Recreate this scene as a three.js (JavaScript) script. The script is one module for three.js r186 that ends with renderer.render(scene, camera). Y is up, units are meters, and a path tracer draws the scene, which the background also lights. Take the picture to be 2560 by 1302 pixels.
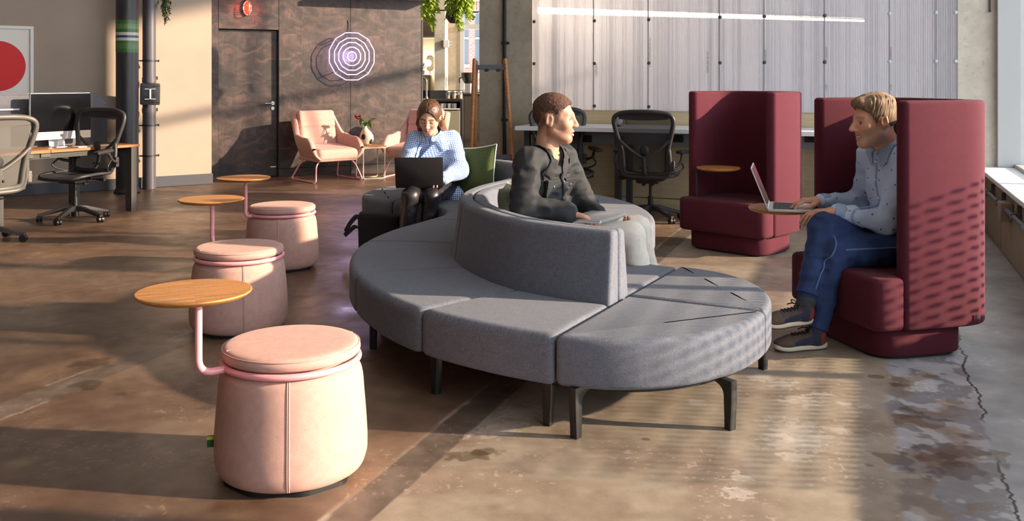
import * as THREE from 'three';
import { RoundedBoxGeometry } from 'three/addons/geometries/RoundedBoxGeometry.js';
import { mergeGeometries, mergeVertices, toCreasedNormals } from 'three/addons/utils/BufferGeometryUtils.js';
import { FontLoader } from 'three/addons/loaders/FontLoader.js';
import { TextGeometry } from 'three/addons/geometries/TextGeometry.js';
import { RectAreaLightUniformsLib } from 'three/addons/lights/RectAreaLightUniformsLib.js';

// ---------------------------------------------------------------- camera, sky, sun, exposure
const renderer = new THREE.WebGLRenderer({ antialias: true });
renderer.toneMapping = THREE.LinearToneMapping;
renderer.toneMappingExposure = 1.75;
renderer.shadowMap.enabled = true;
RectAreaLightUniformsLib.init();
const scene = new THREE.Scene();
const FOC = 2381, CX = 1280, HY = 194, EYE = 1.38;          // focal length and horizon in photo pixels, eye height in metres
const camera = new THREE.PerspectiveCamera(2 * Math.atan(651 / FOC) * 180 / Math.PI, 2560 / 1302, 0.05, 300);
camera.position.set(0, EYE, 0);
camera.setViewOffset(2560, 1302, 0, 651 - HY, 2560, 1302);
// pale morning sky: an even gradient all the way round
{
  const w = 64, h = 32, d = new Float32Array(w * h * 4);
  for (let j = 0; j < h; j++) {
    const e = Math.max(0, ((j + 0.5) / h - 0.5) * 2), k = Math.pow(e, 0.6);
    for (let i = 0; i < w; i++) d.set([1.08 - 0.42 * k, 1.08 - 0.26 * k, 1.12 - 0.06 * k, 1], (j * w + i) * 4);
  }
  const t = new THREE.DataTexture(d, w, h, THREE.RGBAFormat, THREE.FloatType);
  t.mapping = THREE.EquirectangularReflectionMapping; t.magFilter = THREE.LinearFilter; t.minFilter = THREE.LinearFilter; t.needsUpdate = true;
  scene.background = t;
  scene.backgroundIntensity = 3.1;
}
const RAD = Math.PI / 180;
const SUN_EL = 17.5 * RAD, SUN_AZ = 8 * RAD;
const sunDir = new THREE.Vector3(Math.cos(SUN_EL) * Math.cos(SUN_AZ), Math.sin(SUN_EL), Math.cos(SUN_EL) * Math.sin(SUN_AZ));
const sun = new THREE.DirectionalLight(new THREE.Color().setRGB(1, 0.75, 0.53), 8.6);
sun.name = 'sun'; sun.position.copy(sunDir).multiplyScalar(40).add(new THREE.Vector3(0, 0, -7)); sun.target.position.set(0, 0, -7);
sun.castShadow = true; sun.shadow.radius = 2; sun.shadow.mapSize.set(4096, 4096);
Object.assign(sun.shadow.camera, { left: -13, right: 13, top: 13, bottom: -13, near: 1, far: 80 });
scene.add(sun, sun.target);

// ---------------------------------------------------------------- small helpers
let seed = 20240;
const rnd = () => { seed = (seed * 1664525 + 1013904223) >>> 0; return seed / 4294967296; };
const V = (x, y, z) => new THREE.Vector3(x, y, z);
const lin = (r, g, b) => new THREE.Color().setRGB(r, g, b);
const W = (px, py, D) => V((px - CX) * D / FOC, EYE - (py - HY) * D / FOC, -D);      // the point seen at a pixel, D metres in front of the lens
const G = (px, py, h = 0) => W(px, py, (EYE - h) * FOC / (py - HY));                  // the point of a level plane seen at a pixel
const clamp = (x, a = 0, b = 1) => Math.min(b, Math.max(a, x));
const mixn = (a, b, t) => a + (b - a) * t;
const sstep = (a, b, x) => { const t = clamp((x - a) / (b - a)); return t * t * (3 - 2 * t); };
const hash2 = (x, y) => { let h = Math.imul(x | 0, 374761393) + Math.imul(y | 0, 668265263) | 0; h = Math.imul(h ^ (h >>> 13), 1274126177); return ((h ^ (h >>> 16)) >>> 0) / 4294967296; };
const hash3 = (x, y, z) => hash2(x + Math.imul(z | 0, 1013), y + Math.imul(z | 0, 7919));
function n2(x, y, per = 0) {
  let xi = Math.floor(x), yi = Math.floor(y); const fx = x - xi, fy = y - yi, u = fx * fx * (3 - 2 * fx), v = fy * fy * (3 - 2 * fy);
  let x1 = xi + 1, y1 = yi + 1;
  if (per) { xi = ((xi % per) + per) % per; x1 = ((x1 % per) + per) % per; yi = ((yi % per) + per) % per; y1 = ((y1 % per) + per) % per; }
  return mixn(mixn(hash2(xi, yi), hash2(x1, yi), u), mixn(hash2(xi, y1), hash2(x1, y1), u), v);
}
function n3(x, y, z) {
  const xi = Math.floor(x), yi = Math.floor(y), zi = Math.floor(z), fx = x - xi, fy = y - yi, fz = z - zi;
  const u = fx * fx * (3 - 2 * fx), v = fy * fy * (3 - 2 * fy), w = fz * fz * (3 - 2 * fz);
  const p = (k) => mixn(mixn(hash3(xi, yi, k), hash3(xi + 1, yi, k), u), mixn(hash3(xi, yi + 1, k), hash3(xi + 1, yi + 1, k), u), v);
  return mixn(p(zi), p(zi + 1), w);
}
const fbm = (x, y, o = 4, per = 0) => { let s = 0, a = 0.5, t = 0; for (let i = 0; i < o; i++) { s += a * n2(x, y, per); t += a; x = x * 2 + (per ? 0 : 17.3); y = y * 2 + (per ? 0 : 9.1); if (per) per *= 2; a *= 0.5; } return s / t; };

// ---------------------------------------------------------------- textures
function tex(w, h, fn, srgb = true, rx = 1, ry = 1) {
  const d = new Uint8Array(w * h * 4);
  for (let j = 0; j < h; j++) for (let i = 0; i < w; i++) {
    const c = fn(i, j), k = (j * w + i) * 4;
    if (typeof c === 'number') d[k] = d[k + 1] = d[k + 2] = clamp(c) * 255; else { d[k] = clamp(c[0]) * 255; d[k + 1] = clamp(c[1]) * 255; d[k + 2] = clamp(c[2]) * 255; }
    d[k + 3] = 255;
  }
  const t = new THREE.DataTexture(d, w, h, THREE.RGBAFormat);
  t.wrapS = t.wrapT = THREE.RepeatWrapping; t.magFilter = THREE.LinearFilter; t.minFilter = THREE.LinearMipmapLinearFilter; t.generateMipmaps = true; t.anisotropy = 8;
  if (srgb) t.colorSpace = THREE.SRGBColorSpace;
  t.repeat.set(rx, ry); t.needsUpdate = true; return t;
}
const std = (color, roughness = 0.8, extra = {}) => new THREE.MeshStandardMaterial({ color, roughness, metalness: 0, ...extra });
const phys = (color, roughness = 0.8, extra = {}) => new THREE.MeshPhysicalMaterial({ color, roughness, metalness: 0, ...extra });

// ---------------------------------------------------------------- geometry helpers (everything non-indexed: position, normal, uv)
function plain(g) {
  let r = g.index ? g.toNonIndexed() : g;
  for (const k of Object.keys(r.attributes)) if (!['position', 'normal', 'uv', 'color'].includes(k)) r.deleteAttribute(k);
  if (!r.attributes.normal) r.computeVertexNormals();
  if (!r.attributes.uv) r.setAttribute('uv', new THREE.BufferAttribute(new Float32Array(r.attributes.position.count * 2), 2));
  r.morphAttributes = {}; r.clearGroups(); return r;
}
function boxUV(g, s = 1) {                                     // uv in metres, from the side each triangle faces
  const p = g.attributes.position, u = new Float32Array(p.count * 2), a = V(), b = V(), c = V(), n = V();
  for (let i = 0; i < p.count; i += 3) {
    a.fromBufferAttribute(p, i); b.fromBufferAttribute(p, i + 1); c.fromBufferAttribute(p, i + 2);
    n.subVectors(b, a).cross(c.clone().sub(a)); const ax = Math.abs(n.x), ay = Math.abs(n.y), az = Math.abs(n.z);
    [a, b, c].forEach((q, k) => { const o = (i + k) * 2; if (ay >= ax && ay >= az) { u[o] = q.x; u[o + 1] = q.z; } else if (ax >= az) { u[o] = q.z; u[o + 1] = q.y; } else { u[o] = q.x; u[o + 1] = q.y; } u[o] *= s; u[o + 1] *= s; });
  }
  g.setAttribute('uv', new THREE.BufferAttribute(u, 2)); return g;
}
const join = (list) => list.length === 1 ? plain(list[0]) : mergeGeometries(list.map(plain));
const box = (w, h, d, x = 0, y = 0, z = 0, r = 0, seg = 2) => boxUV(plain((r ? new RoundedBoxGeometry(w, h, d, seg, Math.min(r, w / 2.01, h / 2.01, d / 2.01)) : new THREE.BoxGeometry(w, h, d)).translate(x, y, z)));
const b2 = (x0, x1, y0, y1, z0, z1, r = 0, seg = 2) => box(x1 - x0, y1 - y0, z1 - z0, (x0 + x1) / 2, (y0 + y1) / 2, (z0 + z1) / 2, r, seg);
const cyl = (r0, r1, h, x = 0, y = 0, z = 0, n = 24) => plain(new THREE.CylinderGeometry(r1, r0, h, n).translate(x, y, z));   // r0 at the foot
const rod = (a, b, r0, r1 = r0, n = 14) => {
  const d = b.clone().sub(a), l = d.length(), g = new THREE.CylinderGeometry(r1, r0, l, n);
  g.applyQuaternion(new THREE.Quaternion().setFromUnitVectors(V(0, 1, 0), d.normalize())); g.translate((a.x + b.x) / 2, (a.y + b.y) / 2, (a.z + b.z) / 2); return plain(g);
};
const ball = (r, x = 0, y = 0, z = 0, sx = 1, sy = 1, sz = 1, n = 20) => plain(new THREE.SphereGeometry(r, n, Math.max(8, n * 0.6 | 0)).scale(sx, sy, sz).translate(x, y, z));
const curve = (pts, closed = false, ten = 0.5) => new THREE.CatmullRomCurve3(pts.map((p) => p.isVector3 ? p : V(...p)), closed, 'catmullrom', ten);
const tube = (pts, r, closed = false, seg = 48, n = 10, ten = 0.5) => plain(new THREE.TubeGeometry(pts.isCurve ? pts : curve(pts, closed, ten), seg, r, n, closed));
function bent(pts, r, fillet = 0.04, closed = false, n = 10) {        // a straight-run tube with rounded bends
  const P = pts.map((p) => p.isVector3 ? p : V(...p)), path = new THREE.CurvePath(), m = P.length;
  const cut = (i) => { const a = P[(i - 1 + m) % m], b = P[i], c = P[(i + 1) % m], f = Math.min(fillet, a.distanceTo(b) * 0.48, b.distanceTo(c) * 0.48); return [b.clone().lerp(a, f / a.distanceTo(b)), b, b.clone().lerp(c, f / b.distanceTo(c))]; };
  let last = closed ? cut(0)[2] : P[0];
  for (let i = 1; i < m - (closed ? 0 : 1); i++) { const [u, b, w] = cut(i); path.add(new THREE.LineCurve3(last, u)); path.add(new THREE.QuadraticBezierCurve3(u, b, w)); last = w; }
  if (closed) { const [u, b, w] = cut(0); path.add(new THREE.LineCurve3(last, u)); path.add(new THREE.QuadraticBezierCurve3(u, b, w)); } else path.add(new THREE.LineCurve3(last, P[m - 1]));
  return plain(new THREE.TubeGeometry(path, m * 16, r, n, closed));
}
const lathe = (pts, n = 48) => plain(new THREE.LatheGeometry(pts.map(([x, y]) => new THREE.Vector2(x, y)), n));
function slab(pts, y0, y1, bevel = 0, seg = 3, holes = []) {          // a flat outline (x, z) raised from y0 to y1 with rounded rims
  const sh = (pts instanceof THREE.Shape) ? pts : new THREE.Shape(pts.map(([x, z]) => new THREE.Vector2(x, -z)));
  for (const h of holes) sh.holes.push(new THREE.Path(h.map(([x, z]) => new THREE.Vector2(x, -z))));
  const g = new THREE.ExtrudeGeometry(sh, { depth: y1 - y0 - 2 * bevel, bevelEnabled: bevel > 0, bevelSize: bevel, bevelOffset: -bevel, bevelThickness: bevel, bevelSegments: seg, steps: 1, curveSegments: 20 });
  g.rotateX(-Math.PI / 2); g.translate(0, y0 + bevel, 0); return boxUV(toCreasedNormals(plain(g), 0.7));
}
function plate(pts, z0, z1, bevel = 0, seg = 2) {                     // an upright outline (x, y) with thickness along z
  const sh = (pts instanceof THREE.Shape) ? pts : new THREE.Shape(pts.map(([x, y]) => new THREE.Vector2(x, y)));
  const g = new THREE.ExtrudeGeometry(sh, { depth: z1 - z0 - 2 * bevel, bevelEnabled: bevel > 0, bevelSize: bevel, bevelOffset: -bevel, bevelThickness: bevel, bevelSegments: seg, curveSegments: 16 });
  g.translate(0, 0, z0 + bevel); return boxUV(toCreasedNormals(plain(g), 0.7));
}
function roundOutline(pts, r, n = 6) {                                // rounds the corners of an outline of [x, z, r?]
  const out = [], m = pts.length;
  for (let i = 0; i < m; i++) {
    const a = pts[(i - 1 + m) % m], b = pts[i], c = pts[(i + 1) % m], la = Math.hypot(a[0] - b[0], a[1] - b[1]), lc = Math.hypot(c[0] - b[0], c[1] - b[1]);
    const f = Math.min(b[2] ?? r, la * 0.49, lc * 0.49), u = [b[0] + (a[0] - b[0]) * f / la, b[1] + (a[1] - b[1]) * f / la], w = [b[0] + (c[0] - b[0]) * f / lc, b[1] + (c[1] - b[1]) * f / lc];
    for (let k = 0; k <= n; k++) { const t = k / n, s = 1 - t; out.push([s * s * u[0] + 2 * s * t * b[0] + t * t * w[0], s * s * u[1] + 2 * s * t * b[1] + t * t * w[1]]); }
  }
  return out;
}
function grid(nu, nv, fn, closedU = false) {                          // a surface from fn(u, v) -> [x, y, z]
  const pos = [], uv = [], idx = [];
  for (let j = 0; j <= nv; j++) for (let i = 0; i <= nu; i++) { const p = fn(i / nu, j / nv); pos.push(p[0], p[1], p[2]); uv.push(p[3] ?? i / nu, p[4] ?? j / nv); }
  for (let j = 0; j < nv; j++) for (let i = 0; i < nu; i++) { const a = j * (nu + 1) + i, b = a + 1, c = a + nu + 1, d = c + 1; idx.push(a, b, d, a, d, c); }
  const g = new THREE.BufferGeometry(); g.setAttribute('position', new THREE.Float32BufferAttribute(pos, 3)); g.setAttribute('uv', new THREE.Float32BufferAttribute(uv, 2)); g.setIndex(idx); g.computeVertexNormals();
  return plain(g);
}
const turn = (g, ax, a, x = 0, y = 0, z = 0) => { g['rotate' + ax](a); return g.translate(x, y, z); };
const wobble = (g, fn) => { const p = g.attributes.position; for (let i = 0; i < p.count; i++) { const q = fn(p.getX(i), p.getY(i), p.getZ(i)); p.setXYZ(i, q[0], q[1], q[2]); } return g; };
const smoothed = (g) => { g.deleteAttribute('normal'); const u = g.attributes.uv; g.deleteAttribute('uv'); let m = mergeVertices(g, 1e-4); m.computeVertexNormals(); m = m.toNonIndexed(); if (m.attributes.position.count === u.count) m.setAttribute('uv', u); return plain(m); };

// ---------------------------------------------------------------- the scene's things
const names = new Map();
function numbered(name) { const k = names.get(name) ?? 0; names.set(name, k + 1); return k ? name + '_' + String(k).padStart(3, '0') : name; }
function tag(o, label, category, group, kind) { if (label) o.userData.label = label; if (category) o.userData.category = category; if (group) o.userData.group = group; if (kind) o.userData.kind = kind; return o; }
function thing(name, label, category, pos = V(0, 0, 0), ry = 0, group) { const o = new THREE.Group(); o.name = numbered(name); o.position.copy(pos); o.rotation.y = ry; scene.add(o); return tag(o, label, category, group); }
function part(name, g, m, parent, label) { const o = new THREE.Mesh(Array.isArray(g) ? join(g) : plain(g), m); o.name = name; o.castShadow = o.receiveShadow = true; parent.add(o); if (label) o.userData.label = label; return o; }
function solo(name, g, m, label, category, group, pos, ry = 0) { const o = part(numbered(name), g, m, scene); if (pos) o.position.copy(pos); o.rotation.y = ry; return tag(o, label, category, group); }
function struct(name, pos = V(0, 0, 0), ry = 0) { const o = new THREE.Group(); o.name = name; o.position.copy(pos); o.rotation.y = ry; o.userData.kind = 'structure'; scene.add(o); return o; }
function copyOf(o, pos, ry, label) { const c = o.clone(); c.name = numbered(o.name.replace(/_\d{3}$/, '')); c.userData = { ...o.userData }; if (label) c.userData.label = label; c.position.copy(pos); c.rotation.y = ry; scene.add(c); return c; }
// a wall's own frame: x along the wall, y up, z into the room
class Frame {
  constructor(x, D, deg) { this.o = V(x, 0, -D); this.a = deg * RAD; this.t = V(Math.cos(this.a), 0, -Math.sin(this.a)); this.n = V(Math.sin(this.a), 0, Math.cos(this.a)); }
  at(s, h, n = 0) { return this.o.clone().addScaledVector(this.t, s).addScaledVector(this.n, n).setY(h); }
  hit(px, py, n = 0) {                                        // where the line of sight through a pixel meets the wall: [along, height]
    const d = W(px, py, 1).sub(camera.position), k = (this.n.dot(this.o.clone().sub(camera.position)) + n) / this.n.dot(d), p = camera.position.clone().addScaledVector(d, k);
    return [p.clone().sub(this.o).dot(this.t), p.y];
  }
  s(px, n = 0) { return this.hit(px, HY, n)[0]; }
  group(name) { return struct(name, this.o, this.a); }
}
// ---------------------------------------------------------------- frames of the walls
const FB = new Frame(0.228, 10.44, -20.4);      // back wall with the ribbed sheets
const FR = new Frame(4.38, 8.9, -110.4);        // window wall on the right, running towards the lens
const FL = new Frame(-5.858, 11.06, 34.4);      // painted wall on the left
const FP = new Frame(-4.04, 12.79, 30);         // dark plywood wall
const CEIL = 6.4;  // ceiling out of view, high enough for windows that let sun reach the plywood

// ---------------------------------------------------------------- shared materials
const feltMap = tex(512, 512, (i, j) => { const a = hash2(i, j), b = n2(i / 2.2, j / 2.2, 0) , c = n2(i / 512 * 24, j / 512 * 24, 24); return 0.78 + 0.22 * (a - 0.5) + 0.28 * (b - 0.5) + 0.05 * (c - 0.5) + 0.08; }, true, 3, 3);
const fineFelt = tex(256, 256, (i, j) => 0.92 + 0.07 * (hash2(i, j) - 0.5) + 0.06 * (n2(i / 3, j / 3, 0) - 0.5) + 0.05 * (n2(i / 256 * 10, j / 256 * 10, 10) - 0.5), true, 5, 5);
const felt = (c, rough = 0.95, b = 0.0006, fm = feltMap) => phys(c, rough, { map: fm, bumpMap: fm, bumpScale: b, sheen: 0.35, sheenRoughness: 0.6, sheenColor: c.clone().lerp(lin(1, 1, 1), 0.25) });
const M = {};
M.greyFelt = felt(lin(0.172, 0.188, 0.236));
M.pinkFelt = felt(lin(0.60, 0.36, 0.31), 0.95, 0.0002, fineFelt);
M.maroon = felt(lin(0.088, 0.0048, 0.0175), 0.95, 0.0003, fineFelt); M.maroon.sheen = 0.1;
M.screenFelt = felt(lin(0.13, 0.135, 0.16));
M.pinkMetal = phys(lin(0.80, 0.33, 0.36), 0.35, { clearcoat: 0.3 });
M.black = std(lin(0.007, 0.007, 0.008), 0.5);
M.blackSoft = std(lin(0.016, 0.016, 0.019), 0.75);
M.chairFrame = std(lin(0.022, 0.021, 0.025), 0.5);
M.castor = std(lin(0.01, 0.01, 0.011), 0.35);
M.steel = std(lin(0.6, 0.6, 0.6), 0.25, { metalness: 1 });
M.alu = std(lin(0.62, 0.62, 0.64), 0.38, { metalness: 0.85 });
M.white = std(lin(0.78, 0.78, 0.78), 0.5);
M.whiteDesk = std(lin(0.62, 0.64, 0.68), 0.4);
M.greyMetal = std(lin(0.07, 0.073, 0.085), 0.5);
const oakMap = tex(512, 512, (i, j) => {
  const u = i / 512, v = j / 512, w = n2(u * 6, v * 2, 0) * 0.03, g = n2(u * 3 + 7, (v + w) * 90, 0), f = n2(u * 8, v * 300, 0), p = Math.pow(n2(u * 40, v * 420), 6);
  const k = 0.72 + 0.2 * (g - 0.5) + 0.16 * (f - 0.5) - 0.22 * p; return [k * 0.98, k * 0.70, k * 0.40];
}, true, 1.6, 1.6);
M.oak = std(lin(1.0, 0.92, 0.78), 0.42, { map: oakMap });
M.poleWood = std(lin(0.74, 0.66, 0.66), 0.5, { map: oakMap });
M.deskWood = std(lin(0.66, 0.52, 0.42), 0.5, { map: oakMap });
const concMap = tex(1024, 1024, (i, j) => {
  const u = i / 1024, v = j / 1024, a = fbm(u * 5, v * 5, 5, 5), b = fbm(u * 40, v * 40, 3, 40), s = fbm(u * 14, v * 3, 3, 0), pit = Math.pow(n2(u * 90, v * 90, 90), 9);
  const k = 0.84 + 0.16 * (a - 0.5) + 0.06 * (b - 0.5) + 0.06 * (s - 0.5) - 0.10 * pit; return [k, k * 0.97, k * 0.91];
}, true, 0.5, 0.5);
M.concrete = std(lin(0.52, 0.49, 0.44), 0.9, { map: concMap, bumpMap: concMap, bumpScale: 0.003 });
M.concreteWhite = std(lin(0.80, 0.79, 0.78), 0.85, { map: concMap, bumpMap: concMap, bumpScale: 0.003 });
M.concreteDark = std(lin(0.36, 0.31, 0.26), 0.9, { map: concMap, bumpMap: concMap, bumpScale: 0.004 });
const paintMap = tex(512, 512, (i, j) => 0.93 + 0.05 * (fbm(i / 512 * 6, j / 512 * 6, 4, 6) - 0.5) + 0.03 * (hash2(i, j) - 0.5), true, 0.6, 0.6);
M.paint = std(lin(0.38, 0.305, 0.245), 0.85, { map: paintMap });
M.skirting = std(lin(0.045, 0.048, 0.06), 0.5);
M.ceiling = std(lin(0.55, 0.54, 0.52), 0.9);
const plyMap = tex(1024, 1024, (i, j) => {
  const u = i / 1024, v = j / 1024, wx = fbm(u * 6, v * 6, 3, 6), wy = fbm(u * 5, v * 7, 3, 0);
  const flame = fbm(u * 10 + wx * 2.6, v * 26 + wy * 5, 4, 0), grain = n2(u * 220, v * 14, 0), big = fbm(u * 3, v * 2, 3, 0), knot = Math.pow(n2(u * 9, v * 9, 9), 7);
  const k = 0.30 + 0.42 * (flame - 0.5) + 0.10 * (grain - 0.5) + 0.24 * (big - 0.5) - 0.22 * knot; return [k * 1.06 + 0.045, k * 0.89 + 0.03, k * 0.84 + 0.03];
}, true, 0.8, 0.8);
M.plyDark = std(lin(0.34, 0.30, 0.285), 0.5, { map: plyMap });
const plyLightMap = tex(512, 512, (i, j) => { const u = i / 512, v = j / 512, k = 0.86 + 0.10 * (fbm(u * 5, v * 12, 4) - 0.5) + 0.06 * (n2(u * 4, v * 160) - 0.5); return [k, k * 0.95, k * 0.83]; }, true, 0.7, 0.7);
M.plyLight = std(lin(0.66, 0.60, 0.50), 0.6, { map: plyLightMap });
M.frameGrey = std(lin(0.42, 0.44, 0.45), 0.5);
M.glass = phys(lin(0.96, 0.98, 0.98), 0.03, { transmission: 1, thickness: 0, ior: 1.5 });

// ---------------------------------------------------------------- concrete floor with strips that run along the window wall
const fromWindow = (x, D) => (4.255 - 0.372 * (8.56 - D) - x) * 0.937;
const alongWindow = (x, D) => x * 0.3485 + D * 0.937;
const paintSpots = [[1905, 945, .09], [1955, 960, .10], [2000, 1000, .12], [2060, 985, .06], [1985, 1075, .16], [1970, 1110, .14], [2100, 1075, .06], [2030, 1105, .07], [1850, 1190, .06], [1985, 1140, .08], [1300, 1030, .13], [1270, 1065, .10], [1235, 1080, .10], [1845, 1235, .07], [1740, 1005, .06], [2110, 1010, .05], [2160, 1015, .04]].map(([a, b, r]) => { const p = G(a, b); return [p.x, -p.z, r * 1.0]; });
const darkSpots = [[215, 963, .10], [515, 1020, .055], [300, 985, .04], [2295, 1050, .13], [2280, 1020, .10], [2240, 960, .08], [2300, 1150, .22], [2380, 1130, .25], [2400, 1180, .16], [1190, 1140, .12], [1215, 1130, .09], [1612, 1097, .022], [900, 905, .12], [230, 910, .14], [2185, 940, .05], [800, 660, .3], [930, 470, .5]].map(([a, b, r]) => { const p = G(a, b); return [p.x, -p.z, r]; });
function floorAt(x, D) {
  const q = fromWindow(x, D), p = alongWindow(x, D);
  const w1 = fbm(x * 1.1, D * 1.1, 4), w2 = fbm(x * 4.3 + 40, D * 4.3, 4), w3 = fbm(x * 17, D * 17, 3), w4 = hash2(Math.floor(x * 400), Math.floor(D * 400)), wob = (w2 - 0.5) * 0.07;
  let c = [0.445, 0.365, 0.305];                                           // brown sealed slab
  const patch = sstep(0.46, 0.60, w1 + (w2 - 0.5) * 0.35); c = c.map((v, k) => mixn(v, [0.355, 0.275, 0.22][k], patch));
  const warm = sstep(0.52, 0.66, fbm(x * 2.1 + 9, D * 2.1 + 3, 4)); c = c.map((v, k) => mixn(v, [0.53, 0.43, 0.345][k], warm * 0.55));
  if (q + wob > 4.42) c = c.map((v, k) => v * [0.86, 0.83, 0.81][k]);
  const tan = sstep(2.62, 2.58, q + wob * 0.4); if (tan) c = c.map((v, k) => mixn(v, mixn([0.60, 0.55, 0.49][k], [0.50, 0.44, 0.385][k], sstep(0.40, 0.62, w2 * 0.6 + w1 * 0.4)), tan));
  const strip = Math.max(sstep(0.075, 0.065, Math.abs(q - 2.52 + wob * 0.15)), sstep(0.085, 0.075, Math.abs(q - 4.36 + wob * 0.15)), 0.7 * sstep(0.03, 0.02, Math.abs(q - 6.1 + wob * 0.2)));
  c = c.map((v, k) => mixn(v, [0.355, 0.31, 0.275][k] + 0.05 * (w3 - 0.5), strip * 0.85));
  const edge = sstep(0.018, 0.008, Math.abs(Math.abs(q - 2.52) - 0.075 + (w3 - 0.5) * 0.02)) * sstep(0.5, 0.62, fbm(x * 6, D * 6, 3)) + 0.6 * sstep(0.012, 0.004, Math.abs(Math.abs(q - 4.36) - 0.085 + (w3 - 0.5) * 0.016)) * sstep(0.5, 0.6, w2);
  c = c.map((v, k) => mixn(v, [0.70, 0.66, 0.62][k], edge * 0.55));
  const seam = sstep(0.93, 0.88, q + wob * 1.6);                           // mottled strip by the window wall
  if (seam) {
    const mott = sstep(0.46, 0.54, fbm(x * 9 + p * 2, D * 9, 4)), rust = sstep(0.56, 0.64, fbm(x * 5.2 + 3, D * 5.2, 4)) * sstep(0.55, 0.7, q);
    let s = [mixn(0.48, 0.64, mott), mixn(0.475, 0.635, mott), mixn(0.49, 0.645, mott)]; s = s.map((v, k) => mixn(v, [0.45, 0.345, 0.235][k], rust * 0.4)); c = c.map((v, k) => mixn(v, s[k], seam));
  }
  const pale = sstep(0.575, 0.555, q + (w3 - 0.5) * 0.05); if (pale) { const z = 0.64 + 0.10 * (w1 - 0.5) + 0.14 * (w2 - 0.5); c = c.map((v, k) => mixn(v, z * [0.98, 0.99, 1.01][k], pale)); }
  const crack = sstep(0.006, 0.003, Math.abs(q - 0.555 + 0.05 * (fbm(p * 5, 3, 4) - 0.5) + 0.012 * (n2(p * 60, 1) - 0.5))) * sstep(0.35, 0.5, n2(p * 2.2, 8)); c = c.map((v) => v * (1 - 0.85 * crack));
  for (const [sx, sd, r] of paintSpots) { const d = Math.hypot(x - sx, (D - sd)) / r; if (d < 1.2) { const k = sstep(0.55, 0.66, (1.15 - d) * 0.55 + fbm(x * 48 + sx * 9, D * 48, 3) * 0.80 - 0.08); c = c.map((v, i) => mixn(v, [0.72, 0.69, 0.66][i], k * 0.55)); } }
  for (const [sx, sd, r] of darkSpots) { const d = Math.hypot(x - sx, (D - sd) * 1.2) / r; if (d < 1.2) { const k = sstep(0.56, 0.66, (1.15 - d) * 0.5 + fbm(x * 18 + sx * 7, D * 18, 3) * 0.66); c = c.map((v, i) => v * (1 - [0.22, 0.25, 0.29][i] * k)); } }
  const fleck = sstep(0.80, 0.86, n2(x * 70, D * 70)) * sstep(0.5, 0.62, w2); c = c.map((v) => v + 0.09 * fleck);
  const gr = 0.10 * (w3 - 0.5) + 0.10 * (w2 - 0.5) + 0.035 * (w4 - 0.5);
  return c.map((v) => v + gr);
}
function floorPiece(name, x0, x1, D0, D1, w, h, parent, hole) {
  const rg = Math.max(1, Math.round(512));
  const map = tex(w, h, (i, j) => floorAt(x0 + (i + 0.5) / w * (x1 - x0), D0 + (j + 0.5) / h * (D1 - D0)));
  const g = slab([[x0, -D0], [x1, -D0], [x1, -D1], [x0, -D1]], -0.15, 0, 0, 1, hole ? hole : []);
  const p = g.attributes.position, u = new Float32Array(p.count * 2);
  for (let i = 0; i < p.count; i++) { u[2 * i] = (p.getX(i) - x0) / (x1 - x0); u[2 * i + 1] = (-p.getZ(i) - D0) / (D1 - D0); }
  g.setAttribute('uv', new THREE.BufferAttribute(u, 2));
  return part(name, g, std(lin(1, 1, 1), 1, { map, roughnessMap: glossMap((x1 - x0) / 3, (D1 - D0) / 3) }), parent);
}
const glossBase = tex(512, 512, (i, j) => { const u = i / 512, v = j / 512; return 0.42 + 0.30 * (fbm(u * 6, v * 6, 4, 6) - 0.5) + 0.14 * (fbm(u * 40, v * 40, 2, 40) - 0.5); }, false);
const glossMap = (rx, ry) => { const t = glossBase.clone(); t.repeat.set(rx, ry); t.needsUpdate = true; return t; };
const floor = struct('floor');
floorPiece('slab', -4, 2.9, 2.7, 7.0, 2048, 1280, floor);
floorPiece('slab', -6.5, 5.2, 7.0, 13.0, 2048, 1050, floor);
floorPiece('slab', -14, 9, -6, 20, 1024, 1152, floor, [[[-4, -2.71], [2.9, -2.71], [2.9, -7.0], [5.2, -7.0], [5.2, -12.99], [-6.5, -12.99], [-6.5, -7.0], [-4, -7.0]]]);
part('ceiling_slab', b2(-14, 9, CEIL, CEIL + 0.3, -20, 6), M.ceiling, struct('ceiling'));

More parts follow.
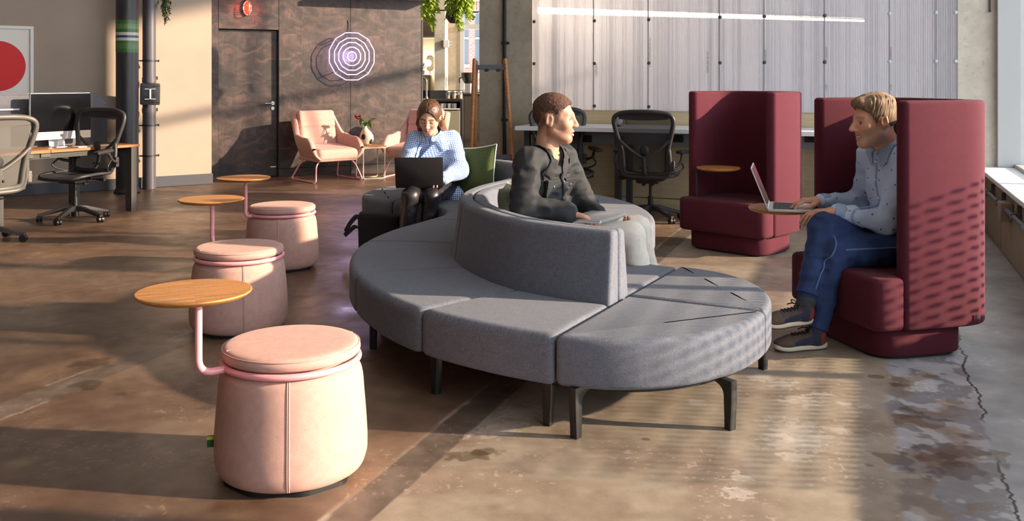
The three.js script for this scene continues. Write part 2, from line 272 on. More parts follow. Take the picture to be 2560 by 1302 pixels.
// ---------------------------------------------------------------- back wall: concrete piers, pale plywood below the ribbed sheets
{
  const g = FB.group('wall_back'), sL = FB.s(1200), sP = FB.s(2393), sE = FB.s(2537) + 0.5, yS = FB.hit(1340, 273)[1];
  part('concrete_pier', b2(sL, 0, 0, CEIL, -0.4, 0.02), M.concrete, g);
  part('concrete_pier', b2(sP, sE, 0, CEIL, -0.4, 0.02), M.concreteWhite, g);
  part('lintel', b2(0, sP, 3.6, CEIL, -0.4, 0.02), M.concrete, g);
  part('wall_core', b2(0, sP, 0, yS, -0.4, -0.02), M.concreteDark, g);
  const hJ = FB.hit(1566, 492)[1], seams = [0, FB.s(1566), FB.s(1790), FB.s(2040), FB.s(2280), sP];
  for (let i = 0; i + 1 < seams.length; i++) {
    part('board', b2(seams[i] + 0.003, seams[i + 1] - 0.003, hJ + 0.004, yS, -0.02, 0, 0.002, 1), M.plyLight, g);
    part('skirting_board', b2(seams[i] + 0.002, seams[i + 1] - 0.002, 0, hJ - 0.004, -0.02, -0.002, 0.002, 1), M.plyLight, g);
  }
  // black conduit on the concrete pier with its clips
  const c = thing('cable_conduit', 'black vertical cable conduit fixed to the bare concrete pier behind the coat stand', 'conduit', FB.at(FB.s(1264), 0, 0.02), FB.a);
  part('pipe', b2(-0.018, 0.018, 0.0, 3.4, 0, 0.036, 0.008), M.black, c);
  for (const y of [108, 299]) { const h = FB.hit(1264, y)[1]; part('clip', join([b2(-0.028, 0.028, h - 0.015, h + 0.015, 0, 0.046, 0.005), turn(cyl(0.014, 0.014, 0.012, 0, 0, 0, 12), 'X', Math.PI / 2, 0.045, h, 0.02)]), M.black, c); }
  const sw = solo('cable_end', join([rod(FB.at(FB.s(2474), 3.2, 0.04), FB.at(FB.s(2474), FB.hit(2474, 26)[1], 0.04), 0.007), ball(0.011, ...FB.at(FB.s(2474), FB.hit(2474, 28)[1], 0.04).toArray(), 1, 1, 1, 10)]), M.skirting, 'short dark cable hanging down the pale concrete beside the window', 'cable');
}
// ribbed translucent sheets screwed over the opening
{
  const screws = [1332, 1486, 1622, 1800, 1911, 2062, 2224, 2340, 2393], sh = thing('ribbed_plastic_screen', 'wide screen of ribbed translucent plastic sheets above the white desk', 'screen', FB.o, FB.a);
  const y0 = FB.hit(1340, 273)[1] - 0.0, y1 = 3.62;
  const poly = phys(lin(0.52, 0.52, 0.58), 0.88, { transmission: 0.56, thickness: 0, ior: 1.4, side: THREE.DoubleSide });
  const polyEdge = phys(lin(0.30, 0.31, 0.34), 0.6, { transmission: 0.3, thickness: 0 });
  for (let k = 0; k + 1 < screws.length; k++) {
    const a = FB.s(screws[k]), b = FB.s(screws[k + 1]), n = Math.max(2, Math.round((b - a) / 0.0158)), per = 6;
    const g = grid(n * per, 1, (u, v) => { const t = u * n, f = t - Math.floor(t); const z = 0.005 * Math.abs(Math.sin(Math.PI * f)); return [a + 0.002 + u * (b - a - 0.004), mixn(y0, y1, v), 0.024 + z]; });
    const s = part('ribbed_sheet', g, poly, sh); part('sheet_edge', b2(b - 0.006, b + 0.004, y0, y1, 0.020, 0.031, 0.002, 1), polyEdge, s);
    const ribs = []; for (let i = 2; i < n; i++) if (hash2(i, k * 31) < 0.34) ribs.push(b2(a + i * (b - a) / n - 0.0013, a + i * (b - a) / n + 0.0013, y0, y1, 0.019, 0.0235));
    if (ribs.length) part('inner_webs', ribs, polyEdge, s).userData.kind = 'stuff';
  }
  const pale = std(lin(0.45, 0.5, 0.55), 0.4), dark = std(lin(0.05, 0.05, 0.06), 0.4);
  const rows = [[54, 52, 49, 43, 41, 39, 34, 31, 31], [159, 158.6, 157.5, 157, 156, 155, 154, 153, 153], [262, 265, 267]];
  for (const row of rows) row.forEach((y, i) => { const [s, h] = FB.hit(screws[i] + (i === 0 ? 3 : i === 8 ? -4 : 0), y, 0.03); part('screw', turn(lathe([[0.0, 0.012], [0.008, 0.011], [0.016, 0.007], [0.019, 0.0], [0.0, 0.0]], 16), 'X', Math.PI / 2, s, h, 0.029), i > 5 ? pale : dark, sh); });
  const font = await new FontLoader().loadAsync('fonts/droid/droid_sans_regular.typeface.json'), ink = std(lin(0.10, 0.095, 0.11), 0.8);
  for (const [px, py, txt] of [[1490, 190, 'CCENIUDO'], [1624, 168, 'TPUCO TRAPELINE 20 mm'], [1768, 182, 'TRAPELINE 20 mm'], [1913, 156, 'CCENIUDO'], [2065, 150, 'CCENI6I9S'], [2065, 226, '2700'], [2226, 150, 'CCENI6I9S'], [2226, 226, '2700']]) { const g = new TextGeometry(txt, { font, size: 0.019, depth: 0.0005, curveSegments: 2 }); g.rotateZ(Math.PI / 2); const [s, h] = FB.hit(px, py, 0.032); part('printed_lettering', plain(g.translate(s + 0.013, h, 0.0318)), ink, sh); }
  // long lamp behind the sheets, further from them at its right end
  const a = W(1340, 26, 10.62), b = W(2160, 52, 10.75), mid = a.clone().add(b).multiplyScalar(0.5), len = a.distanceTo(b);
  const l = thing('strip_lamp', 'long warm strip lamp glowing behind the ribbed plastic sheets', 'lamp');
  part('diffuser', rod(a, b, 0.036, 0.012, 12), std(lin(1, 0.85, 0.65), 0.5, { emissive: lin(1, 0.80, 0.56), emissiveIntensity: 14 }), l);
  part('housing', rod(a.clone().add(V(0, 0.04, -0.02)), b.clone().add(V(0, 0.04, -0.02)), 0.02), M.alu, l);
  for (const f of [0.03, 0.97]) part('hanger', rod(a.clone().lerp(b, f).add(V(0, 0.04, -0.02)), a.clone().lerp(b, f).setY(3.7), 0.004), M.steel, l);
  const rl = new THREE.PointLight(lin(1, 0.8, 0.56), 1.2); rl.name = 'strip_lamp_light'; rl.position.copy(mid).add(V(-0.9, -0.08, -0.1)); rl.castShadow = true; scene.add(rl);
}
// ---------------------------------------------------------------- window wall on the right
{
  const g = FR.group('wall_right'), H1 = 6.0, END = 13.2, SILL = 0.52, KX = 3.0, UNSEEN_KERB = 0.29;  // kerb and head height out of view, set for the sunlit floor and plywood
  part('spandrel', b2(-8.6, KX, 0, SILL, -0.4, 0), M.concreteDark, g); part('spandrel', b2(KX, END, 0, UNSEEN_KERB, -0.4, 0), M.concreteDark, g);
  for (const [a, b] of [[6.78, 7.05], [END, END + 0.5], [-0.75, -0.1], [-8.6, -8.2]]) part('pier', b2(a, b, Math.min(SILL, UNSEEN_KERB), H1, -0.399, 0.02), M.concreteWhite, g);  // near pier out of view, kept thin so sun reaches the stool
  part('head', b2(-8.6, END + 0.5, H1, CEIL, -0.4, 0), M.concreteWhite, g);
  for (let i = 0; i < 2; i++) part("spandrel_plate", b2(0.05 + i * 1.48, 1.50 + i * 1.48, 0.03, 0.36, 0, 0.012, 0.004, 1), M.concreteDark, g);
  const sl = FR.group('trim_1'); const slm = std(lin(0.66, 0.68, 0.70), 0.45); part('window_sill', b2(0.0, KX, SILL, SILL + 0.035, -0.30, 0.035, 0.008), slm, sl); part('window_sill', b2(KX, END, UNSEEN_KERB, UNSEEN_KERB + 0.035, -0.30, 0.035, 0.008), slm, sl);
  let w = 0;
  for (const [a, b, base] of [[0, KX, SILL], [KX, 6.78, UNSEEN_KERB], [7.05, END, UNSEEN_KERB], [-8.2, -0.75, SILL]]) {
    const win = FR.group('window_' + [1, 2, 5, 4][w++]), z0 = -0.37, z1 = -0.27, y0 = base + 0.035;
    part('window_frame', [b2(a, a + 0.09, y0, H1, z0, z1 + 0.14, 0.006), b2(b - 0.07, b, y0, H1, z0, z1, 0.006), b2(a, b, y0, y0 + 0.03, z0, z1, 0.006), b2(a, b, H1 - 0.07, H1, z0, z1, 0.006)], M.frameGrey, win);
    const n = b - a < 3 ? 1 : b - a < 5 ? 2 : 3, cw = (b - a) / n;
    for (let i = 1; i < n; i++) part('mullion', b2(a + i * cw - 0.035, a + i * cw + 0.035, y0, H1, z0, z1, 0.006), M.frameGrey, win);
    for (const h of [2.75, 3.95]) part('transom', b2(a, b, h - 0.04, h + 0.04, z0, z1, 0.006), M.frameGrey, win);
    for (let i = 0; i < n; i++) [[y0 + 0.03, 2.71], [2.79, 3.91], [3.99, H1 - 0.07]].forEach(([p, q]) => part('pane', b2(a + i * cw + 0.03, a + (i + 1) * cw - 0.03, p, q, -0.322, -0.318), M.glass, win));
    if (w === 2) {                                             // dashes on glass out of view, casting the dotted shadows on booth and floor
      const d = []; for (let r = 0; r < 15; r++) for (let c = 0; c < 60; c++) { const x = 3.12 + c * 0.052 + (r % 2) * 0.008; d.push(turn(b2(-0.019, 0.019, -0.009, 0.009, -0.001, 0.001), 'Z', 0.35, x, y0 + 0.06 + r * 0.052, -0.314)); }
      const f = part('unseen_dashes', d, std(lin(0.75, 0.77, 0.8), 0.7), win); f.userData.kind = 'stuff';
    }
  }
  const pp = thing('sill_pipe', 'grey metal pipe running under the white window sill', 'pipe', FR.o, FR.a);
  part('pipe', turn(cyl(0.019, 0.019, 2.96, 0, 0, 0, 14), "Z", Math.PI / 2, 1.5, 0.42, 0.05), M.greyMetal, pp);
  for (const x of [0.35, 1.05, 1.7, 2.5]) part('bracket', [b2(x - 0.02, x + 0.02, 0.395, 0.445, 0, 0.07, 0.005), b2(x - 0.012, x + 0.012, 0.44, 0.5, 0, 0.03, 0.004)], M.greyMetal, pp);
  part('junction_box', b2(1.98, 2.13, 0.33, 0.47, 0.002, 0.09, 0.008), M.concreteDark, pp);
}
// ---------------------------------------------------------------- painted wall on the left with its skirting
{
  const g = FL.group('wall_left'), e = FL.s(529);
  part('painted_face', b2(-7.5, e, 0, CEIL, -0.6, 0), M.paint, g);
  const bb = FL.group('baseboard_left'); part('skirting', b2(-7.5, e + 0.012, 0, 0.135, 0, 0.022, 0.006, 1), M.skirting, bb); part('skirting', b2(e, e + 0.012, 0, 0.135, -0.4, 0.022, 0.005, 1), M.skirting, bb);
}
// ---------------------------------------------------------------- dark plywood wall with its door
{
  const g = FP.group('wall_plywood'), x0 = -0.25, s1 = FP.s(546), s2 = FP.s(697), s3 = FP.s(876), s4 = FP.s(1053), top = 2.62, hd = FP.hit(620, 75)[1];
  part('wall_core', b2(x0, s1, 0, top, -0.16, -0.018), M.blackSoft, g); part('wall_core', b2(s2, s4, 0, top, -0.16, -0.018), M.blackSoft, g); part('wall_core', b2(s1, s2, hd + 0.02, top, -0.16, -0.018), M.blackSoft, g); part('wall_core', b2(s1, s2, 0, hd + 0.02, -0.16, -0.12), M.blackSoft, g);
  const bd = (a, b, c, d, z = 0) => part('plywood_panel', b2(a + 0.003, b - 0.003, c, d, z - 0.018, z, 0.0015, 1), M.plyDark, g);
  bd(x0, s1, 0, top); bd(s1, s2, hd + 0.012, top); bd(s2, s3, 0.115, top); bd(s3, s4, 0.115, top); bd(s2, s3, 0, 0.109, 0); bd(s3, s4, 0, 0.109, 0);
  part('end_post', b2(s4, s4 + 0.03, 0, top, -0.16, 0.004, 0.004), M.black, g);
  const d = FP.group('door_1'); part('door_leaf', b2(s1 + 0.006, s2 - 0.006, 0.008, hd, -0.115, -0.07, 0.002, 1), M.plyDark, d);
  part('jamb', b2(s2 - 0.006, s2, 0, hd + 0.01, -0.12, -0.02), M.black, d); part('jamb', b2(s1, s1 + 0.006, 0, hd + 0.01, -0.12, -0.02), M.black, d);
  const [hx, hy] = FP.hit(682, 258, -0.06), hn = part('door_handle', [turn(cyl(0.026, 0.026, 0.012, 0, 0, 0, 20), 'X', Math.PI / 2, hx, hy, -0.064), bent([[hx, hy, -0.064], [hx, hy, -0.012], [hx - 0.125, hy, -0.012]], 0.0095, 0.02)], M.steel, d);
  part('lock_plate', turn(cyl(0.024, 0.024, 0.01, 0, 0, 0, 20), 'X', Math.PI / 2, hx, hy - 0.07, -0.064), M.steel, d);
  part('kick_plate', b2(s2 - 0.1, s2 - 0.02, FP.hit(690, 419)[1], FP.hit(690, 416)[1], -0.07, -0.066), M.steel, d);
  // pale board that caps the plywood box
  const cap = FP.group('trim_2'); part('cap_board', b2(s3 - 0.4, s4 + 0.14, 2.535, 2.60, 0.02, 0.30, 0.004, 1), std(lin(0.36, 0.33, 0.31), 0.7), cap); part('cap_bracket', b2(s3, s3 + 0.03, 2.6, 2.66, 0, 0.25), M.black, cap); part('cap_bracket', b2(s4 - 0.1, s4 - 0.07, 2.6, 2.66, 0, 0.25), M.black, cap);
}
// ---------------------------------------------------------------- kitchen corner beyond
{
  const k = struct('wall_kitchen'), D = 16.5, X = (px) => (px - CX) * D / FOC, xw0 = X(1150), xw1 = X(1232), ws = 1.13;
  part('rear_face', b2(-4.2, xw0, 0, CEIL, -D - 0.3, -D), M.concrete, k); part('rear_face', b2(xw1, 8.6, 0, CEIL, -D - 0.3, -D), M.concreteWhite, k);
  part('rear_face', b2(xw0, xw1, 0, ws, -D - 0.3, -D), M.concreteDark, k); part('rear_face', b2(xw0, xw1, 3.3, CEIL, -D - 0.3, -D), M.concrete, k);
  part('side_face', b2(-4.4, -4.1, 0, CEIL, -D - 0.3, -12.4), M.concrete, k); part('side_face', b2(8.4, 8.7, 0, CEIL, -D - 0.3, -16.0), M.concrete, k);
  part('white_column', b2(X(1095), X(1120), 0, CEIL, -D + 0.002, -D + 0.75), M.concreteWhite, k);
  const win = struct('window_3'); part('window_frame', [b2(xw0, xw0 + 0.07, ws, 3.3, -D - 0.12, -D + 0.01), b2(xw1 - 0.07, xw1, ws, 3.3, -D - 0.12, -D + 0.01), b2(xw0, xw1, ws, ws + 0.05, -D - 0.12, -D + 0.06), b2(xw0, xw1, 2.22, 2.30, -D - 0.12, -D + 0.03)], M.frameGrey, win);
  part('pane', b2(xw0 + 0.06, xw1 - 0.06, ws + 0.04, 2.23, -D - 0.06, -D - 0.056), M.glass, win); part('pane', b2(xw0 + 0.06, xw1 - 0.06, 2.29, 3.3, -D - 0.06, -D - 0.056), M.glass, win);
}
// ---------------------------------------------------------------- the rest of the shell, beside and behind the lens
{
  const f = struct('wall_front'); part('face', b2(-14, 2.6, 0, CEIL, 4.0, 4.3), M.paint, f);
  const s = struct('wall_side'); part('face', b2(-12.3, -12, 0, CEIL, -8, 4.3), M.paint, s);
}
// ceiling lamps out of view, hinted by reflections; placed to light the room from above
for (const [x, D, a] of [[-0.6, 4.6, 20], [-2.6, 7.6, 20], [1.9, 6.6, 20], [-3.4, 10.6, 20]]) {
  const l = thing('unseen_strip_lamp', ['unseen strip lamp lighting the pink stools from above', 'unseen strip lamp lighting the floor by the desks', 'unseen strip lamp lighting the wine-red booths from above', 'unseen strip lamp lighting the round column from above'][names.get('unseen_strip_lamp') ?? 0], 'lamp', V(x, 3.35, -D), a * RAD, 'unseen strip lamps');
  part('housing', b2(-0.85, 0.85, 0, 0.07, -0.05, 0.05, 0.01), M.white, l);
  part('diffuser', b2(-0.83, 0.83, -0.012, 0.0, -0.04, 0.04), std(lin(0.9, 0.85, 0.8), 0.6, { emissive: lin(1, 0.88, 0.74), emissiveIntensity: 3 }), l);
  for (const u of [-0.7, 0.7]) part('wire', rod(V(u, 0.07, 0), V(u, CEIL - 3.365, 0), 0.003, 0.003, 6), M.black, l);
  const r = new THREE.RectAreaLight(lin(1, 0.86, 0.72), 7, 1.66, 0.08); r.name = 'unseen_strip_lamp_light'; r.position.set(x, 3.33, -D); r.rotation.set(-Math.PI / 2, 0, a * RAD); scene.add(r);
}
// ================================================================ the curved sofa: everything follows one S-shaped line on the floor
const SEAT = 0.385, KS = 0.952;
const sofaLine = new THREE.CatmullRomCurve3([[0.787, 4.391], [0.51, 4.506], [0.28, 4.655], [0.06, 4.88], [-0.175, 5.41], [-0.235, 5.87], [-0.165, 6.27], [0.019, 6.70], [0.195, 7.2], [0.135, 7.86], [-0.20, 8.40], [-0.70, 8.70], [-0.98, 8.80]].map(([x, D]) => V(x * KS, 0, -D * KS)), false, 'centripetal');
const lineTable = (() => { const n = 800, t = []; let l = 0, q = sofaLine.getPoint(1 / 12); for (let i = 0; i <= n; i++) { const u = 1 / 12 + (10 / 12) * i / n, p = sofaLine.getPoint(u); l += p.distanceTo(q); t.push([l, u]); q = p; } return t; })(), LINE = lineTable[lineTable.length - 1][0];
function onLine(l, off) {                                               // l metres along the line, off metres to its left-hand (stool) side
  let lo = 0, hi = lineTable.length - 1; const c = clamp(l, 0, LINE); while (hi - lo > 1) { const m = (lo + hi) >> 1; if (lineTable[m][0] < c) lo = m; else hi = m; }
  const f = (c - lineTable[lo][0]) / (lineTable[hi][0] - lineTable[lo][0] || 1), u = mixn(lineTable[lo][1], lineTable[hi][1], f), p = sofaLine.getPoint(u), t = sofaLine.getTangent(u), n = V(t.z, 0, -t.x); if (l < 0 || l > LINE) p.addScaledVector(t, l - c);
  return { p: p.clone().addScaledVector(n, off), t, n };
}
const nearLine = (x, D, off) => { let b = 0, bd = 9; for (let l = 0; l < LINE; l += 0.01) { const q = onLine(l, off).p, d = Math.hypot(q.x - x, q.z + D); if (d < bd) { bd = d; b = l; } } return b; };
function sweepLine(profile, l0, l1, n = 22) {                           // a soft-ended solid swept along the line; profile(inset) -> [[off, y], ...]
  const st = []; for (const [m, i] of [[0.003, 0.014], [0.007, 0.006], [0.014, 0.002]]) st.push([l0 + m, i]);
  for (let k = 0; k <= n; k++) st.push([l0 + 0.024 + (l1 - l0 - 0.048) * k / n, 0]);
  for (const [m, i] of [[0.014, 0.002], [0.007, 0.006], [0.003, 0.014]]) st.push([l1 - m, i]);
  const P = st.map(([l, i]) => profile(i).map(([o, y]) => { const q = onLine(l, o).p; return [q.x, y, q.z, l * 1, Math.abs(o) + y]; })), m = P[0].length;
  const body = grid(m, st.length - 1, (u, v) => P[Math.round(v * (st.length - 1))][Math.round(u * m) % m]);
  const caps = [0, st.length - 1].map((j) => { const q = profile(st[j][1]), tri = THREE.ShapeUtils.triangulateShape(q.map(([x, y]) => new THREE.Vector2(x, y)), []), pos = [], uv = []; for (const t of tri) for (const k of t) { pos.push(...P[j][k].slice(0, 3)); uv.push(q[k][0], q[k][1]); } const g = new THREE.BufferGeometry(); g.setAttribute('position', new THREE.Float32BufferAttribute(pos, 3)); g.setAttribute('uv', new THREE.Float32BufferAttribute(uv, 2)); g.computeVertexNormals(); return plain(g); });
  return join([smoothed(body), ...caps]);
}
const boxProfile = (a, b, y0, y1, rad, crown = 0) => (i) => roundOutline([[a + i, y0 + i, 0.015], [b - i, y0 + i, 0.015], [b - i, y1 - i, rad], [(a + b) / 2, y1 - i + crown, 0.1], [a + i, y1 - i, rad]], rad, 5);
function sofaLeg(x, z, ang, parent) {                                 // flat tapered blade with a curved bracket
  const sh = new THREE.Shape(); sh.moveTo(-0.013, 0); sh.lineTo(0.017, 0); sh.lineTo(0.021, 0.13); sh.bezierCurveTo(0.025, 0.17, 0.06, 0.178, 0.13, 0.182); sh.lineTo(0.13, 0.195); sh.lineTo(-0.02, 0.195); sh.lineTo(-0.02, 0.12); sh.lineTo(-0.013, 0);
  const g = plate(sh, -0.017, 0.017, 0.003); g.rotateY(ang); g.translate(x, 0, z); return part('leg', g, M.black, parent);
}
const OFFA = 0.695, OFFB = -0.835, BK = 0.128;
function curvedSofa(label, cuts) {
  const t = thing('curved_sofa', label, 'sofa'), e = cuts.length - 1;
  for (let k = 0; k < e; k++) {
    part('seat_cushion', sweepLine(boxProfile(BK - 0.02, OFFA, 0.19, SEAT, 0.045, 0.006), cuts[k], cuts[k + 1]), M.greyFelt, t);
    part('seat_cushion', sweepLine(boxProfile(OFFB, -BK + 0.02, 0.19, SEAT, 0.045, 0.006), cuts[k], cuts[k + 1]), M.greyFelt, t);
    part('seat_base', sweepLine((i) => [[OFFB + 0.08 + i, 0.165], [OFFA - 0.08 - i, 0.165], [OFFA - 0.08 - i, 0.195], [OFFB + 0.08 + i, 0.195]], cuts[k], cuts[k + 1], 14), M.black, t);
  }
  const H = 0.70; for (let k = 0; k < 2; k++) {
    const a = mixn(cuts[0], cuts[e], k / 2), b = mixn(cuts[0], cuts[e], (k + 1) / 2);
    part('backrest', sweepLine((i) => roundOutline([[0.003 + i, 0.33 + i, 0.01], [BK - i, 0.33 + i, 0.01], [BK - 0.05 - i, H - i, 0.05], [0.003 + i, H - i, 0.022]], 0.03, 5), a, b, 30), M.greyFelt, t);
    part('backrest', sweepLine((i) => roundOutline([[-BK + i, 0.33 + i, 0.01], [-0.003 - i, 0.33 + i, 0.01], [-0.003 - i, H - 0.004 - i, 0.022], [-BK + 0.055 + i, H - 0.004 - i, 0.05]], 0.03, 5), a, b, 30), M.greyFelt, t);
  }
  cuts.forEach((l, k) => { for (const o of [OFFA - 0.09, OFFB + 0.09]) { const s = k === e ? -1 : 1, q = onLine(l + (k === 0 ? 0.05 : k === e ? -0.05 : 0), o), tt = q.t.clone().multiplyScalar(s); sofaLeg(q.p.x, q.p.z, Math.atan2(-tt.z, tt.x), t); } });
  return t;
}
const c1 = nearLine(-0.401 * KS, 4.325 * KS, OFFA), c2 = nearLine(-0.799 * KS, 5.071 * KS, OFFA), c3 = nearLine(-0.901 * KS, 6.098 * KS, OFFA), cM = nearLine(-0.63 * KS, 7.09 * KS, OFFA);
curvedSofa('grey curved sofa with a double-sided backrest where the man in the charcoal jacket sits', [0, c1, c2, c3, cM]);
curvedSofa('grey curved sofa with a double-sided backrest where the woman in the gingham shirt sits', [0, 1, 2, 3].map((k) => mixn(cM, LINE, k / 3)));
function halfPouf(label, l, dir, a, b) {      // a half-round bench made of two quarter cushions
  const t = thing('half_round_bench', label, 'bench'), q = onLine(l, (OFFA + OFFB) / 2), at = (i, k) => { const p = q.p.clone().addScaledVector(q.n, i).addScaledVector(q.t, dir * (k + 0.006)); return [p.x, p.z]; };
  for (const s of [-1, 1]) {
    const o = [at(0.003 * s, 0)]; for (let k = 0; k <= 20; k++) { const f = k / 20 * Math.PI / 2; o.push(at(s * (0.003 + a * Math.cos(f)), b * Math.pow(Math.sin(f), 0.94))); }
    const ar = o.reduce((z, p, i) => { const n = o[(i + 1) % o.length]; return z + p[0] * n[1] - n[0] * p[1]; }, 0);
    part('seat_cushion', slab(roundOutline(ar > 0 ? o.slice().reverse() : o, 0.02, 3), 0.19, SEAT + 0.003, 0.03, 5), M.greyFelt, t);
  }
  const w = []; for (let k = 0; k <= 24; k++) { const f = k / 24 * Math.PI; w.push(at(a * 0.88 * Math.cos(f), 0.06 + b * 0.82 * Math.sin(f))); }
  part('seat_base', slab(w, 0.165, 0.195), M.black, t);
  return [t, at];
}
{
  const [t] = halfPouf('grey half-round bench on black legs joined to the sofa end, with nobody on it', 0, -1, 0.765, 0.63);
  const leg = (px, py, tx, ty) => { const p = G(px, py), q = G(tx, ty); sofaLeg(p.x, p.z, Math.atan2(-(q.z - p.z), q.x - p.x), t); };
  leg(1439, 1094, 1640, 1010); leg(1826, 1073, 1640, 1000); leg(1908, 922, 1760, 960); leg(1690, 850, 1700, 900);
  part('maker_tag', turn(b2(-0.022, 0.022, -0.007, 0.007, -0.0015, 0.0015), 'Y', 0.5, ...G(1462, 1094).setY(0.192).add(V(0.02, 0, -0.02)).toArray()), std(lin(0.25, 0.5, 0.08), 0.7), t);
  const [t2, at2] = halfPouf('grey half-round bench at the sofa end nearest the pink armchairs', LINE, 1, 0.765, 0.60);
  for (const [i, k] of [[-0.62, 0.08], [0.62, 0.08], [-0.3, 0.5], [0.3, 0.5]]) { const [x, z] = at2(i, k); sofaLeg(x, z, 0.4, t2); }
}

// ================================================================ pink stools with a swivel table
{
  const seamAng = [0.12, 1.69, 3.26, 4.83];
  function stool(label, x, D, armDeg, spin, armLen) {
    const t = thing('upholstered_stool', label, 'stool', V(x, 0, -D), 0, undefined);
    const prof = [[0, 0.014], [0.222, 0.014], [0.246, 0.026], [0.2585, 0.055], [0.2615, 0.10], [0.257, 0.19], [0.2505, 0.27], [0.2445, 0.335], [0.236, 0.366], [0.221, 0.383], [0.0, 0.39]];
    const body = part('body', (() => { const c = new THREE.CatmullRomCurve3(prof.slice(1, -1).map(([a, b]) => V(a, b, 0))); const pts = [[0, 0.014], ...c.getPoints(40).map((p) => [p.x, p.y]), [0, 0.39]]; const g = lathe(pts, 72); const u = g.attributes.uv; for (let i = 0; i < u.count; i++) u.setXY(i, u.getX(i) * 1.6, u.getY(i) * 0.5); return g; })(), M.pinkFelt, t);
    const seam = (a) => { const c = new THREE.CatmullRomCurve3(prof.slice(2, -1).map(([r, y]) => V((r - 0.0005) * Math.sin(a + spin), y, (r - 0.0005) * Math.cos(a + spin)))); return plain(new THREE.TubeGeometry(c, 40, 0.0032, 6)); };
    for (const a of seamAng) part('seam', [seam(a - 0.012), seam(a + 0.012)], M.pinkFelt, body);
    const cush = [[0, 0.408], [0.215, 0.408], [0.232, 0.414], [0.239, 0.426], [0.239, 0.437], [0.232, 0.449], [0.216, 0.4555], [0.12, 0.459], [0, 0.46]];
    const seat = part('seat_cushion', (() => { const c = new THREE.CatmullRomCurve3(cush.slice(1, -1).map(([a, b]) => V(a, b, 0))); return boxUV(lathe([[0, 0.408], ...c.getPoints(36).map((p) => [p.x, p.y]), [0, 0.46]], 72)); })(), M.pinkFelt, t);
    const cr = []; for (let k = 0; k <= 24; k++) { const r = -0.228 + 0.456 * k / 24; cr.push(V(r * Math.cos(spin + 0.5), 0.4592 - 0.004 * Math.pow(Math.abs(r) / 0.228, 4) - 0.0022, -r * Math.sin(spin + 0.5))); } part('seam', plain(new THREE.TubeGeometry(new THREE.CatmullRomCurve3(cr), 40, 0.0028, 6)), M.pinkFelt, seat);
    const rim = []; for (let k = 0; k < 48; k++) { const a = k / 48 * 2 * Math.PI; rim.push(V(0.2355 * Math.sin(a), 0.4455, 0.2355 * Math.cos(a))); } part('seam', tube(rim, 0.003, true, 120, 6), M.pinkFelt, seat);
    part('neck', cyl(0.205, 0.205, 0.03, 0, 0.397, 0, 48), M.pinkFelt, t);
    part('floor_plate', [slab(roundOutline([[-0.21, -0.12], [-0.21, 0.12], [-0.09, 0.22], [0.09, 0.22], [0.21, 0.12], [0.21, -0.12], [0.09, -0.22], [-0.09, -0.22]].reverse(), 0.03), 0.0, 0.016)], M.black, t);
    // the pink tube: a ring under the seat, one bend outwards, then up to the table
    const sw = armDeg * RAD, dir = V(Math.sin(sw), 0, Math.cos(sw)), tan = V(Math.cos(sw), 0, -Math.sin(sw)), ring = []; for (let k = 0; k < 48; k++) { const a = k / 48 * 2 * Math.PI; ring.push(V(0.233 * Math.sin(a), 0.397, 0.233 * Math.cos(a))); }
    const arm = part('swivel_arm', [tube(ring, 0.0115, true, 120, 12), bent([dir.clone().multiplyScalar(0.215).setY(0.397), dir.clone().multiplyScalar(armLen).setY(0.395), dir.clone().multiplyScalar(armLen).setY(0.655)], 0.0125, 0.075, false, 14)], M.pinkMetal, t);
    const tp = dir.clone().multiplyScalar(armLen + 0.015);
    part('table_top', (() => { const g = boxUV(lathe([[0, 0.6535], [0.15, 0.6535], [0.172, 0.658], [0.185, 0.668], [0.187, 0.6715], [0.1855, 0.6745], [0.182, 0.6755], [0, 0.6755]], 80)); g.rotateY(0.35); return g.translate(tp.x, 0, tp.z); })(), M.oak, t);
    return t;
  }
  const s1 = stool('pink felt stool with green and yellow side tag and round oak swivel table', -0.775, 3.35, -55, 0.06, 0.325);
  const tb = -1.31; part('maker_tag', turn(b2(-0.0015, 0.0015, -0.02, 0.02, 0, 0.022), 'Y', tb, 0.262 * Math.sin(tb), 0.128, 0.262 * Math.cos(tb)), std(lin(0.02, 0.12, 0.03), 0.7), s1, 'green tag'); part('maker_tag_stripe', turn(b2(-0.002, 0.002, -0.006, 0.006, 0, 0.022), 'Y', tb, 0.2622 * Math.sin(tb), 0.140, 0.2622 * Math.cos(tb)), std(lin(0.7, 0.6, 0.05), 0.7), s1, 'yellow stripe');
  stool('pink felt stool between two other pink stools, its oak table turned away', -1.505, 5.255, -140, 0.25, 0.37);
  stool('pink felt stool closest to the black bag, with round oak swivel table', -1.676, 6.94, -48, 0.0, 0.285);
}

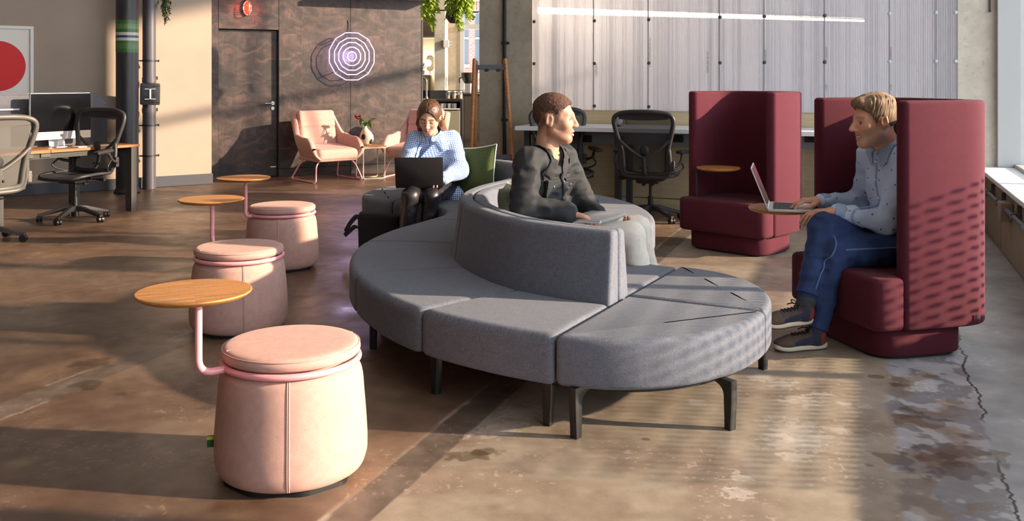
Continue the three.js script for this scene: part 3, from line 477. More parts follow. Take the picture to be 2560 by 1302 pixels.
// ================================================================ wine-red booth seats
function booth(label, x, D, gam, tableXZ) {
  const ga = gam * RAD, t = thing('booth_seat', label, 'booth', V(x, 0, -D), Math.atan2(-Math.cos(ga), Math.sin(ga)));
  const arc = (hw, zs, depth, n = 28) => { const o = []; for (let k = 0; k <= n; k++) { const f = Math.PI * k / n, c = Math.cos(f), s = Math.sin(f); o.push([hw * Math.sign(c) * Math.pow(Math.abs(c), 0.45), zs - depth * Math.pow(Math.abs(s), 0.62)]); } return o; };
  const out = arc(0.4, -0.26, 0.31), inn = arc(0.315, -0.26, 0.225).reverse();
  const front = (xo, xi) => { const r = 0.034, m = []; for (let k = 0; k <= 8; k++) { const f = Math.PI * k / 8; m.push([(xo + xi) / 2 + (xo - xi) / 2 * Math.cos(f), -0.03 + r * Math.sin(f)]); } return m; };
  const shell = [...out, ...front(-0.4, -0.315), ...inn, ...front(0.315, 0.4)].map((p) => p);
  const sh = part('shell', slab(shell.slice().reverse(), 0.15, 1.268, 0.02, 4), M.maroon, t);
  for (const [px, pz] of [[0.318, -0.26], [-0.318, -0.26], [0.0, -0.484]]) part('seam', cyl(0.004, 0.004, 0.83, px, 0.83, pz, 8), M.maroon, sh);
  const seat = roundOutline([[-0.395, 0.0, 0.02], [-0.395, 0.16, 0.12], [0.395, 0.16, 0.12], [0.395, 0.0, 0.02], [0.31, -0.02, 0.01], [0.31, -0.3, 0.1], [0.2, -0.46, 0.1], [-0.2, -0.46, 0.1], [-0.31, -0.3, 0.1], [-0.31, -0.02, 0.01]], 0.02, 8);
  part('seat', slab(seat, 0.152, 0.41, 0.026, 5), M.maroon, t);
  part('plinth', slab(roundOutline([[-0.35, -0.42, 0.16], [-0.35, 0.105, 0.15], [0.35, 0.105, 0.15], [0.35, -0.42, 0.16]], 0.15, 10), 0.014, 0.17, 0.008, 2), M.maroon, t);
  part('foot_plate', slab(roundOutline([[-0.33, -0.4], [-0.33, 0.085], [0.33, 0.085], [0.33, -0.4]], 0.15, 8), 0.0, 0.016), M.black, t);
  part('side_tag', b2(0.398, 0.403, 0.18, 0.21, -0.42, -0.405), M.black, t);
  const [tx, tz] = tableXZ, px = -0.29, pz = 0.03;
  part('table_post', bent([[px, 0.405, pz], [px, 0.635, pz], [mixn(px, tx, 0.8), 0.635, mixn(pz, tz, 0.8)]], 0.012, 0.03), M.black, t);
  part('table_top', boxUV(lathe([[0, 0.633], [0.145, 0.633], [0.168, 0.640], [0.176, 0.651], [0.174, 0.657], [0, 0.657]], 72)).translate(tx, 0, tz), M.oak, t);
  return t;
}
booth('empty wine-red felt booth seat with small round oak table inside', 1.731, 7.583, 45, [-0.12, -0.03]);
booth('wine-red felt booth seat where the man with the open laptop sits', 1.796, 4.986, 15, [-0.40, 0.20]);

// ================================================================ mesh office chairs
const meshMat = std(lin(0.02, 0.02, 0.024), 0.7, { transparent: true, opacity: 0.8, side: THREE.DoubleSide });
const meshLight = std(lin(0.10, 0.095, 0.09), 0.7, { transparent: true, opacity: 0.8, side: THREE.DoubleSide });
function officeChair(label, pos, ry, fm = M.chairFrame, mm = meshMat) {
  const t = thing('office_chair', label, 'chair', pos, ry);
  const zb = (y) => -0.23 - (y - 0.47) * 0.20, hw = [[0.47, 0.17], [0.50, 0.205], [0.60, 0.212], [0.70, 0.222], [0.80, 0.247], [0.90, 0.272], [0.975, 0.282], [1.02, 0.262], [1.047, 0.20]];
  const side = hw.map(([y, w]) => V(w, y, zb(y) - 0.015 * (w / 0.28))), top = [V(0.10, 1.058, zb(1.058) - 0.025), V(0, 1.06, zb(1.06) - 0.03), V(-0.10, 1.058, zb(1.058) - 0.025)];
  const loop = [...side, ...top, ...side.slice().reverse().map((p) => V(-p.x, p.y, p.z)), V(-0.08, 0.462, zb(0.46)), V(0.08, 0.462, zb(0.46))];
  const frame = part('back_frame', (() => { const g = tube(loop, 0.0225, true, 140, 10); return g; })(), fm, t);
  part('head_band', grid(20, 4, (u, v) => { const x = mixn(-0.235, 0.235, u), y = 1.045 - v * (0.055 + 0.012 * Math.cos((u - 0.5) * Math.PI)); return [x, y, zb(y) - 0.012 * (1 - Math.pow(Math.abs(x) / 0.25, 2)) - 0.012]; }), fm, t);
  const wAt = (y) => { for (let i = 1; i < hw.length; i++) if (y <= hw[i][0]) return mixn(hw[i - 1][1], hw[i][1], (y - hw[i - 1][0]) / (hw[i][0] - hw[i - 1][0])); return 0.2; };
  part('back_mesh', grid(16, 24, (u, v) => { const y = mixn(0.475, 1.045, v), w = wAt(y), x = mixn(-w, w, u); return [x, y, zb(y) - 0.03 * (1 - Math.pow(x / w, 2)) + 0.006]; }), mm, t);
  part('back_support', [tube([[0.248, 0.80, zb(0.8) - 0.02], [0.15, 0.715, zb(0.72) - 0.045], [0.05, 0.645, zb(0.65) - 0.06], [0, 0.625, zb(0.62) - 0.065], [-0.05, 0.645, zb(0.65) - 0.06], [-0.15, 0.715, zb(0.72) - 0.045], [-0.248, 0.80, zb(0.8) - 0.02]], 0.0155, false, 50, 10), tube([[0, 0.635, zb(0.63) - 0.065], [0, 0.56, zb(0.56) - 0.07], [0.0, 0.50, zb(0.5) - 0.055], [0, 0.455, zb(0.46) - 0.01]], 0.02, false, 24, 10)], fm, t);
  part('lumbar_pad', ball(0.05, 0, 0.69, zb(0.69) - 0.02, 0.85, 1.1, 0.35), M.blackSoft, t);
  part('lumbar_knob', [ball(0.012, 0.04, 0.53, zb(0.53) - 0.05), ball(0.012, -0.04, 0.53, zb(0.53) - 0.05)], M.castor, t);
  part('lower_frame', [tube([[0.225, 0.735, zb(0.735) - 0.005], [0.235, 0.62, zb(0.62) - 0.015], [0.228, 0.50, zb(0.5) - 0.015], [0.18, 0.445, zb(0.45) - 0.01], [0, 0.437, zb(0.44) - 0.02], [-0.18, 0.445, zb(0.45) - 0.01], [-0.228, 0.50, zb(0.5) - 0.015], [-0.235, 0.62, zb(0.62) - 0.015], [-0.225, 0.735, zb(0.735) - 0.005]], 0.021, false, 70, 10)], fm, t);
  part('seat', grid(24, 20, (u, v) => { const a = (u - 0.5) * 2, z = mixn(-0.22, 0.24, v), w = 0.235 + 0.02 * Math.sin(v * Math.PI), f = v > 0.86 ? (v - 0.86) * 0.3 : 0; return [a * w, 0.452 - 0.018 * (1 - a * a) - f, z]; }), mm, t);
  part('seat_frame', tube([[0.24, 0.45, -0.2], [0.255, 0.455, 0], [0.24, 0.445, 0.18], [0.14, 0.42, 0.25], [-0.14, 0.42, 0.25], [-0.24, 0.445, 0.18], [-0.255, 0.455, 0], [-0.24, 0.45, -0.2], [0, 0.43, -0.24]], 0.016, true, 80, 8), fm, t);
  part('tilt_box', [b2(-0.11, 0.11, 0.365, 0.43, -0.17, 0.12, 0.02), b2(-0.17, 0.17, 0.40, 0.432, -0.19, -0.02, 0.012), b2(-0.05, -0.02, 0.34, 0.37, -0.12, -0.06, 0.006), b2(0.03, 0.06, 0.34, 0.37, -0.12, -0.06, 0.006)], M.castor, t);
  part('lever', [rod(V(0.10, 0.405, -0.05), V(0.25, 0.40, -0.05), 0.008), turn(cyl(0.016, 0.016, 0.055, 0, 0, 0, 14), 'Z', Math.PI / 2, 0.275, 0.40, -0.05)], M.castor, t);
  for (const s of [1, -1]) {
    const a = part('armrest', [tube([[s * 0.232, 0.55, -0.265], [s * 0.285, 0.55, -0.24], [s * 0.315, 0.58, -0.14], [s * 0.32, 0.645, -0.08], [s * 0.315, 0.66, -0.04]], 0.014, false, 30, 8), tube([[s * 0.225, 0.46, -0.2], [s * 0.28, 0.475, -0.12], [s * 0.33, 0.52, -0.06], [s * 0.315, 0.58, -0.12]], 0.009, false, 30, 8), b2(s * 0.262 - 0.02, s * 0.262 + 0.02, 0.50, 0.60, -0.28, -0.235, 0.01)], fm, t);
    part('arm_pad', (() => { const g = box(0.088, 0.034, 0.25, 0, 0, 0, 0.017, 4); wobble(g, (x, y, z) => [x * (1 - 0.25 * Math.pow(z / 0.125, 2)), y + 0.012 * Math.pow(z / 0.125, 2) * (z > 0 ? -1 : 0.2), z]); g.rotateY(s * 0.12); return g.translate(s * 0.315, 0.672, -0.02); })(), M.blackSoft, a);
  }
  part('gas_column', [cyl(0.014, 0.014, 0.19, 0, 0.30, 0), cyl(0.027, 0.025, 0.15, 0, 0.155, 0), cyl(0.034, 0.036, 0.075, 0, 0.08, 0)], M.castor, t);
  const base = part('base', [cyl(0.045, 0.04, 0.05, 0, 0.115, 0)], M.chairFrame, t);
  for (let k = 0; k < 5; k++) {
    const a = (k * 72 + 14) * RAD, L = 0.315, d = (r, y) => V(r * Math.sin(a), y, r * Math.cos(a));
    part('base_leg', (() => { const sh = new THREE.Shape([[0.03, 0.142], [0.10, 0.135], [L - 0.03, 0.082], [L + 0.012, 0.072], [L + 0.012, 0.055], [L - 0.05, 0.062], [0.12, 0.098], [0.03, 0.095]].map((p) => new THREE.Vector2(...p))); const g = new THREE.ExtrudeGeometry(sh, { depth: 0.024, bevelEnabled: true, bevelSize: 0.004, bevelThickness: 0.008, bevelSegments: 2 }); g.translate(0, 0, -0.012); return turn(plain(g), 'Y', a - Math.PI / 2); })(), M.chairFrame, base);
    const c = d(L, 0.03), sp = a + 1.1 + k * 1.7, ax = V(Math.cos(sp), 0, -Math.sin(sp)); const wheel = (o) => { const g = new THREE.CylinderGeometry(0.03, 0.03, 0.02, 20); g.rotateZ(Math.PI / 2); g.rotateY(sp); return plain(g.translate(c.x + ax.x * o, 0.03, c.z + ax.z * o)); };
    part('castor', [wheel(0.015), wheel(-0.015), rod(d(L, 0.045), d(L, 0.075), 0.009)], M.castor, base);
  }
  return t;
}
const face = (dx, dD) => Math.atan2(dx, -dD);
const ch1 = officeChair('black mesh office chair at the white desk, between the smiling man and the empty booth', V((1626 - CX) * 9.25 / FOC, 0, -9.25), face(0.33, 0.94));
ch1.userData.label = 'black mesh office chair tucked at the white desk beside the empty booth';
copyOf(ch1, V((1412 - CX) * 9.45 / FOC, 0, -9.45), face(0.16, 0.98), 'black mesh office chair at the white desk behind the man in the dark jacket');
copyOf(ch1, V(-4.22, 0, -9.2), face(-0.3, 0.95), 'black mesh office chair in front of the desktop computer on the wooden desk');
officeChair('office chair with pale mesh back, at the wooden desk near its unlit end', V(-4.42, 0, -7.95), face(-0.78, 0.62), std(lin(0.10, 0.092, 0.085), 0.45), meshLight).userData.label = 'office chair with lighter brown-grey frame, at the wooden desk beside the white rail';

// ================================================================ pink armchairs by the plywood wall
{
  const skin = M.pinkFelt;
  const a = thing('lounge_armchair', 'pink upholstered lounge chair on a thin pink frame, in front of the dark door side', 'armchair', V(-2.50, 0, -12.86), face(0.62, -0.78));
  // shell: wraps from arm to arm; the top line is high at the back and low along the arms
  const shellTop = (u) => { const s = Math.abs(u); return s < 0.42 ? 0.885 - 0.02 * s : s < 0.60 ? mixn(0.875, 0.60, sstep(0.42, 0.60, s)) : mixn(0.60, 0.565, sstep(0.6, 0.8, s)) - 0.13 * Math.pow(clamp((s - 0.84) / 0.16), 2); };
  const plan = (u, o) => { const s = Math.sign(u), w = Math.abs(u), hw = 0.355 + o; if (w < 0.44) return [u / 0.44 * (0.30 + o * 0.8), -0.30 - o + 0.03 * Math.pow(w / 0.44, 2)]; const k = (w - 0.44) / 0.56; return [s * mixn(0.30 + o * 0.8, hw, sstep(0, 0.35, k)), mixn(-0.27 - o, 0.33, k)]; };
  const shell = (o, v0) => (u, v) => { const q = u * 2 - 1, [x, z] = plan(q, o), yt = shellTop(q), y = mixn(0.30 + (Math.abs(q) > 0.7 ? 0.0 : 0), yt, v), lean = (y - 0.30) * (Math.abs(q) < 0.6 ? -0.22 : -0.22 * sstep(1, 0.6, Math.abs(q))), tap = 1 - 0.26 * (1 - v) * (1 - v); return [x * tap, y, z * (0.96 + 0.04 * v) + lean]; };
  const outer = grid(64, 12, shell(0.035)), inner = grid(64, 12, shell(-0.03));
  const rim = grid(64, 8, (u, v) => { const A = shell(0.035)(u, 1), B = shell(-0.03)(u, 1), f = v * Math.PI; const t = (1 - Math.cos(f)) / 2; return [mixn(A[0], B[0], t), mixn(A[1], B[1], t) + 0.022 * Math.sin(f), mixn(A[2], B[2], t)]; });
  const cap = (u) => grid(8, 12, (w, v) => { const A = shell(0.035)(u, v), B = shell(-0.03)(u, v), f = w * Math.PI, t = (1 - Math.cos(f)) / 2; return [mixn(A[0], B[0], t), mixn(A[1], B[1], t), mixn(A[2], B[2], t) + 0.028 * Math.sin(f)]; });
  const ds = skin.clone(); ds.side = THREE.DoubleSide;
  part('shell', [outer, inner, rim, cap(0), cap(1)].map((g) => boxUV(g)), ds, a);
  part('seat_cushion', (() => { const g = box(0.60, 0.15, 0.62, 0, 0, 0, 0.06, 5); wobble(g, (x, y, z) => [x * (z > 0.2 ? 1.0 : 0.97), y + 0.02 * Math.cos(x * 4) * (y > 0 ? 1 : 0), z]); g.rotateX(0.09); return boxUV(g.translate(0, 0.375, 0.04)); })(), skin, a);
  const bk = part('back_cushion', (() => { const g = box(0.54, 0.29, 0.10, 0, 0, 0, 0.045, 5); g.rotateX(-0.22); return boxUV(g.translate(0, 0.575, -0.265)); })(), skin, a);
  part('headrest', (() => { const g = box(0.545, 0.25, 0.105, 0, 0, 0, 0.045, 5); g.rotateX(-0.22); return boxUV(g.translate(0, 0.805, -0.318)); })(), skin, a);
  part('underside', slab(roundOutline([[-0.30, -0.28], [-0.30, 0.33], [0.30, 0.33], [0.30, -0.28]], 0.08), 0.275, 0.32, 0.015), skin, a);
  for (const s of [-1, 1]) part('sled_leg', bent([[s * 0.23, 0.285, 0.24], [s * 0.29, 0.22, 0.26], [s * 0.345, 0.012, 0.36], [s * 0.345, 0.012, -0.36], [s * 0.29, 0.22, -0.22], [s * 0.23, 0.285, -0.18]], 0.0105, 0.05), M.pinkMetal, a);
  part('cross_bar', [rod(V(-0.23, 0.275, 0.24), V(0.23, 0.275, 0.24), 0.009), rod(V(-0.23, 0.275, -0.18), V(0.23, 0.275, -0.18), 0.009)], M.pinkMetal, a);
  for (const [x, z] of [[0.345, 0.3], [-0.345, 0.3], [0.345, -0.3], [-0.345, -0.3]]) part('glide', cyl(0.012, 0.012, 0.008, x, 0.004, z, 12), M.white, a);
  copyOf(a, V(-1.33, 0, -13.3), face(-0.34, -0.94), 'pink upholstered lounge chair on a thin pink frame, partly hidden behind the woman');
  a.userData.label = 'pink upholstered lounge chair on a thin pink frame, beside the dark plywood door';
}
// little table between the armchairs with vase and flower
{
  const p = V((926 - CX) * 13.05 / FOC, 0, -13.05), t = thing('side_table', 'small square side table with looped cream legs, between the pink armchairs', 'table', p, 30 * RAD), cream = std(lin(0.62, 0.52, 0.42), 0.5), h = 0.455;
  part('table_top', b2(-0.17, 0.17, h - 0.018, h, -0.17, 0.17, 0.006), M.poleWood, t);
  for (const z of [-0.13, 0.13]) part('loop_leg', bent([[-0.155, h - 0.02, z], [-0.155, 0.009, z], [0.155, 0.009, z], [0.155, h - 0.02, z]], 0.0085, 0.03), cream, t);
  part('top_frame', [b2(-0.165, 0.165, h - 0.034, h - 0.018, -0.165, 0.165, 0.004)], cream, t);
  const vz = W(913, 358, 13.05).setY(h), v = thing('vase', 'cream ceramic vase with large dark oval openings on the small side table', 'vase', vz), cer = std(lin(0.62, 0.50, 0.38), 0.45);
  const g = lathe([[0.0, 0.0], [0.072, 0.0], [0.088, 0.03], [0.098, 0.08], [0.092, 0.13], [0.068, 0.18], [0.042, 0.215], [0.030, 0.24], [0.034, 0.26], [0.026, 0.26], [0.024, 0.24], [0, 0.235]], 40);
  wobble(g, (x, y, z) => [x + 0.02 * Math.sin(y * 14), y, z]); part('body', g, cer, v);
  for (const [a, y, w, h2] of [[-0.35, 0.115, 0.032, 0.045], [0.95, 0.06, 0.028, 0.042]]) part('opening', (() => { const e = ball(1, 0, 0, 0, w, h2, 0.018, 24); e.rotateY(a); return e.translate(0.087 * Math.sin(a) + 0.02 * Math.sin(y * 14), y, 0.087 * Math.cos(a)); })(), std(lin(0.02, 0.012, 0.01), 0.8), v, 'dark opening');
  const f = thing('cut_flower', 'dark red flower with drooping green leaves standing in the cream vase', 'flower', vz.clone().setY(h + 0.22)), green = phys(lin(0.10, 0.20, 0.035), 0.6, { transmission: 0.2, thickness: 0, side: THREE.DoubleSide });
  part('stem', tube([[0, 0, 0], [-0.01, 0.07, 0.01], [-0.05, 0.14, 0.01], [-0.085, 0.165, 0.01]], 0.0045, false, 24, 6), green, f);
  part('stem', tube([[0, 0, 0], [0.02, 0.05, 0.01], [0.05, 0.10, 0.02]], 0.004, false, 20, 6), green, f);
  const red = std(lin(0.20, 0.008, 0.02), 0.7); for (let k = 0; k < 9; k++) { const a = k * 2.4, r = 0.016 + 0.012 * (k % 3); part('petal', ball(0.022, -0.10 + r * Math.cos(a), 0.165 + 0.018 * Math.sin(k * 1.7), r * Math.sin(a), 1, 0.75, 0.8, 10), red, f); }
  const leaf = (x, y, z, rx, rz, ry, L) => { const q = grid(6, 10, (u, v) => { const w = 0.36 * Math.sin(Math.PI * Math.pow(v, 0.8)) * L; return [(u - 0.5) * w, v * L, 0.25 * L * v * v - 0.1 * L * Math.abs(u - 0.5)]; }); q.rotateX(rx); q.rotateZ(rz); q.rotateY(ry); part('leaf', q.translate(x, y, z), green, f); };
  for (const a of [[0.05, 0.10, 0.02, 2.2, 0.3, 0.2, 0.13], [0.05, 0.11, 0.02, 1.9, -0.6, 1.2, 0.13], [0.045, 0.1, 0.02, 1.2, -0.8, 0.4, 0.12], [0.04, 0.1, 0.01, 2.4, -0.2, -0.8, 0.12], [-0.06, 0.14, 0.01, 2.4, 0.4, -0.3, 0.12], [-0.05, 0.13, 0.01, 2.7, 0.7, 0.5, 0.14], [-0.07, 0.15, 0.01, 2.1, 0.9, 0.1, 0.11], [-0.06, 0.155, 0.0, 0.3, 0.1, 0.1, 0.06], [0.06, 0.12, 0.0, 0.9, -0.9, 0.9, 0.1]]) leaf(...a);
}
// ================================================================ work desk on the left
const FD = new Frame(-3.9, 9.87, 58), DESK = 0.69;
{
  const t = thing('work_desk', 'long oak-topped work desk with dark rectangular metal legs and a black cable beam', 'desk', FD.o, FD.a);
  part('table_top', b2(-0.93, 0.05, DESK - 0.028, DESK, -0.5, 0.0, 0.003), M.deskWood, t); part('table_top', b2(-2.6, -0.934, DESK - 0.028, DESK, -0.5, 0.0, 0.003), M.deskWood, t); part('table_top', b2(-2.6, 0.05, DESK - 0.028, DESK, -1.1, -0.56, 0.003), M.deskWood, t);
  const lm = std(lin(0.045, 0.042, 0.042), 0.5);
  for (const [x, z] of [[-0.01, -0.06], [-0.01, -1.04], [-1.42, -0.06], [-1.42, -1.04]]) part('leg', [b2(x - 0.035, x + 0.035, 0.02, DESK - 0.028, z - 0.05, z + 0.05, 0.004), b2(x - 0.03, x + 0.03, 0, 0.02, z - 0.045, z + 0.045)], lm, t);
  for (const x of [-0.01, -1.42]) part('leg_rail', b2(x - 0.03, x + 0.03, DESK - 0.09, DESK - 0.028, -1.04, -0.06), lm, t);
  part('cable_beam', [b2(-2.5, -0.05, DESK - 0.085, DESK - 0.03, -0.30, -0.22), b2(-1.38, -0.5, DESK - 0.08, DESK - 0.035, -0.06, -0.02)], M.black, t);
  for (const x of [-1.15, -0.98]) part('clip', b2(x - 0.05, x + 0.05, DESK - 0.068, DESK - 0.032, -0.03, -0.008, 0.004), lm, t);
  const s = thing('desk_screen', 'grey felt desk divider with cut-off corners behind the desktop computer', 'divider', FD.o, FD.a);
  const sh = roundOutline([[-2.5, DESK - 0.05], [0.03, DESK - 0.05], [0.03, 1.10, 0.03], [-0.09, 1.222, 0.05], [-2.5, 1.222]], 0.01, 4);
  part('felt_panel', plate(sh, -0.548, -0.513, 0.008), M.screenFelt, s); part('binding', b2(-2.5, -0.17, 1.208, 1.229, -0.552, -0.509, 0.004), M.screenFelt, s); part('notch', b2(-0.012, 0.033, 1.085, 1.092, -0.512, -0.510), M.black, s);
  const r = thing('picture_rail', 'thin white rail with a red end clipped along the felt desk divider', 'rail', FD.o, FD.a);
  part('rail', b2(-1.75, -0.95, 1.062, 1.078, -0.512, -0.49, 0.003), M.white, r); part('red_end', b2(-2.3, -1.75, 1.062, 1.078, -0.512, -0.49, 0.003), std(lin(0.5, 0.02, 0.03), 0.5), r);
  // all-in-one computer
  const c = thing('desktop_computer', 'silver all-in-one desktop computer with a dark screen on the oak desk', 'computer', FD.at(-0.62, DESK, -0.33), FD.a);
  part('case', plate(roundOutline([[-0.325, 0.075], [0.325, 0.075], [0.325, 0.535], [-0.325, 0.535]], 0.015), -0.02, 0.008, 0.004), M.alu, c);
  part('screen', b2(-0.322, 0.322, 0.155, 0.532, 0.0082, 0.0105, 0.001, 1), std(lin(0.004, 0.004, 0.005), 0.12), c);
  part('chin', b2(-0.322, 0.322, 0.078, 0.154, 0.0082, 0.010, 0.001, 1), std(lin(0.50, 0.48, 0.47), 0.4), c);
  const ap = new THREE.Shape(); ap.moveTo(0, 0.012); ap.bezierCurveTo(0.006, 0.016, 0.013, 0.014, 0.0145, 0.009); ap.bezierCurveTo(0.009, 0.006, 0.009, -0.002, 0.0155, -0.004); ap.bezierCurveTo(0.013, -0.013, 0.007, -0.018, 0.001, -0.0155); ap.bezierCurveTo(-0.006, -0.018, -0.011, -0.015, -0.0145, -0.006); ap.bezierCurveTo(-0.017, 0.003, -0.013, 0.014, 0, 0.012);
  const lf = new THREE.Shape(); lf.moveTo(0.001, 0.014); lf.bezierCurveTo(0.001, 0.02, 0.004, 0.023, 0.008, 0.024); lf.bezierCurveTo(0.008, 0.019, 0.005, 0.015, 0.001, 0.014);
  part('maker_mark', [plate(ap, 0, 0.0012), plate(lf, 0, 0.0012)].map((g) => g.translate(0, 0.116, 0.0101)), M.black, c, 'black fruit emblem');
  part('stand', [plate(roundOutline([[-0.085, 0], [0.085, 0], [0.085, 0.25], [-0.085, 0.25]], 0.01), -0.004, 0.004, 0.001).rotateX(-0.18).translate(0, 0.008, -0.065), slab(roundOutline([[-0.1, -0.12], [-0.1, 0.08], [0.1, 0.08], [0.1, -0.12]], 0.01), 0, 0.008)], M.alu, c);
  solo('keyboard', [b2(-0.21, 0.21, 0, 0.008, -0.056, 0.056, 0.004), ...Array.from({ length: 55 }, (_, i) => b2(-0.2 + (i % 11) * 0.0365, -0.168 + (i % 11) * 0.0365, 0.008, 0.011, -0.05 + Math.floor(i / 11) * 0.0205, -0.033 + Math.floor(i / 11) * 0.0205))], std(lin(0.6, 0.58, 0.55), 0.5), 'slim white keyboard in front of the desktop computer', 'keyboard', undefined, FD.at(-0.42, DESK, -0.1), FD.a + 0.06);
}
// ================================================================ poster, column, pipe on the painted wall
{
  const s1 = FL.s(83), s0 = FL.s(-135), yt = FL.hit(78, 66)[1], yb = 0.62, t = thing('framed_poster', 'white-framed poster with a large red disc on the painted wall', 'poster', FL.o, FL.a), fw = 0.035;
  part('frame', [b2(s0, s1, yt - fw, yt, 0.003, 0.035, 0.003, 1), b2(s0, s1, yb, yb + fw, 0.003, 0.035, 0.003, 1), b2(s1 - fw, s1, yb + fw, yt - fw, 0.003, 0.035, 0.003, 1), b2(s0, s0 + fw, yb + fw, yt - fw, 0.003, 0.035, 0.003, 1)], std(lin(0.72, 0.68, 0.64), 0.5), t);
  part('paper', b2(s0 + fw, s1 - fw, yb + fw, yt - fw, 0.003, 0.010), std(lin(0.74, 0.70, 0.66), 0.8), t);
  const [cs, chh] = FL.hit(-6, 165), rr = FL.s(64) - cs; part('red_disc', turn(cyl(rr, rr, 0.001, 0, 0, 0, 72), 'X', Math.PI / 2, cs, chh, 0.0106), std(lin(0.60, 0.004, 0.006), 0.6), t, 'printed red disc');
}
{
  const cp = V((318 - CX) * 11.4 / FOC, 0, -11.4), r = 0.127, t = thing('cast_iron_column', 'round dark iron column with a green banded wrap and flaking paint', 'column', cp), yD = (py) => EYE - (py - HY) * 11.4 / FOC;
  const rough = tex(256, 512, (i, j) => 0.5 + 0.5 * (fbm(i / 256 * 12, j / 512 * 40, 4, 0) - 0.5) + 0.3 * Math.pow(n2(i / 256 * 14, j / 512 * 60), 4), false, 1, 1), colMap = tex(256, 512, (i, j) => { const k = 0.17 + 0.05 * (fbm(i / 256 * 10, j / 512 * 30, 3) - 0.5); return [k * 1.05, k * 0.98, k * 1.08]; });
  const im = std(lin(1, 1, 1), 0.42, { map: colMap, bumpMap: rough, bumpScale: 0.006 });
  part('shaft', cyl(r, r, CEIL - 0.01, 0, CEIL / 2, 0, 48), im, t); part('foot', lathe([[0, 0], [0.15, 0], [0.15, 0.02], [0.135, 0.05], [r, 0.07], [0, 0.07]], 40), im, t);
  const cv = document.createElement('canvas'); cv.width = 1024; cv.height = 256; const x = cv.getContext('2d');
  x.fillStyle = '#3f7a35'; x.fillRect(0, 0, 1024, 256); x.fillStyle = '#e9e2d2'; x.fillRect(0, 96, 1024, 66); x.fillStyle = '#1d4f86'; x.fillRect(0, 120, 1024, 19);
  for (let i = 0; i < 60; i++) { x.fillStyle = '#e6e7c8'; const px = i * 17 + 4; x.fillRect(px, 40, 4, 26); x.fillRect(px - 2, 32, 8, 4); x.fillRect(px - 1, 66, 6, 3); x.fillStyle = i % 2 ? '#9fb36a' : '#b9c58a'; x.fillRect(px, 172 + (i * 7) % 13, 2, 52); x.fillRect(px + 7, 176 + (i * 11) % 17, 2, 40); }
  const wt = new THREE.CanvasTexture(cv); wt.colorSpace = THREE.SRGBColorSpace; wt.wrapS = THREE.RepeatWrapping;
  part('printed_wrap', plain(new THREE.CylinderGeometry(r + 0.002, r + 0.002, yD(51) - yD(132), 64, 1, true).translate(0, (yD(51) + yD(132)) / 2, 0)), std(lin(0.6, 0.6, 0.6), 0.35, { map: wt, side: THREE.DoubleSide }), t, 'green wrap with white and blue bands');
  const pp = V((373 - CX) * 11.78 / FOC, 0, -11.78), q = thing('drain_pipe', 'dark metal drain pipe with collars beside the round column', 'pipe', pp, FL.a), pm = std(lin(0.06, 0.055, 0.066), 0.38), y2 = (py) => EYE - (py - HY) * 11.78 / FOC;
  part('pipe', cyl(0.078, 0.078, CEIL - 0.01, 0, CEIL / 2, 0, 40), pm, q);
  for (const y of [y2(200), y2(276)]) part('collar', cyl(0.084, 0.084, 0.06, 0, y, 0, 40), pm, q);
  for (const y of [y2(152), y2(313), y2(389)]) part('clamp', [cyl(0.083, 0.083, 0.022, 0, y, 0, 40), b2(-0.14, -0.07, y - 0.009, y + 0.009, -0.02, 0.0), b2(0.07, 0.12, y - 0.009, y + 0.009, -0.012, 0.012, 0.003), b2(0.105, 0.118, y - 0.014, y + 0.014, -0.016, 0.016, 0.004)], M.black, q);
  for (const y of [y2(195), y2(274)]) part('bolt', b2(0.075, 0.098, y - 0.02, y + 0.02, 0.0, 0.03, 0.004), M.black, q);
  const bw = W(375, 235, 11.62), bx = thing('switch_box', 'dark square switch box with a moulded handle fixed to the drain pipe', 'box', bw, FL.a - 0.2), bm = std(lin(0.035, 0.032, 0.036), 0.45);
  part('plate', plate(roundOutline([[-0.115, -0.13], [0.115, -0.135], [0.118, 0.13], [-0.112, 0.135]], 0.022), -0.02, 0.025, 0.008), bm, bx);
  part('lever', [b2(-0.012, 0.012, -0.065, 0.065, 0.025, 0.045, 0.005), b2(-0.065, 0.065, 0.055, 0.068, 0.022, 0.036, 0.004), b2(-0.065, 0.065, -0.068, -0.055, 0.022, 0.036, 0.004)], M.steel, bx);
  part('dial', [turn(cyl(0.03, 0.03, 0.01, 0, 0, 0, 20), 'X', Math.PI / 2, -0.045, 0, 0.026), turn(cyl(0.02, 0.02, 0.01, 0, 0, 0, 20), 'X', Math.PI / 2, 0.06, -0.015, 0.026)], bm, bx); part('rib', [b2(0.03, 0.11, -0.105, -0.092, 0.024, 0.034, 0.003), b2(-0.11, -0.06, -0.105, -0.092, 0.024, 0.034, 0.003), b2(0.03, 0.11, 0.092, 0.105, 0.024, 0.034, 0.003), b2(-0.11, -0.06, 0.092, 0.105, 0.024, 0.034, 0.003)], bm, bx);
}
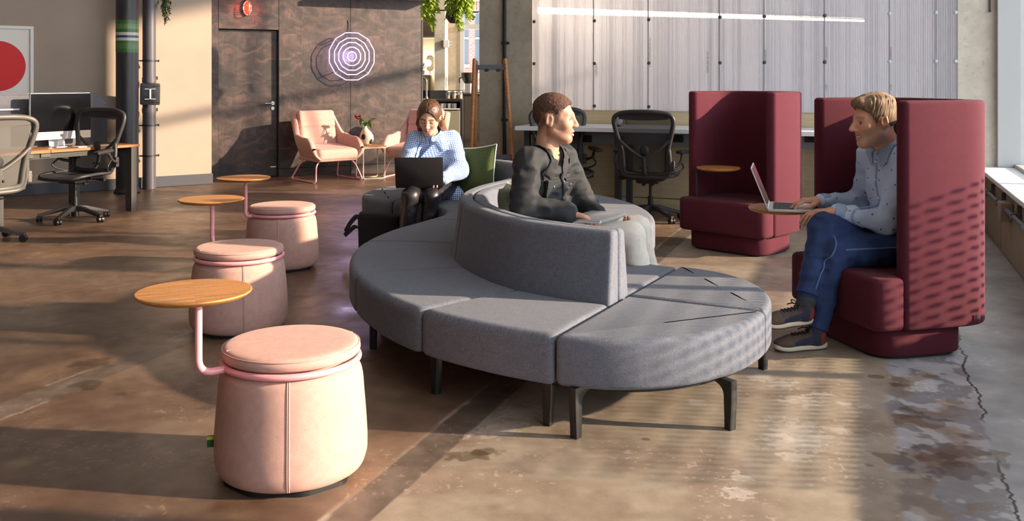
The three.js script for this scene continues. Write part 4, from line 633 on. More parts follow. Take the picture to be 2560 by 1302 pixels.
// ================================================================ red bulkhead lamp and neon sign on the plywood
{
  const [s, h] = FP.hit(620, 20, 0.07), t = thing('bulkhead_lamp', 'small red caged warning lamp glowing above the plywood door', 'lamp', FP.at(s, h, 0), FP.a);
  part('base', [turn(cyl(0.06, 0.06, 0.03, 0, 0, 0, 28), 'X', Math.PI / 2, 0, 0.0, 0.017).scale(1, 1.6, 1)], M.steel, t);
  const globe = part('lamp_glass', ball(0.048, 0, 0, 0.07, 1, 1.9, 1, 24), phys(lin(0.7, 0.03, 0.02), 0.25, { emissive: lin(1, 0.05, 0.02), emissiveIntensity: 1.5 }), t, 'red glass');
  part('cage', [tube([[0, 0.098, 0.01], [0, 0.102, 0.07], [0, 0.06, 0.125], [0, -0.06, 0.125], [0, -0.102, 0.07], [0, -0.098, 0.01]], 0.005, false, 30, 8), bent([[-0.058, 0.03, 0.01], [-0.058, 0.03, 0.115], [0.058, 0.03, 0.115], [0.058, 0.03, 0.01]], 0.0045, 0.05), bent([[-0.058, -0.035, 0.01], [-0.058, -0.035, 0.115], [0.058, -0.035, 0.115], [0.058, -0.035, 0.01]], 0.0045, 0.05)], M.steel, t);
  part('cap', ball(0.03, 0, 0.1, 0.03, 1, 0.6, 0.9), M.steel, t);
  const pl = new THREE.PointLight(lin(1, 0.06, 0.03), 0.5); pl.name = 'bulkhead_lamp_light'; pl.position.copy(FP.at(s, h, 0.07)); pl.castShadow = true; scene.add(pl);
  // sign: five nested rings of glowing tube on a clear backing
  const n = 0.15, [cs, chh] = FP.hit(879, 141, n), R = FP.hit(879, 80, n)[1] - chh, sg = thing('neon_sign', 'round neon sign of five nested violet-white rings on clear plastic', 'sign', FP.at(cs, chh, n), FP.a);
  const poly = (r, k, z) => { const p = []; for (let i = 0; i < k; i++) { const a = (i + 0.5) / k * 2 * Math.PI; p.push([r * Math.sin(a), r * Math.cos(a), z]); } return p; };
  part('clear_backing', plate(poly(R * 1.03, 12, 0).map(([a, b]) => [a, b]), -0.008, 0, 0), phys(lin(0.9, 0.9, 0.95), 0.28, { transmission: 1, thickness: 0, ior: 1.25 }), sg);
  const glow = std(lin(0.5, 0.45, 0.6), 0.4, { emissive: lin(0.66, 0.44, 1.0), emissiveIntensity: 0.95 });
  for (const [f, k] of [[1, 12], [0.775, 12], [0.59, 12], [0.39, 12], [0.195, 12]]) part('neon_tube', f > 0.3 ? bent(poly(R * f, k, 0.014), 0.0062, 0.014, true, 10) : tube(poly(R * f, k, 0.014), 0.0062, true, 60, 10), glow, sg);
  for (const [x, y] of [[-0.66, 0.66], [0.66, 0.66], [-0.66, -0.66], [0.66, -0.66]]) part('stand_off', turn(cyl(0.007, 0.007, n + 0.012, 0, 0, 0, 10), 'X', Math.PI / 2, x * R, y * R, -n / 2 + 0.004), M.steel, sg);
  part('cable', tube([[0.0, R * 1.5, -n + 0.006], [0.012, R * 1.1, -n + 0.02], [-0.02, R * 0.4, -0.05], [0.03, -R * 0.3, -0.06], [0.01, -R * 0.9, -0.07]], 0.005, false, 40, 6), M.black, sg);
  const nl = new THREE.PointLight(lin(0.72, 0.55, 1), 0.7); nl.name = 'neon_sign_light'; nl.position.copy(FP.at(cs, chh, n + 0.06)); nl.castShadow = true; nl.shadow.radius = 6; scene.add(nl);
}
// ================================================================ coat stand
{
  const t = thing('coat_stand', 'freestanding coat rack of splayed wooden poles with black metal bars', 'coat rack'), D = 9.95, fl = (px) => W(px, HY + FOC * EYE / D, D);
  const lt = W(1186, 150, D), lb = fl(1173), rt = W(1263, 150, D), rb = fl(1291), back = V(0, 0, -0.26), pole = (a, b, r) => join([rod(b, a, r, r * 0.95, 20), ball(r * 0.95, a.x, a.y, a.z, 1, 1, 1, 14)]);
  const pl = part('pole', pole(lt, lb, 0.021), M.poleWood, t), pr = part('pole', pole(rt, rb, 0.021), M.poleWood, t);
  part('pole', pole(lt.clone().add(V(0.02, -0.02, -0.06)), lb.clone().add(V(0.03, 0, -0.36)), 0.019), M.poleWood, t); part('pole', pole(rt.clone().add(V(-0.005, -0.02, -0.06)), rb.clone().add(V(0.0, 0, -0.36)), 0.019), M.poleWood, t);
  const bar = (p, q, h) => { const d = q.clone().sub(p), g = box(d.length(), h, 0.008, 0, 0, 0, 0.002, 1); return g.translate((p.x + q.x) / 2, (p.y + q.y) / 2, (p.z + q.z) / 2); };
  part('bar', bar(W(1189, 168, D), W(1262, 168, D), 0.055), M.greyMetal, t); part('bar', bar(W(1178, 392, D), W(1280, 392, D), 0.05), M.greyMetal, t);
  for (const px of [1216, 1245]) part('hook', [b2(-0.016, 0.016, -0.03, 0.0, 0, 0.018, 0.004), turn(cyl(0.014, 0.014, 0.03, 0, 0, 0, 14), 'X', Math.PI / 2, -0.008, -0.018, 0.02), turn(cyl(0.014, 0.014, 0.03, 0, 0, 0, 14), 'X', Math.PI / 2, 0.014, -0.014, 0.02)].map((g) => g.translate(...W(px, 172, D).toArray())), M.black, t);
  for (const [a, b] of [[1263, 161], [1264, 170], [1279, 388], [1280, 398]]) part('screw', turn(cyl(0.007, 0.007, 0.012, 0, 0, 0, 10), 'X', Math.PI / 2, ...W(a, b, D).add(V(0, 0, 0.019)).toArray()), M.black, t);
}
// ================================================================ white bench desk along the back wall
{
  const s0 = FB.s(1290, 0.72), h = 0.885, t = thing('bench_desk', 'long white bench desk on black square legs below the ribbed screen', 'desk', FB.o, FB.a), lm = std(lin(0.03, 0.032, 0.042), 0.5);
  part('table_top', b2(s0, 3.9, h - 0.042, h, 0.03, 0.76, 0.004), M.whiteDesk, t);
  for (const px of [1318, 1545, 1830, 2080]) { const s = FB.s(px, 0.6); part('leg', b2(s - 0.03, s + 0.03, 0, h - 0.042, 0.56, 0.62, 0.004), lm, t); part('leg', b2(s - 0.03, s + 0.03, 0, h - 0.042, 0.08, 0.14, 0.004), lm, t); part('leg_rail', b2(s - 0.025, s + 0.025, h - 0.1, h - 0.042, 0.14, 0.56), lm, t); }
  const tray = std(lin(0.20, 0.21, 0.24), 0.5); part('cable_tray', b2(FB.s(1400, 0.25), FB.s(1532, 0.25), h - 0.20, h - 0.06, 0.22, 0.245, 0.004), tray, t); part('cable_tray', b2(FB.s(1560, 0.25), FB.s(1815, 0.25), h - 0.20, h - 0.06, 0.22, 0.245, 0.004), tray, t); part('cable_tray', b2(FB.s(1850, 0.25), FB.s(2060, 0.25), h - 0.20, h - 0.06, 0.22, 0.245, 0.004), tray, t);
  for (const px of [1466, 1694, 2028]) { const [s, y] = FB.hit(px, 347, 0.25); part('socket', [b2(s - 0.06, s + 0.06, y - 0.035, y + 0.04, 0.246, 0.262, 0.005), turn(cyl(0.017, 0.017, 0.02, 0, 0, 0, 14), 'X', Math.PI / 2, s + 0.02, y, 0.264)], M.black, t); }
  const g = FB.at(FB.hit(1545, 300, 0.42)[0], h, 0.42), w = thing('globe_speaker', 'small white globe speaker standing on the white bench desk', 'speaker', g);
  part('globe', ball(0.05, 0, 0.056, 0, 1, 1, 1, 28), M.white, w); part('foot', lathe([[0, 0], [0.03, 0], [0.032, 0.006], [0.028, 0.012], [0, 0.012]], 24), M.black, w);
}
// ================================================================ kitchen corner things
{
  const D = 14.7, X = (px, d = D) => (px - CX) * d / FOC, Y = (py, d = D) => EYE - (py - HY) * d / FOC, blk = std(lin(0.02, 0.02, 0.022), 0.35);
  const c = thing('kitchen_counter', 'dark kitchen counter with open shelf behind the plywood wall', 'counter', V(X(1098), 0, -D)), hw = X(1155) - X(1098), ht = Y(248);
  part('worktop', b2(-0.75, hw, ht - 0.04, ht, -0.62, 0, 0.004), blk, c); part('side_panel', b2(hw - 0.03, hw, 0, ht - 0.04, -0.6, -0.01), blk, c); part('side_panel', b2(-0.75, -0.72, 0, ht - 0.04, -0.6, -0.01), blk, c); part('shelf', b2(-0.72, hw - 0.03, Y(274), Y(271), -0.6, -0.01), M.white, c); part('rear_panel', b2(-0.72, hw - 0.03, 0, ht - 0.04, -0.6, -0.58), blk, c); part('splash_back', b2(-0.35, hw - 0.02, ht, Y(227), -0.6, -0.59), std(lin(0.02, 0.02, 0.022), 0.15), c);
  const f = thing('under_counter_fridge', 'olive-grey fridge built in under the dark kitchen counter', 'fridge', V(X(1124), 0, -D - 0.005)); part('door', b2(-0.18, 0.16, 0.07, Y(277), -0.06, 0, 0.006), std(lin(0.30, 0.29, 0.21), 0.4), f); part('body', b2(-0.18, 0.16, 0.02, Y(277), -0.5, -0.062), blk, f); part('plinth', b2(-0.17, 0.15, 0, 0.02, -0.45, -0.05), blk, f); part('hinge', b2(0.12, 0.16, Y(277), Y(275.5), -0.05, -0.01), M.steel, f);
  for (const [px, k] of [[1104, 0], [1111, 1], [1122, 2], [1131, 3], [1137, 4]]) solo('paper_cup', lathe([[0, 0], [0.022, 0], [0.028, 0.075], [0.026, 0.075], [0.02, 0.004], [0, 0.004]], 20), M.white, 'white cup standing on the open shelf of the kitchen counter', 'cup', 'cups on the kitchen shelf', V(X(px), Y(271) + 0.001, -D - 0.08 - 0.05 * (k % 2)));
  const jg = phys(lin(0.92, 0.95, 0.94), 0.05, { transmission: 0.9, thickness: 0, ior: 1.4 }), beans = std(lin(0.09, 0.04, 0.02), 0.8), lidm = std(lin(0.55, 0.52, 0.5), 0.3);
  [1119, 1126, 1134, 1141, 1149].forEach((px, i) => { const j = thing('storage_jar', i % 2 ? 'glass jar of dark coffee beans in the row on the kitchen counter' : 'glass jar with pale grains in the row on the kitchen counter', 'jar', V(X(px), ht + 0.001, -D - 0.12 - 0.06 * (i % 2)), 0, 'glass jars on the kitchen counter'); part('glass', lathe([[0, 0], [0.036, 0], [0.041, 0.01], [0.041, 0.085], [0.032, 0.10], [0.032, 0.108]], 28), jg, j); part('contents', cyl(0.036, 0.036, 0.05 + 0.012 * (i % 3), 0, 0.032 + 0.006 * (i % 3), 0, 20), i % 2 ? beans : std(lin(0.4, 0.3, 0.2), 0.9), j); part('lid', cyl(0.034, 0.034, 0.016, 0, 0.116, 0, 24), lidm, j); });
  const tp = thing('kitchen_tap', 'tall chrome kitchen tap standing on the dark counter', 'tap', V(X(1062), ht, -D - 0.3)); part('spout', bent([[0, 0, 0], [0, 0.30, 0], [-0.06, 0.34, 0], [-0.14, 0.30, 0], [-0.14, 0.22, 0]], 0.014, 0.08), M.steel, tp); part('base', cyl(0.028, 0.024, 0.03, 0, 0.015, 0), M.steel, tp);
  const bt = thing('grey_tray', 'dark tray leaning at the rear of the kitchen counter', 'tray', V(X(1093), ht, -D - 0.5)); part('tray', b2(-0.15, 0.12, 0, 0.13, 0, 0.02, 0.006), std(lin(0.05, 0.05, 0.055), 0.3), bt);
  // sconce on the rear wall
  const sd = 16.5, sc = thing('wall_sconce', 'globe wall lamp on a dark oval plate above the kitchen counter', 'lamp', V(X(1075, sd), Y(158, sd), -sd));
  part('plate', plate(roundOutline([[-0.055, -0.12], [0.055, -0.12], [0.055, 0.12], [-0.055, 0.12]], 0.055, 8), 0, 0.02, 0.005), std(lin(0.04, 0.03, 0.025), 0.5), sc); part('arm', rod(V(0, 0, 0.02), V(-0.02, 0, 0.06), 0.012), M.black, sc); part('globe', ball(0.062, -0.025, 0, 0.11, 1, 1, 1, 28), std(lin(1, 0.95, 0.85), 0.4, { emissive: lin(1, 0.85, 0.62), emissiveIntensity: 2.4 }), sc, 'glowing opal globe'); part('cable', rod(V(0, -0.12, 0.008), V(0, Y(228, sd) - Y(158, sd), 0.008), 0.006), M.black, sc);
  const sl = new THREE.PointLight(lin(1, 0.8, 0.55), 1.6); sl.name = 'wall_sconce_light'; sl.position.set(X(1075, sd) - 0.025, Y(158, sd), -sd + 0.11); sl.castShadow = true; sl.shadow.radius = 3; scene.add(sl);
  const sf = thing('wall_shelf', 'narrow grey shelf bar below the ceiling on the kitchen wall', 'shelf', V(X(1060, sd), 0, -sd)); part('board', b2(-0.6, 0.2, Y(96, sd), Y(91, sd), 0, 0.2, 0.004), M.alu, sf); part('bracket', b2(-0.3, -0.28, Y(103, sd), Y(96, sd), 0, 0.18), M.alu, sf);
  const s2 = thing('small_shelf', 'small pale shelf on the kitchen wall beside the globe lamp', 'shelf', V(X(1066, sd), 0, -sd)); part('board', b2(-0.6, 0.085, Y(189, sd), Y(186, sd), 0, 0.16, 0.003), M.frameGrey, s2); part('bracket', b2(-0.3, -0.28, Y(195, sd), Y(189, sd), 0, 0.14), M.frameGrey, s2);
  const pp = thing('potted_succulent', 'small spiky green plant on the pale kitchen shelf', 'plant', V(X(1056, sd), Y(186, sd), -sd + 0.08)), gr = std(lin(0.06, 0.10, 0.03), 0.7); part('pot', cyl(0.04, 0.05, 0.07, 0, 0.036, 0), M.black, pp); for (let k = 0; k < 9; k++) { const a = k * 0.7, g = ball(0.02, 0, 0.07, 0, 0.6, 3.4, 0.35, 10); g.rotateX(0.35 + 0.25 * (k % 3)); g.rotateY(a); part('leaf', g.translate(0, 0.08, 0), gr, pp); }
  const cb = thing('low_cupboard', 'dark cupboard under the kitchen window behind the coat stand', 'cupboard', V(X(1190, 15.7), 0, -15.7)); part('carcass', b2(-0.2, 0.6, 0.02, 1.08, -0.7, -0.02), std(lin(0.06, 0.048, 0.035), 0.6), cb); part('worktop', b2(-0.22, 0.62, 1.08, 1.115, -0.72, 0, 0.004), blk, cb); part('door', b2(-0.195, 0.2, 0.05, 1.07, -0.02, 0, 0.003), std(lin(0.065, 0.05, 0.038), 0.6), cb); part('door', b2(0.205, 0.595, 0.05, 1.07, -0.02, 0, 0.003), std(lin(0.065, 0.05, 0.038), 0.6), cb); part('plinth', b2(-0.18, 0.58, 0, 0.02, -0.65, -0.06), blk, cb);
  const gd = V(X(1170, 15.95), 1.115, -15.95), gr2 = thing('coffee_grinder', 'dark coffee grinder with funnel hopper on the cupboard under the kitchen window', 'grinder', gd); part('hopper', lathe([[0, 0.16], [0.06, 0.17], [0.09, 0.22], [0.115, 0.30], [0.115, 0.34], [0.118, 0.34], [0.118, 0.35], [0, 0.35]], 32), std(lin(0.03, 0.026, 0.024), 0.3), gr2); part('body', b2(-0.05, 0.05, 0, 0.17, -0.06, 0.06, 0.012), M.alu, gr2); part('handle', bent([[-0.1, 0.27, 0.0], [-0.15, 0.25, 0.0], [-0.14, 0.17, 0.0]], 0.01, 0.03), M.black, gr2);
  const jb = thing('wall_intercom', 'pale electrical box with cables on the white kitchen column', 'box', V(X(1116, 15.8), Y(110, 15.8), -15.8 + 0.05)); part('case', b2(-0.045, 0.045, -0.06, 0.065, 0, 0.05, 0.006), M.white, jb); part('cable', [rod(V(0.04, 0.03, 0.02), V(0.09, 0.035, 0.01), 0.008), rod(V(0.04, -0.03, 0.02), V(0.09, -0.02, 0.01), 0.008)], M.frameGrey, jb);
  // black bar and spot lamps under the planter
  const d2 = 12.4, rl = thing('track_rail', 'black track rail with two spot lamps among the hanging ferns', 'lamp'); part('rail', rod(W(1086, 25, d2), W(1197, 30, d2), 0.008), M.black, rl);
  part('rail', rod(W(1145, 34, d2 + 0.3), W(1197, 30, d2 + 0.3), 0.007), M.black, rl);
  part('spot_lamp', (() => { const g = b2(-0.06, 0.06, -0.06, 0.06, -0.09, 0.09, 0.01); g.rotateX(0.5); g.rotateY(0.5); return g.translate(...W(1131, 41, d2).toArray()); })(), M.black, rl); part('spot_lamp', turn(cyl(0.03, 0.03, 0.11, 0, 0, 0, 16), 'Z', 1.0, ...W(1177, 41, d2 + 0.3).toArray()), M.black, rl);
  for (const px of [1090, 1192]) part('hanger', rod(W(px, 26, d2), W(px, 26, d2).setY(CEIL - 0.02), 0.004, 0.004, 6), M.black, rl);
}
// ================================================================ trailing plants hung from the ceiling
{
  const fern = phys(lin(0.40, 0.55, 0.06), 0.7, { transmission: 0.4, thickness: 0, side: THREE.DoubleSide }), ivy = phys(lin(0.07, 0.12, 0.03), 0.7, { transmission: 0.2, thickness: 0, side: THREE.DoubleSide });
  function trailing(label, pos, strands, mat, planter) {           // strands: [x, z, top, length, spread]
    const t = thing('hanging_plant', label, 'plant', pos), g = [], st = [];
    for (const [x, z, y0, L, sp] of strands) {
      const n = Math.round(L / 0.0045), bx = (rnd() - 0.5) * 0.1, bz = (rnd() - 0.5) * 0.08, P = (f) => V(x + bx * f * f + 0.01 * Math.sin(f * 9 + x * 40), y0 - L * f, z + bz * f * f);
      st.push(tube([P(0), P(0.33), P(0.66), P(1)], 0.003, false, 12, 5));
      for (let i = 0; i < n; i++) { const f = i / n, c = P(f), w = sp * (0.55 + 0.45 * Math.sin(Math.PI * Math.min(1, f * 0.8 + 0.15))) * (0.5 + 0.9 * rnd()); const a = rnd() * 6.28, tip = V(c.x + w * Math.cos(a), c.y - w * (0.5 + 0.7 * rnd()), c.z + w * Math.sin(a)), m = c.clone().lerp(tip, 0.5), q = V(-Math.sin(a), 0.3, Math.cos(a)).multiplyScalar(w * 0.22);
        const tri = [c, m.clone().add(q), tip, c, tip, m.clone().sub(q)], bg = new THREE.BufferGeometry(); bg.setAttribute('position', new THREE.Float32BufferAttribute(tri.flatMap((p) => [p.x, p.y, p.z]), 3)); g.push(plain(bg)); }
    }
    part('stems', st, mat, t); const fo = part('foliage', g, mat, t); fo.userData.kind = 'stuff';
    part('planter', planter, M.black, t); return t;
  }
  const D = 12.3, base = W(1120, 0, D), S = []; const add = (px, py, sp = 0.065) => { const q = W(px, py, D); S.push([q.x - base.x + (rnd() - 0.5) * 0.02, (rnd() - 0.5) * 0.14, 0.16, 0.19 + base.y - q.y, sp]); };
  for (const [px, py] of [[1062, 18], [1065, 40], [1068, 46], [1072, 68], [1075, 62], [1078, 45], [1083, 30], [1087, 24], [1080, 20], [1118, 18], [1122, 38], [1127, 34], [1131, 30], [1136, 40], [1142, 44], [1146, 68], [1148, 72], [1143, 56], [1151, 30], [1155, 20], [1163, 26], [1168, 36], [1172, 40], [1176, 33], [1166, 30], [1170, 44], [1160, 14]]) add(px, py);
  const y = 0.16; trailing('bright green trailing ferns hanging from a black planter by the kitchen window', base, S, fern, [b2(-0.36, 0.36, y, y + 0.16, -0.12, 0.12, 0.01), rod(V(-0.3, y + 0.1, 0), V(-0.3, CEIL - base.y - 0.02, 0), 0.004, 0.004, 6), rod(V(0.3, y + 0.1, 0), V(0.3, CEIL - base.y - 0.02, 0), 0.004, 0.004, 6)]);
  const b3 = W(412, 0, 11.2), S2 = []; for (const [px, py] of [[402, 22], [406, 40], [409, 58], [410, 50], [413, 62], [415, 30], [420, 24], [424, 16], [407, 20], [412, 36]]) { const q = W(px, py, 11.2); S2.push([q.x - b3.x, (rnd() - 0.5) * 0.08, 0.12, 0.12 + b3.y - q.y, 0.032]); }
  trailing('dark green trailing plant hanging above the drain pipe', b3, S2, ivy, [lathe([[0, 0.1], [0.10, 0.1], [0.13, 0.26], [0.12, 0.26], [0, 0.2]], 28), rod(V(0, 0.2, 0), V(0, CEIL - b3.y - 0.02, 0), 0.004, 0.004, 6)]);
}
// ================================================================ brick building outside the kitchen window
{
  const b = thing('brick_building', 'red brick building with arched windows seen through the kitchen window', 'building', V(0, 0, -34)), br = tex(256, 256, (i, j) => { const r = Math.floor(j / 8), u = (i + (r % 2) * 8) % 16, m = j % 8 === 0 || u === 0; const k = m ? 0.62 : 0.5 + 0.1 * hash2(Math.floor((i + (r % 2) * 8) / 16), r); return m ? [k * 1.2, k * 1.08, k] : [k * 1.25, k * 0.82, k * 0.74]; }, true, 0.45, 0.45), bm = std(lin(1, 0.97, 0.95), 0.9, { map: br }), gl = std(lin(0.10, 0.12, 0.14), 0.2), st = std(lin(0.6, 0.45, 0.38), 0.8);
  part('wall', b2(-9, 2.5, 0, 12, -6, 0), bm, b); part('wall', b2(2.5, 14, 0, 2.6, -6, 0), bm, b);
  for (const y of [1.35, 4.1]) part('string_course', b2(-9, 2.5, y, y + 0.18, 0, 0.12), st, b);
  for (let f = 0; f < 3; f++) for (let k = 0; k < 8; k++) { const x = -3.6 + k * 0.62, y0 = -1.2 + f * 2.75; const a = []; for (let i = 0; i <= 10; i++) { const q = Math.PI * i / 10; a.push([x + 0.19 * Math.cos(q), y0 + 2.0 + 0.22 * Math.sin(q)]); } if (y0 > -1) { const w = part('window', plate([[x + 0.19, y0 + 0.3], ...a, [x - 0.19, y0 + 0.3]], 0, 0.03), gl, b); part('pane_bar', [b2(x - 0.02, x + 0.02, y0 + 0.3, y0 + 2.15, 0.03, 0.06), b2(x - 0.19, x + 0.19, y0 + 1.2, y0 + 1.26, 0.03, 0.06), b2(x - 0.24, x + 0.24, y0 + 0.2, y0 + 0.3, 0, 0.1)], st, w); } }
}
// ================================================================ people: distance fields meshed into smooth surfaces
const A3 = (v) => [v.x, v.y, v.z], sub3 = (a, b) => [a[0] - b[0], a[1] - b[1], a[2] - b[2]], add3 = (a, b, k = 1) => [a[0] + b[0] * k, a[1] + b[1] * k, a[2] + b[2] * k], dot3 = (a, b) => a[0] * b[0] + a[1] * b[1] + a[2] * b[2], len3 = (a) => Math.hypot(a[0], a[1], a[2]), nor3 = (a) => { const l = len3(a) || 1; return [a[0] / l, a[1] / l, a[2] / l]; }, crs3 = (a, b) => [a[1] * b[2] - a[2] * b[1], a[2] * b[0] - a[0] * b[2], a[0] * b[1] - a[1] * b[0]], lerp3 = (a, b, t) => [mixn(a[0], b[0], t), mixn(a[1], b[1], t), mixn(a[2], b[2], t)];
// a tapered capsule; "f" is an axis along which it is widened by 1 / s
const cap = (a, b, r0, r1, k = 0.03, f = null, s = 1) => { const ba = sub3(b, a), l2 = dot3(ba, ba) || 1e-9; return { a, b, r0, r1, k, ba, d(x, y, z) { let px = x - a[0], py = y - a[1], pz = z - a[2]; const t = clamp((px * ba[0] + py * ba[1] + pz * ba[2]) / l2); px -= ba[0] * t; py -= ba[1] * t; pz -= ba[2] * t; if (f) { const q = (px * f[0] + py * f[1] + pz * f[2]) * (1 - s); px -= q * f[0]; py -= q * f[1]; pz -= q * f[2]; } return Math.sqrt(px * px + py * py + pz * pz) - (r0 + (r1 - r0) * t); } }; };
const smin = (a, b, k) => { const h = Math.max(k - Math.abs(a - b), 0) / k; return Math.min(a, b) - h * h * k * 0.25; };
const smax = (a, b, k) => -smin(-a, -b, k);
const union = (prims) => (x, y, z) => { let d = 1e3; for (const p of prims) d = smin(d, p.d(x, y, z), p.k); return d; };
function isoMesh(sdf, lo, hi, cell) {
  const n = [0, 1, 2].map((i) => Math.ceil((hi[i] - lo[i]) / cell) + 1), [nx, ny, nz] = n, F = new Float32Array(nx * ny * nz), at = (i, j, k) => (k * ny + j) * nx + i;
  for (let k = 0; k < nz; k++) for (let j = 0; j < ny; j++) for (let i = 0; i < nx; i++) F[at(i, j, k)] = sdf(lo[0] + i * cell, lo[1] + j * cell, lo[2] + k * cell);
  const id = new Int32Array(nx * ny * nz).fill(-1), pos = [], idx = [], E = [[0, 1], [2, 3], [4, 5], [6, 7], [0, 2], [1, 3], [4, 6], [5, 7], [0, 4], [1, 5], [2, 6], [3, 7]];
  for (let k = 0; k < nz - 1; k++) for (let j = 0; j < ny - 1; j++) for (let i = 0; i < nx - 1; i++) {
    const v = [0, 1, 2, 3, 4, 5, 6, 7].map((c) => F[at(i + (c & 1), j + ((c >> 1) & 1), k + (c >> 2))]); let m = 0; for (let c = 0; c < 8; c++) if (v[c] < 0) m |= 1 << c; if (m === 0 || m === 255) continue;
    let x = 0, y = 0, z = 0, q = 0; for (const [a, b] of E) if ((v[a] < 0) !== (v[b] < 0)) { const t = v[a] / (v[a] - v[b]); x += (a & 1) + ((b & 1) - (a & 1)) * t; y += ((a >> 1) & 1) + (((b >> 1) & 1) - ((a >> 1) & 1)) * t; z += (a >> 2) + ((b >> 2) - (a >> 2)) * t; q++; }
    id[at(i, j, k)] = pos.length / 3; pos.push(lo[0] + (i + x / q) * cell, lo[1] + (j + y / q) * cell, lo[2] + (k + z / q) * cell);
  }
  for (let k = 1; k < nz - 1; k++) for (let j = 1; j < ny - 1; j++) for (let i = 1; i < nx - 1; i++) {
    const s = F[at(i, j, k)] < 0, quad = (a, b, c, d, fl) => { if (a < 0 || b < 0 || c < 0 || d < 0) return; fl ? idx.push(a, b, c, a, c, d) : idx.push(a, c, b, a, d, c); };
    if (s !== (F[at(i + 1, j, k)] < 0)) quad(id[at(i, j - 1, k - 1)], id[at(i, j, k - 1)], id[at(i, j, k)], id[at(i, j - 1, k)], s);
    if (s !== (F[at(i, j + 1, k)] < 0)) quad(id[at(i - 1, j, k - 1)], id[at(i - 1, j, k)], id[at(i, j, k)], id[at(i, j, k - 1)], s);
    if (s !== (F[at(i, j, k + 1)] < 0)) quad(id[at(i - 1, j - 1, k)], id[at(i, j - 1, k)], id[at(i, j, k)], id[at(i - 1, j, k)], s);
  }
  const g = new THREE.BufferGeometry(); g.setAttribute('position', new THREE.Float32BufferAttribute(pos, 3)); g.setIndex(idx); g.computeVertexNormals(); return g;
}
function bounds(prims, pad = 0.03) { const lo = [1e3, 1e3, 1e3], hi = [-1e3, -1e3, -1e3]; for (const p of prims) for (const q of [p.a, p.b]) for (let i = 0; i < 3; i++) { const r = Math.max(p.r0, p.r1) * (p.wide ?? 1.0) + pad; lo[i] = Math.min(lo[i], q[i] - r); hi[i] = Math.max(hi[i], q[i] + r); } return [lo, hi]; }
function colourise(g, fn) { const p = g.attributes.position, c = new Float32Array(p.count * 3); for (let i = 0; i < p.count; i++) c.set(fn(p.getX(i), p.getY(i), p.getZ(i)), i * 3); g.setAttribute('color', new THREE.BufferAttribute(c, 3)); return g; }
function boneUV(g, prims) {                                           // cloth pattern runs along the nearest limb
  const h = plain(g), p = h.attributes.position, uv = new Float32Array(p.count * 2);
  for (const q of prims) { const d = nor3(q.ba); q.e = nor3(crs3(Math.abs(d[1]) < 0.9 ? [0, 1, 0] : [1, 0, 0], d)); q.g = crs3(d, q.e); q.dir = d; q.rm = (q.r0 + q.r1) / 2; }
  for (let i = 0; i < p.count; i += 3) {
    const cx = (p.getX(i) + p.getX(i + 1) + p.getX(i + 2)) / 3, cy = (p.getY(i) + p.getY(i + 1) + p.getY(i + 2)) / 3, cz = (p.getZ(i) + p.getZ(i + 1) + p.getZ(i + 2)) / 3; let b = prims[0], bd = 1e3; for (const q of prims) { const d = q.d(cx, cy, cz); if (d < bd) { bd = d; b = q; } }
    const w = (b.w ?? b.rm), U = [0, 1, 2].map((k) => { const v = sub3([p.getX(i + k), p.getY(i + k), p.getZ(i + k)], b.a); if (b.flat) return [dot3(v, b.flat[0]), dot3(v, b.flat[1])]; return [Math.atan2(dot3(v, b.g), dot3(v, b.e)) * w, dot3(v, b.dir)]; });
    if (!b.flat) { const per = 2 * Math.PI * w; for (let k = 1; k < 3; k++) { if (U[k][0] - U[0][0] > per / 2) U[k][0] -= per; if (U[0][0] - U[k][0] > per / 2) U[k][0] += per; } }
    for (let k = 0; k < 3; k++) { uv[(i + k) * 2] = U[k][0]; uv[(i + k) * 2 + 1] = U[k][1]; }
  }
  h.setAttribute('uv', new THREE.BufferAttribute(uv, 2)); return h;
}
const folds = (x, y, z, amp, f = 1) => { const a = n3(x * 11 * f, y * 17 * f, z * 11 * f), b = n3(x * 27 * f + 5, y * 34 * f, z * 27 * f); return amp * ((1 - Math.abs(2 * a - 1)) * 1.3 - 0.65 + (b - 0.5) * 0.55); };
// ---------------------------------------------------------------- head
function headFrame(c, f, up, s = 1) { const z = nor3(f), x = nor3(crs3(up, z)), y = crs3(z, x); return { c, x, y, z, s, to: (p) => add3(add3(add3(c, x, p[0] * s), y, p[1] * s), z, p[2] * s), from: (px, py, pz) => { const v = [px - c[0], py - c[1], pz - c[2]]; return [dot3(v, x) / s, dot3(v, y) / s, dot3(v, z) / s]; } }; }
const ell = (p, c, r) => { const x = (p[0] - c[0]) / r[0], y = (p[1] - c[1]) / r[1], z = (p[2] - c[2]) / r[2], k = Math.sqrt(x * x + y * y + z * z); return k < 1e-6 ? -Math.min(...r) : (k - 1) * k / Math.sqrt(x * x / (r[0] * r[0]) + y * y / (r[1] * r[1]) + z * z / (r[2] * r[2])) ; };
const seg = (p, a, b, r0, r1 = r0) => { const ba = sub3(b, a), pa = sub3(p, a), t = clamp(dot3(pa, ba) / dot3(ba, ba)); return len3(sub3(pa, [ba[0] * t, ba[1] * t, ba[2] * t])) - mixn(r0, r1, t); };
const cranium = (p, g = 0) => ell(p, [0, 0.03, -0.014], [0.0745 + g, 0.086 + g, 0.096 + g]);
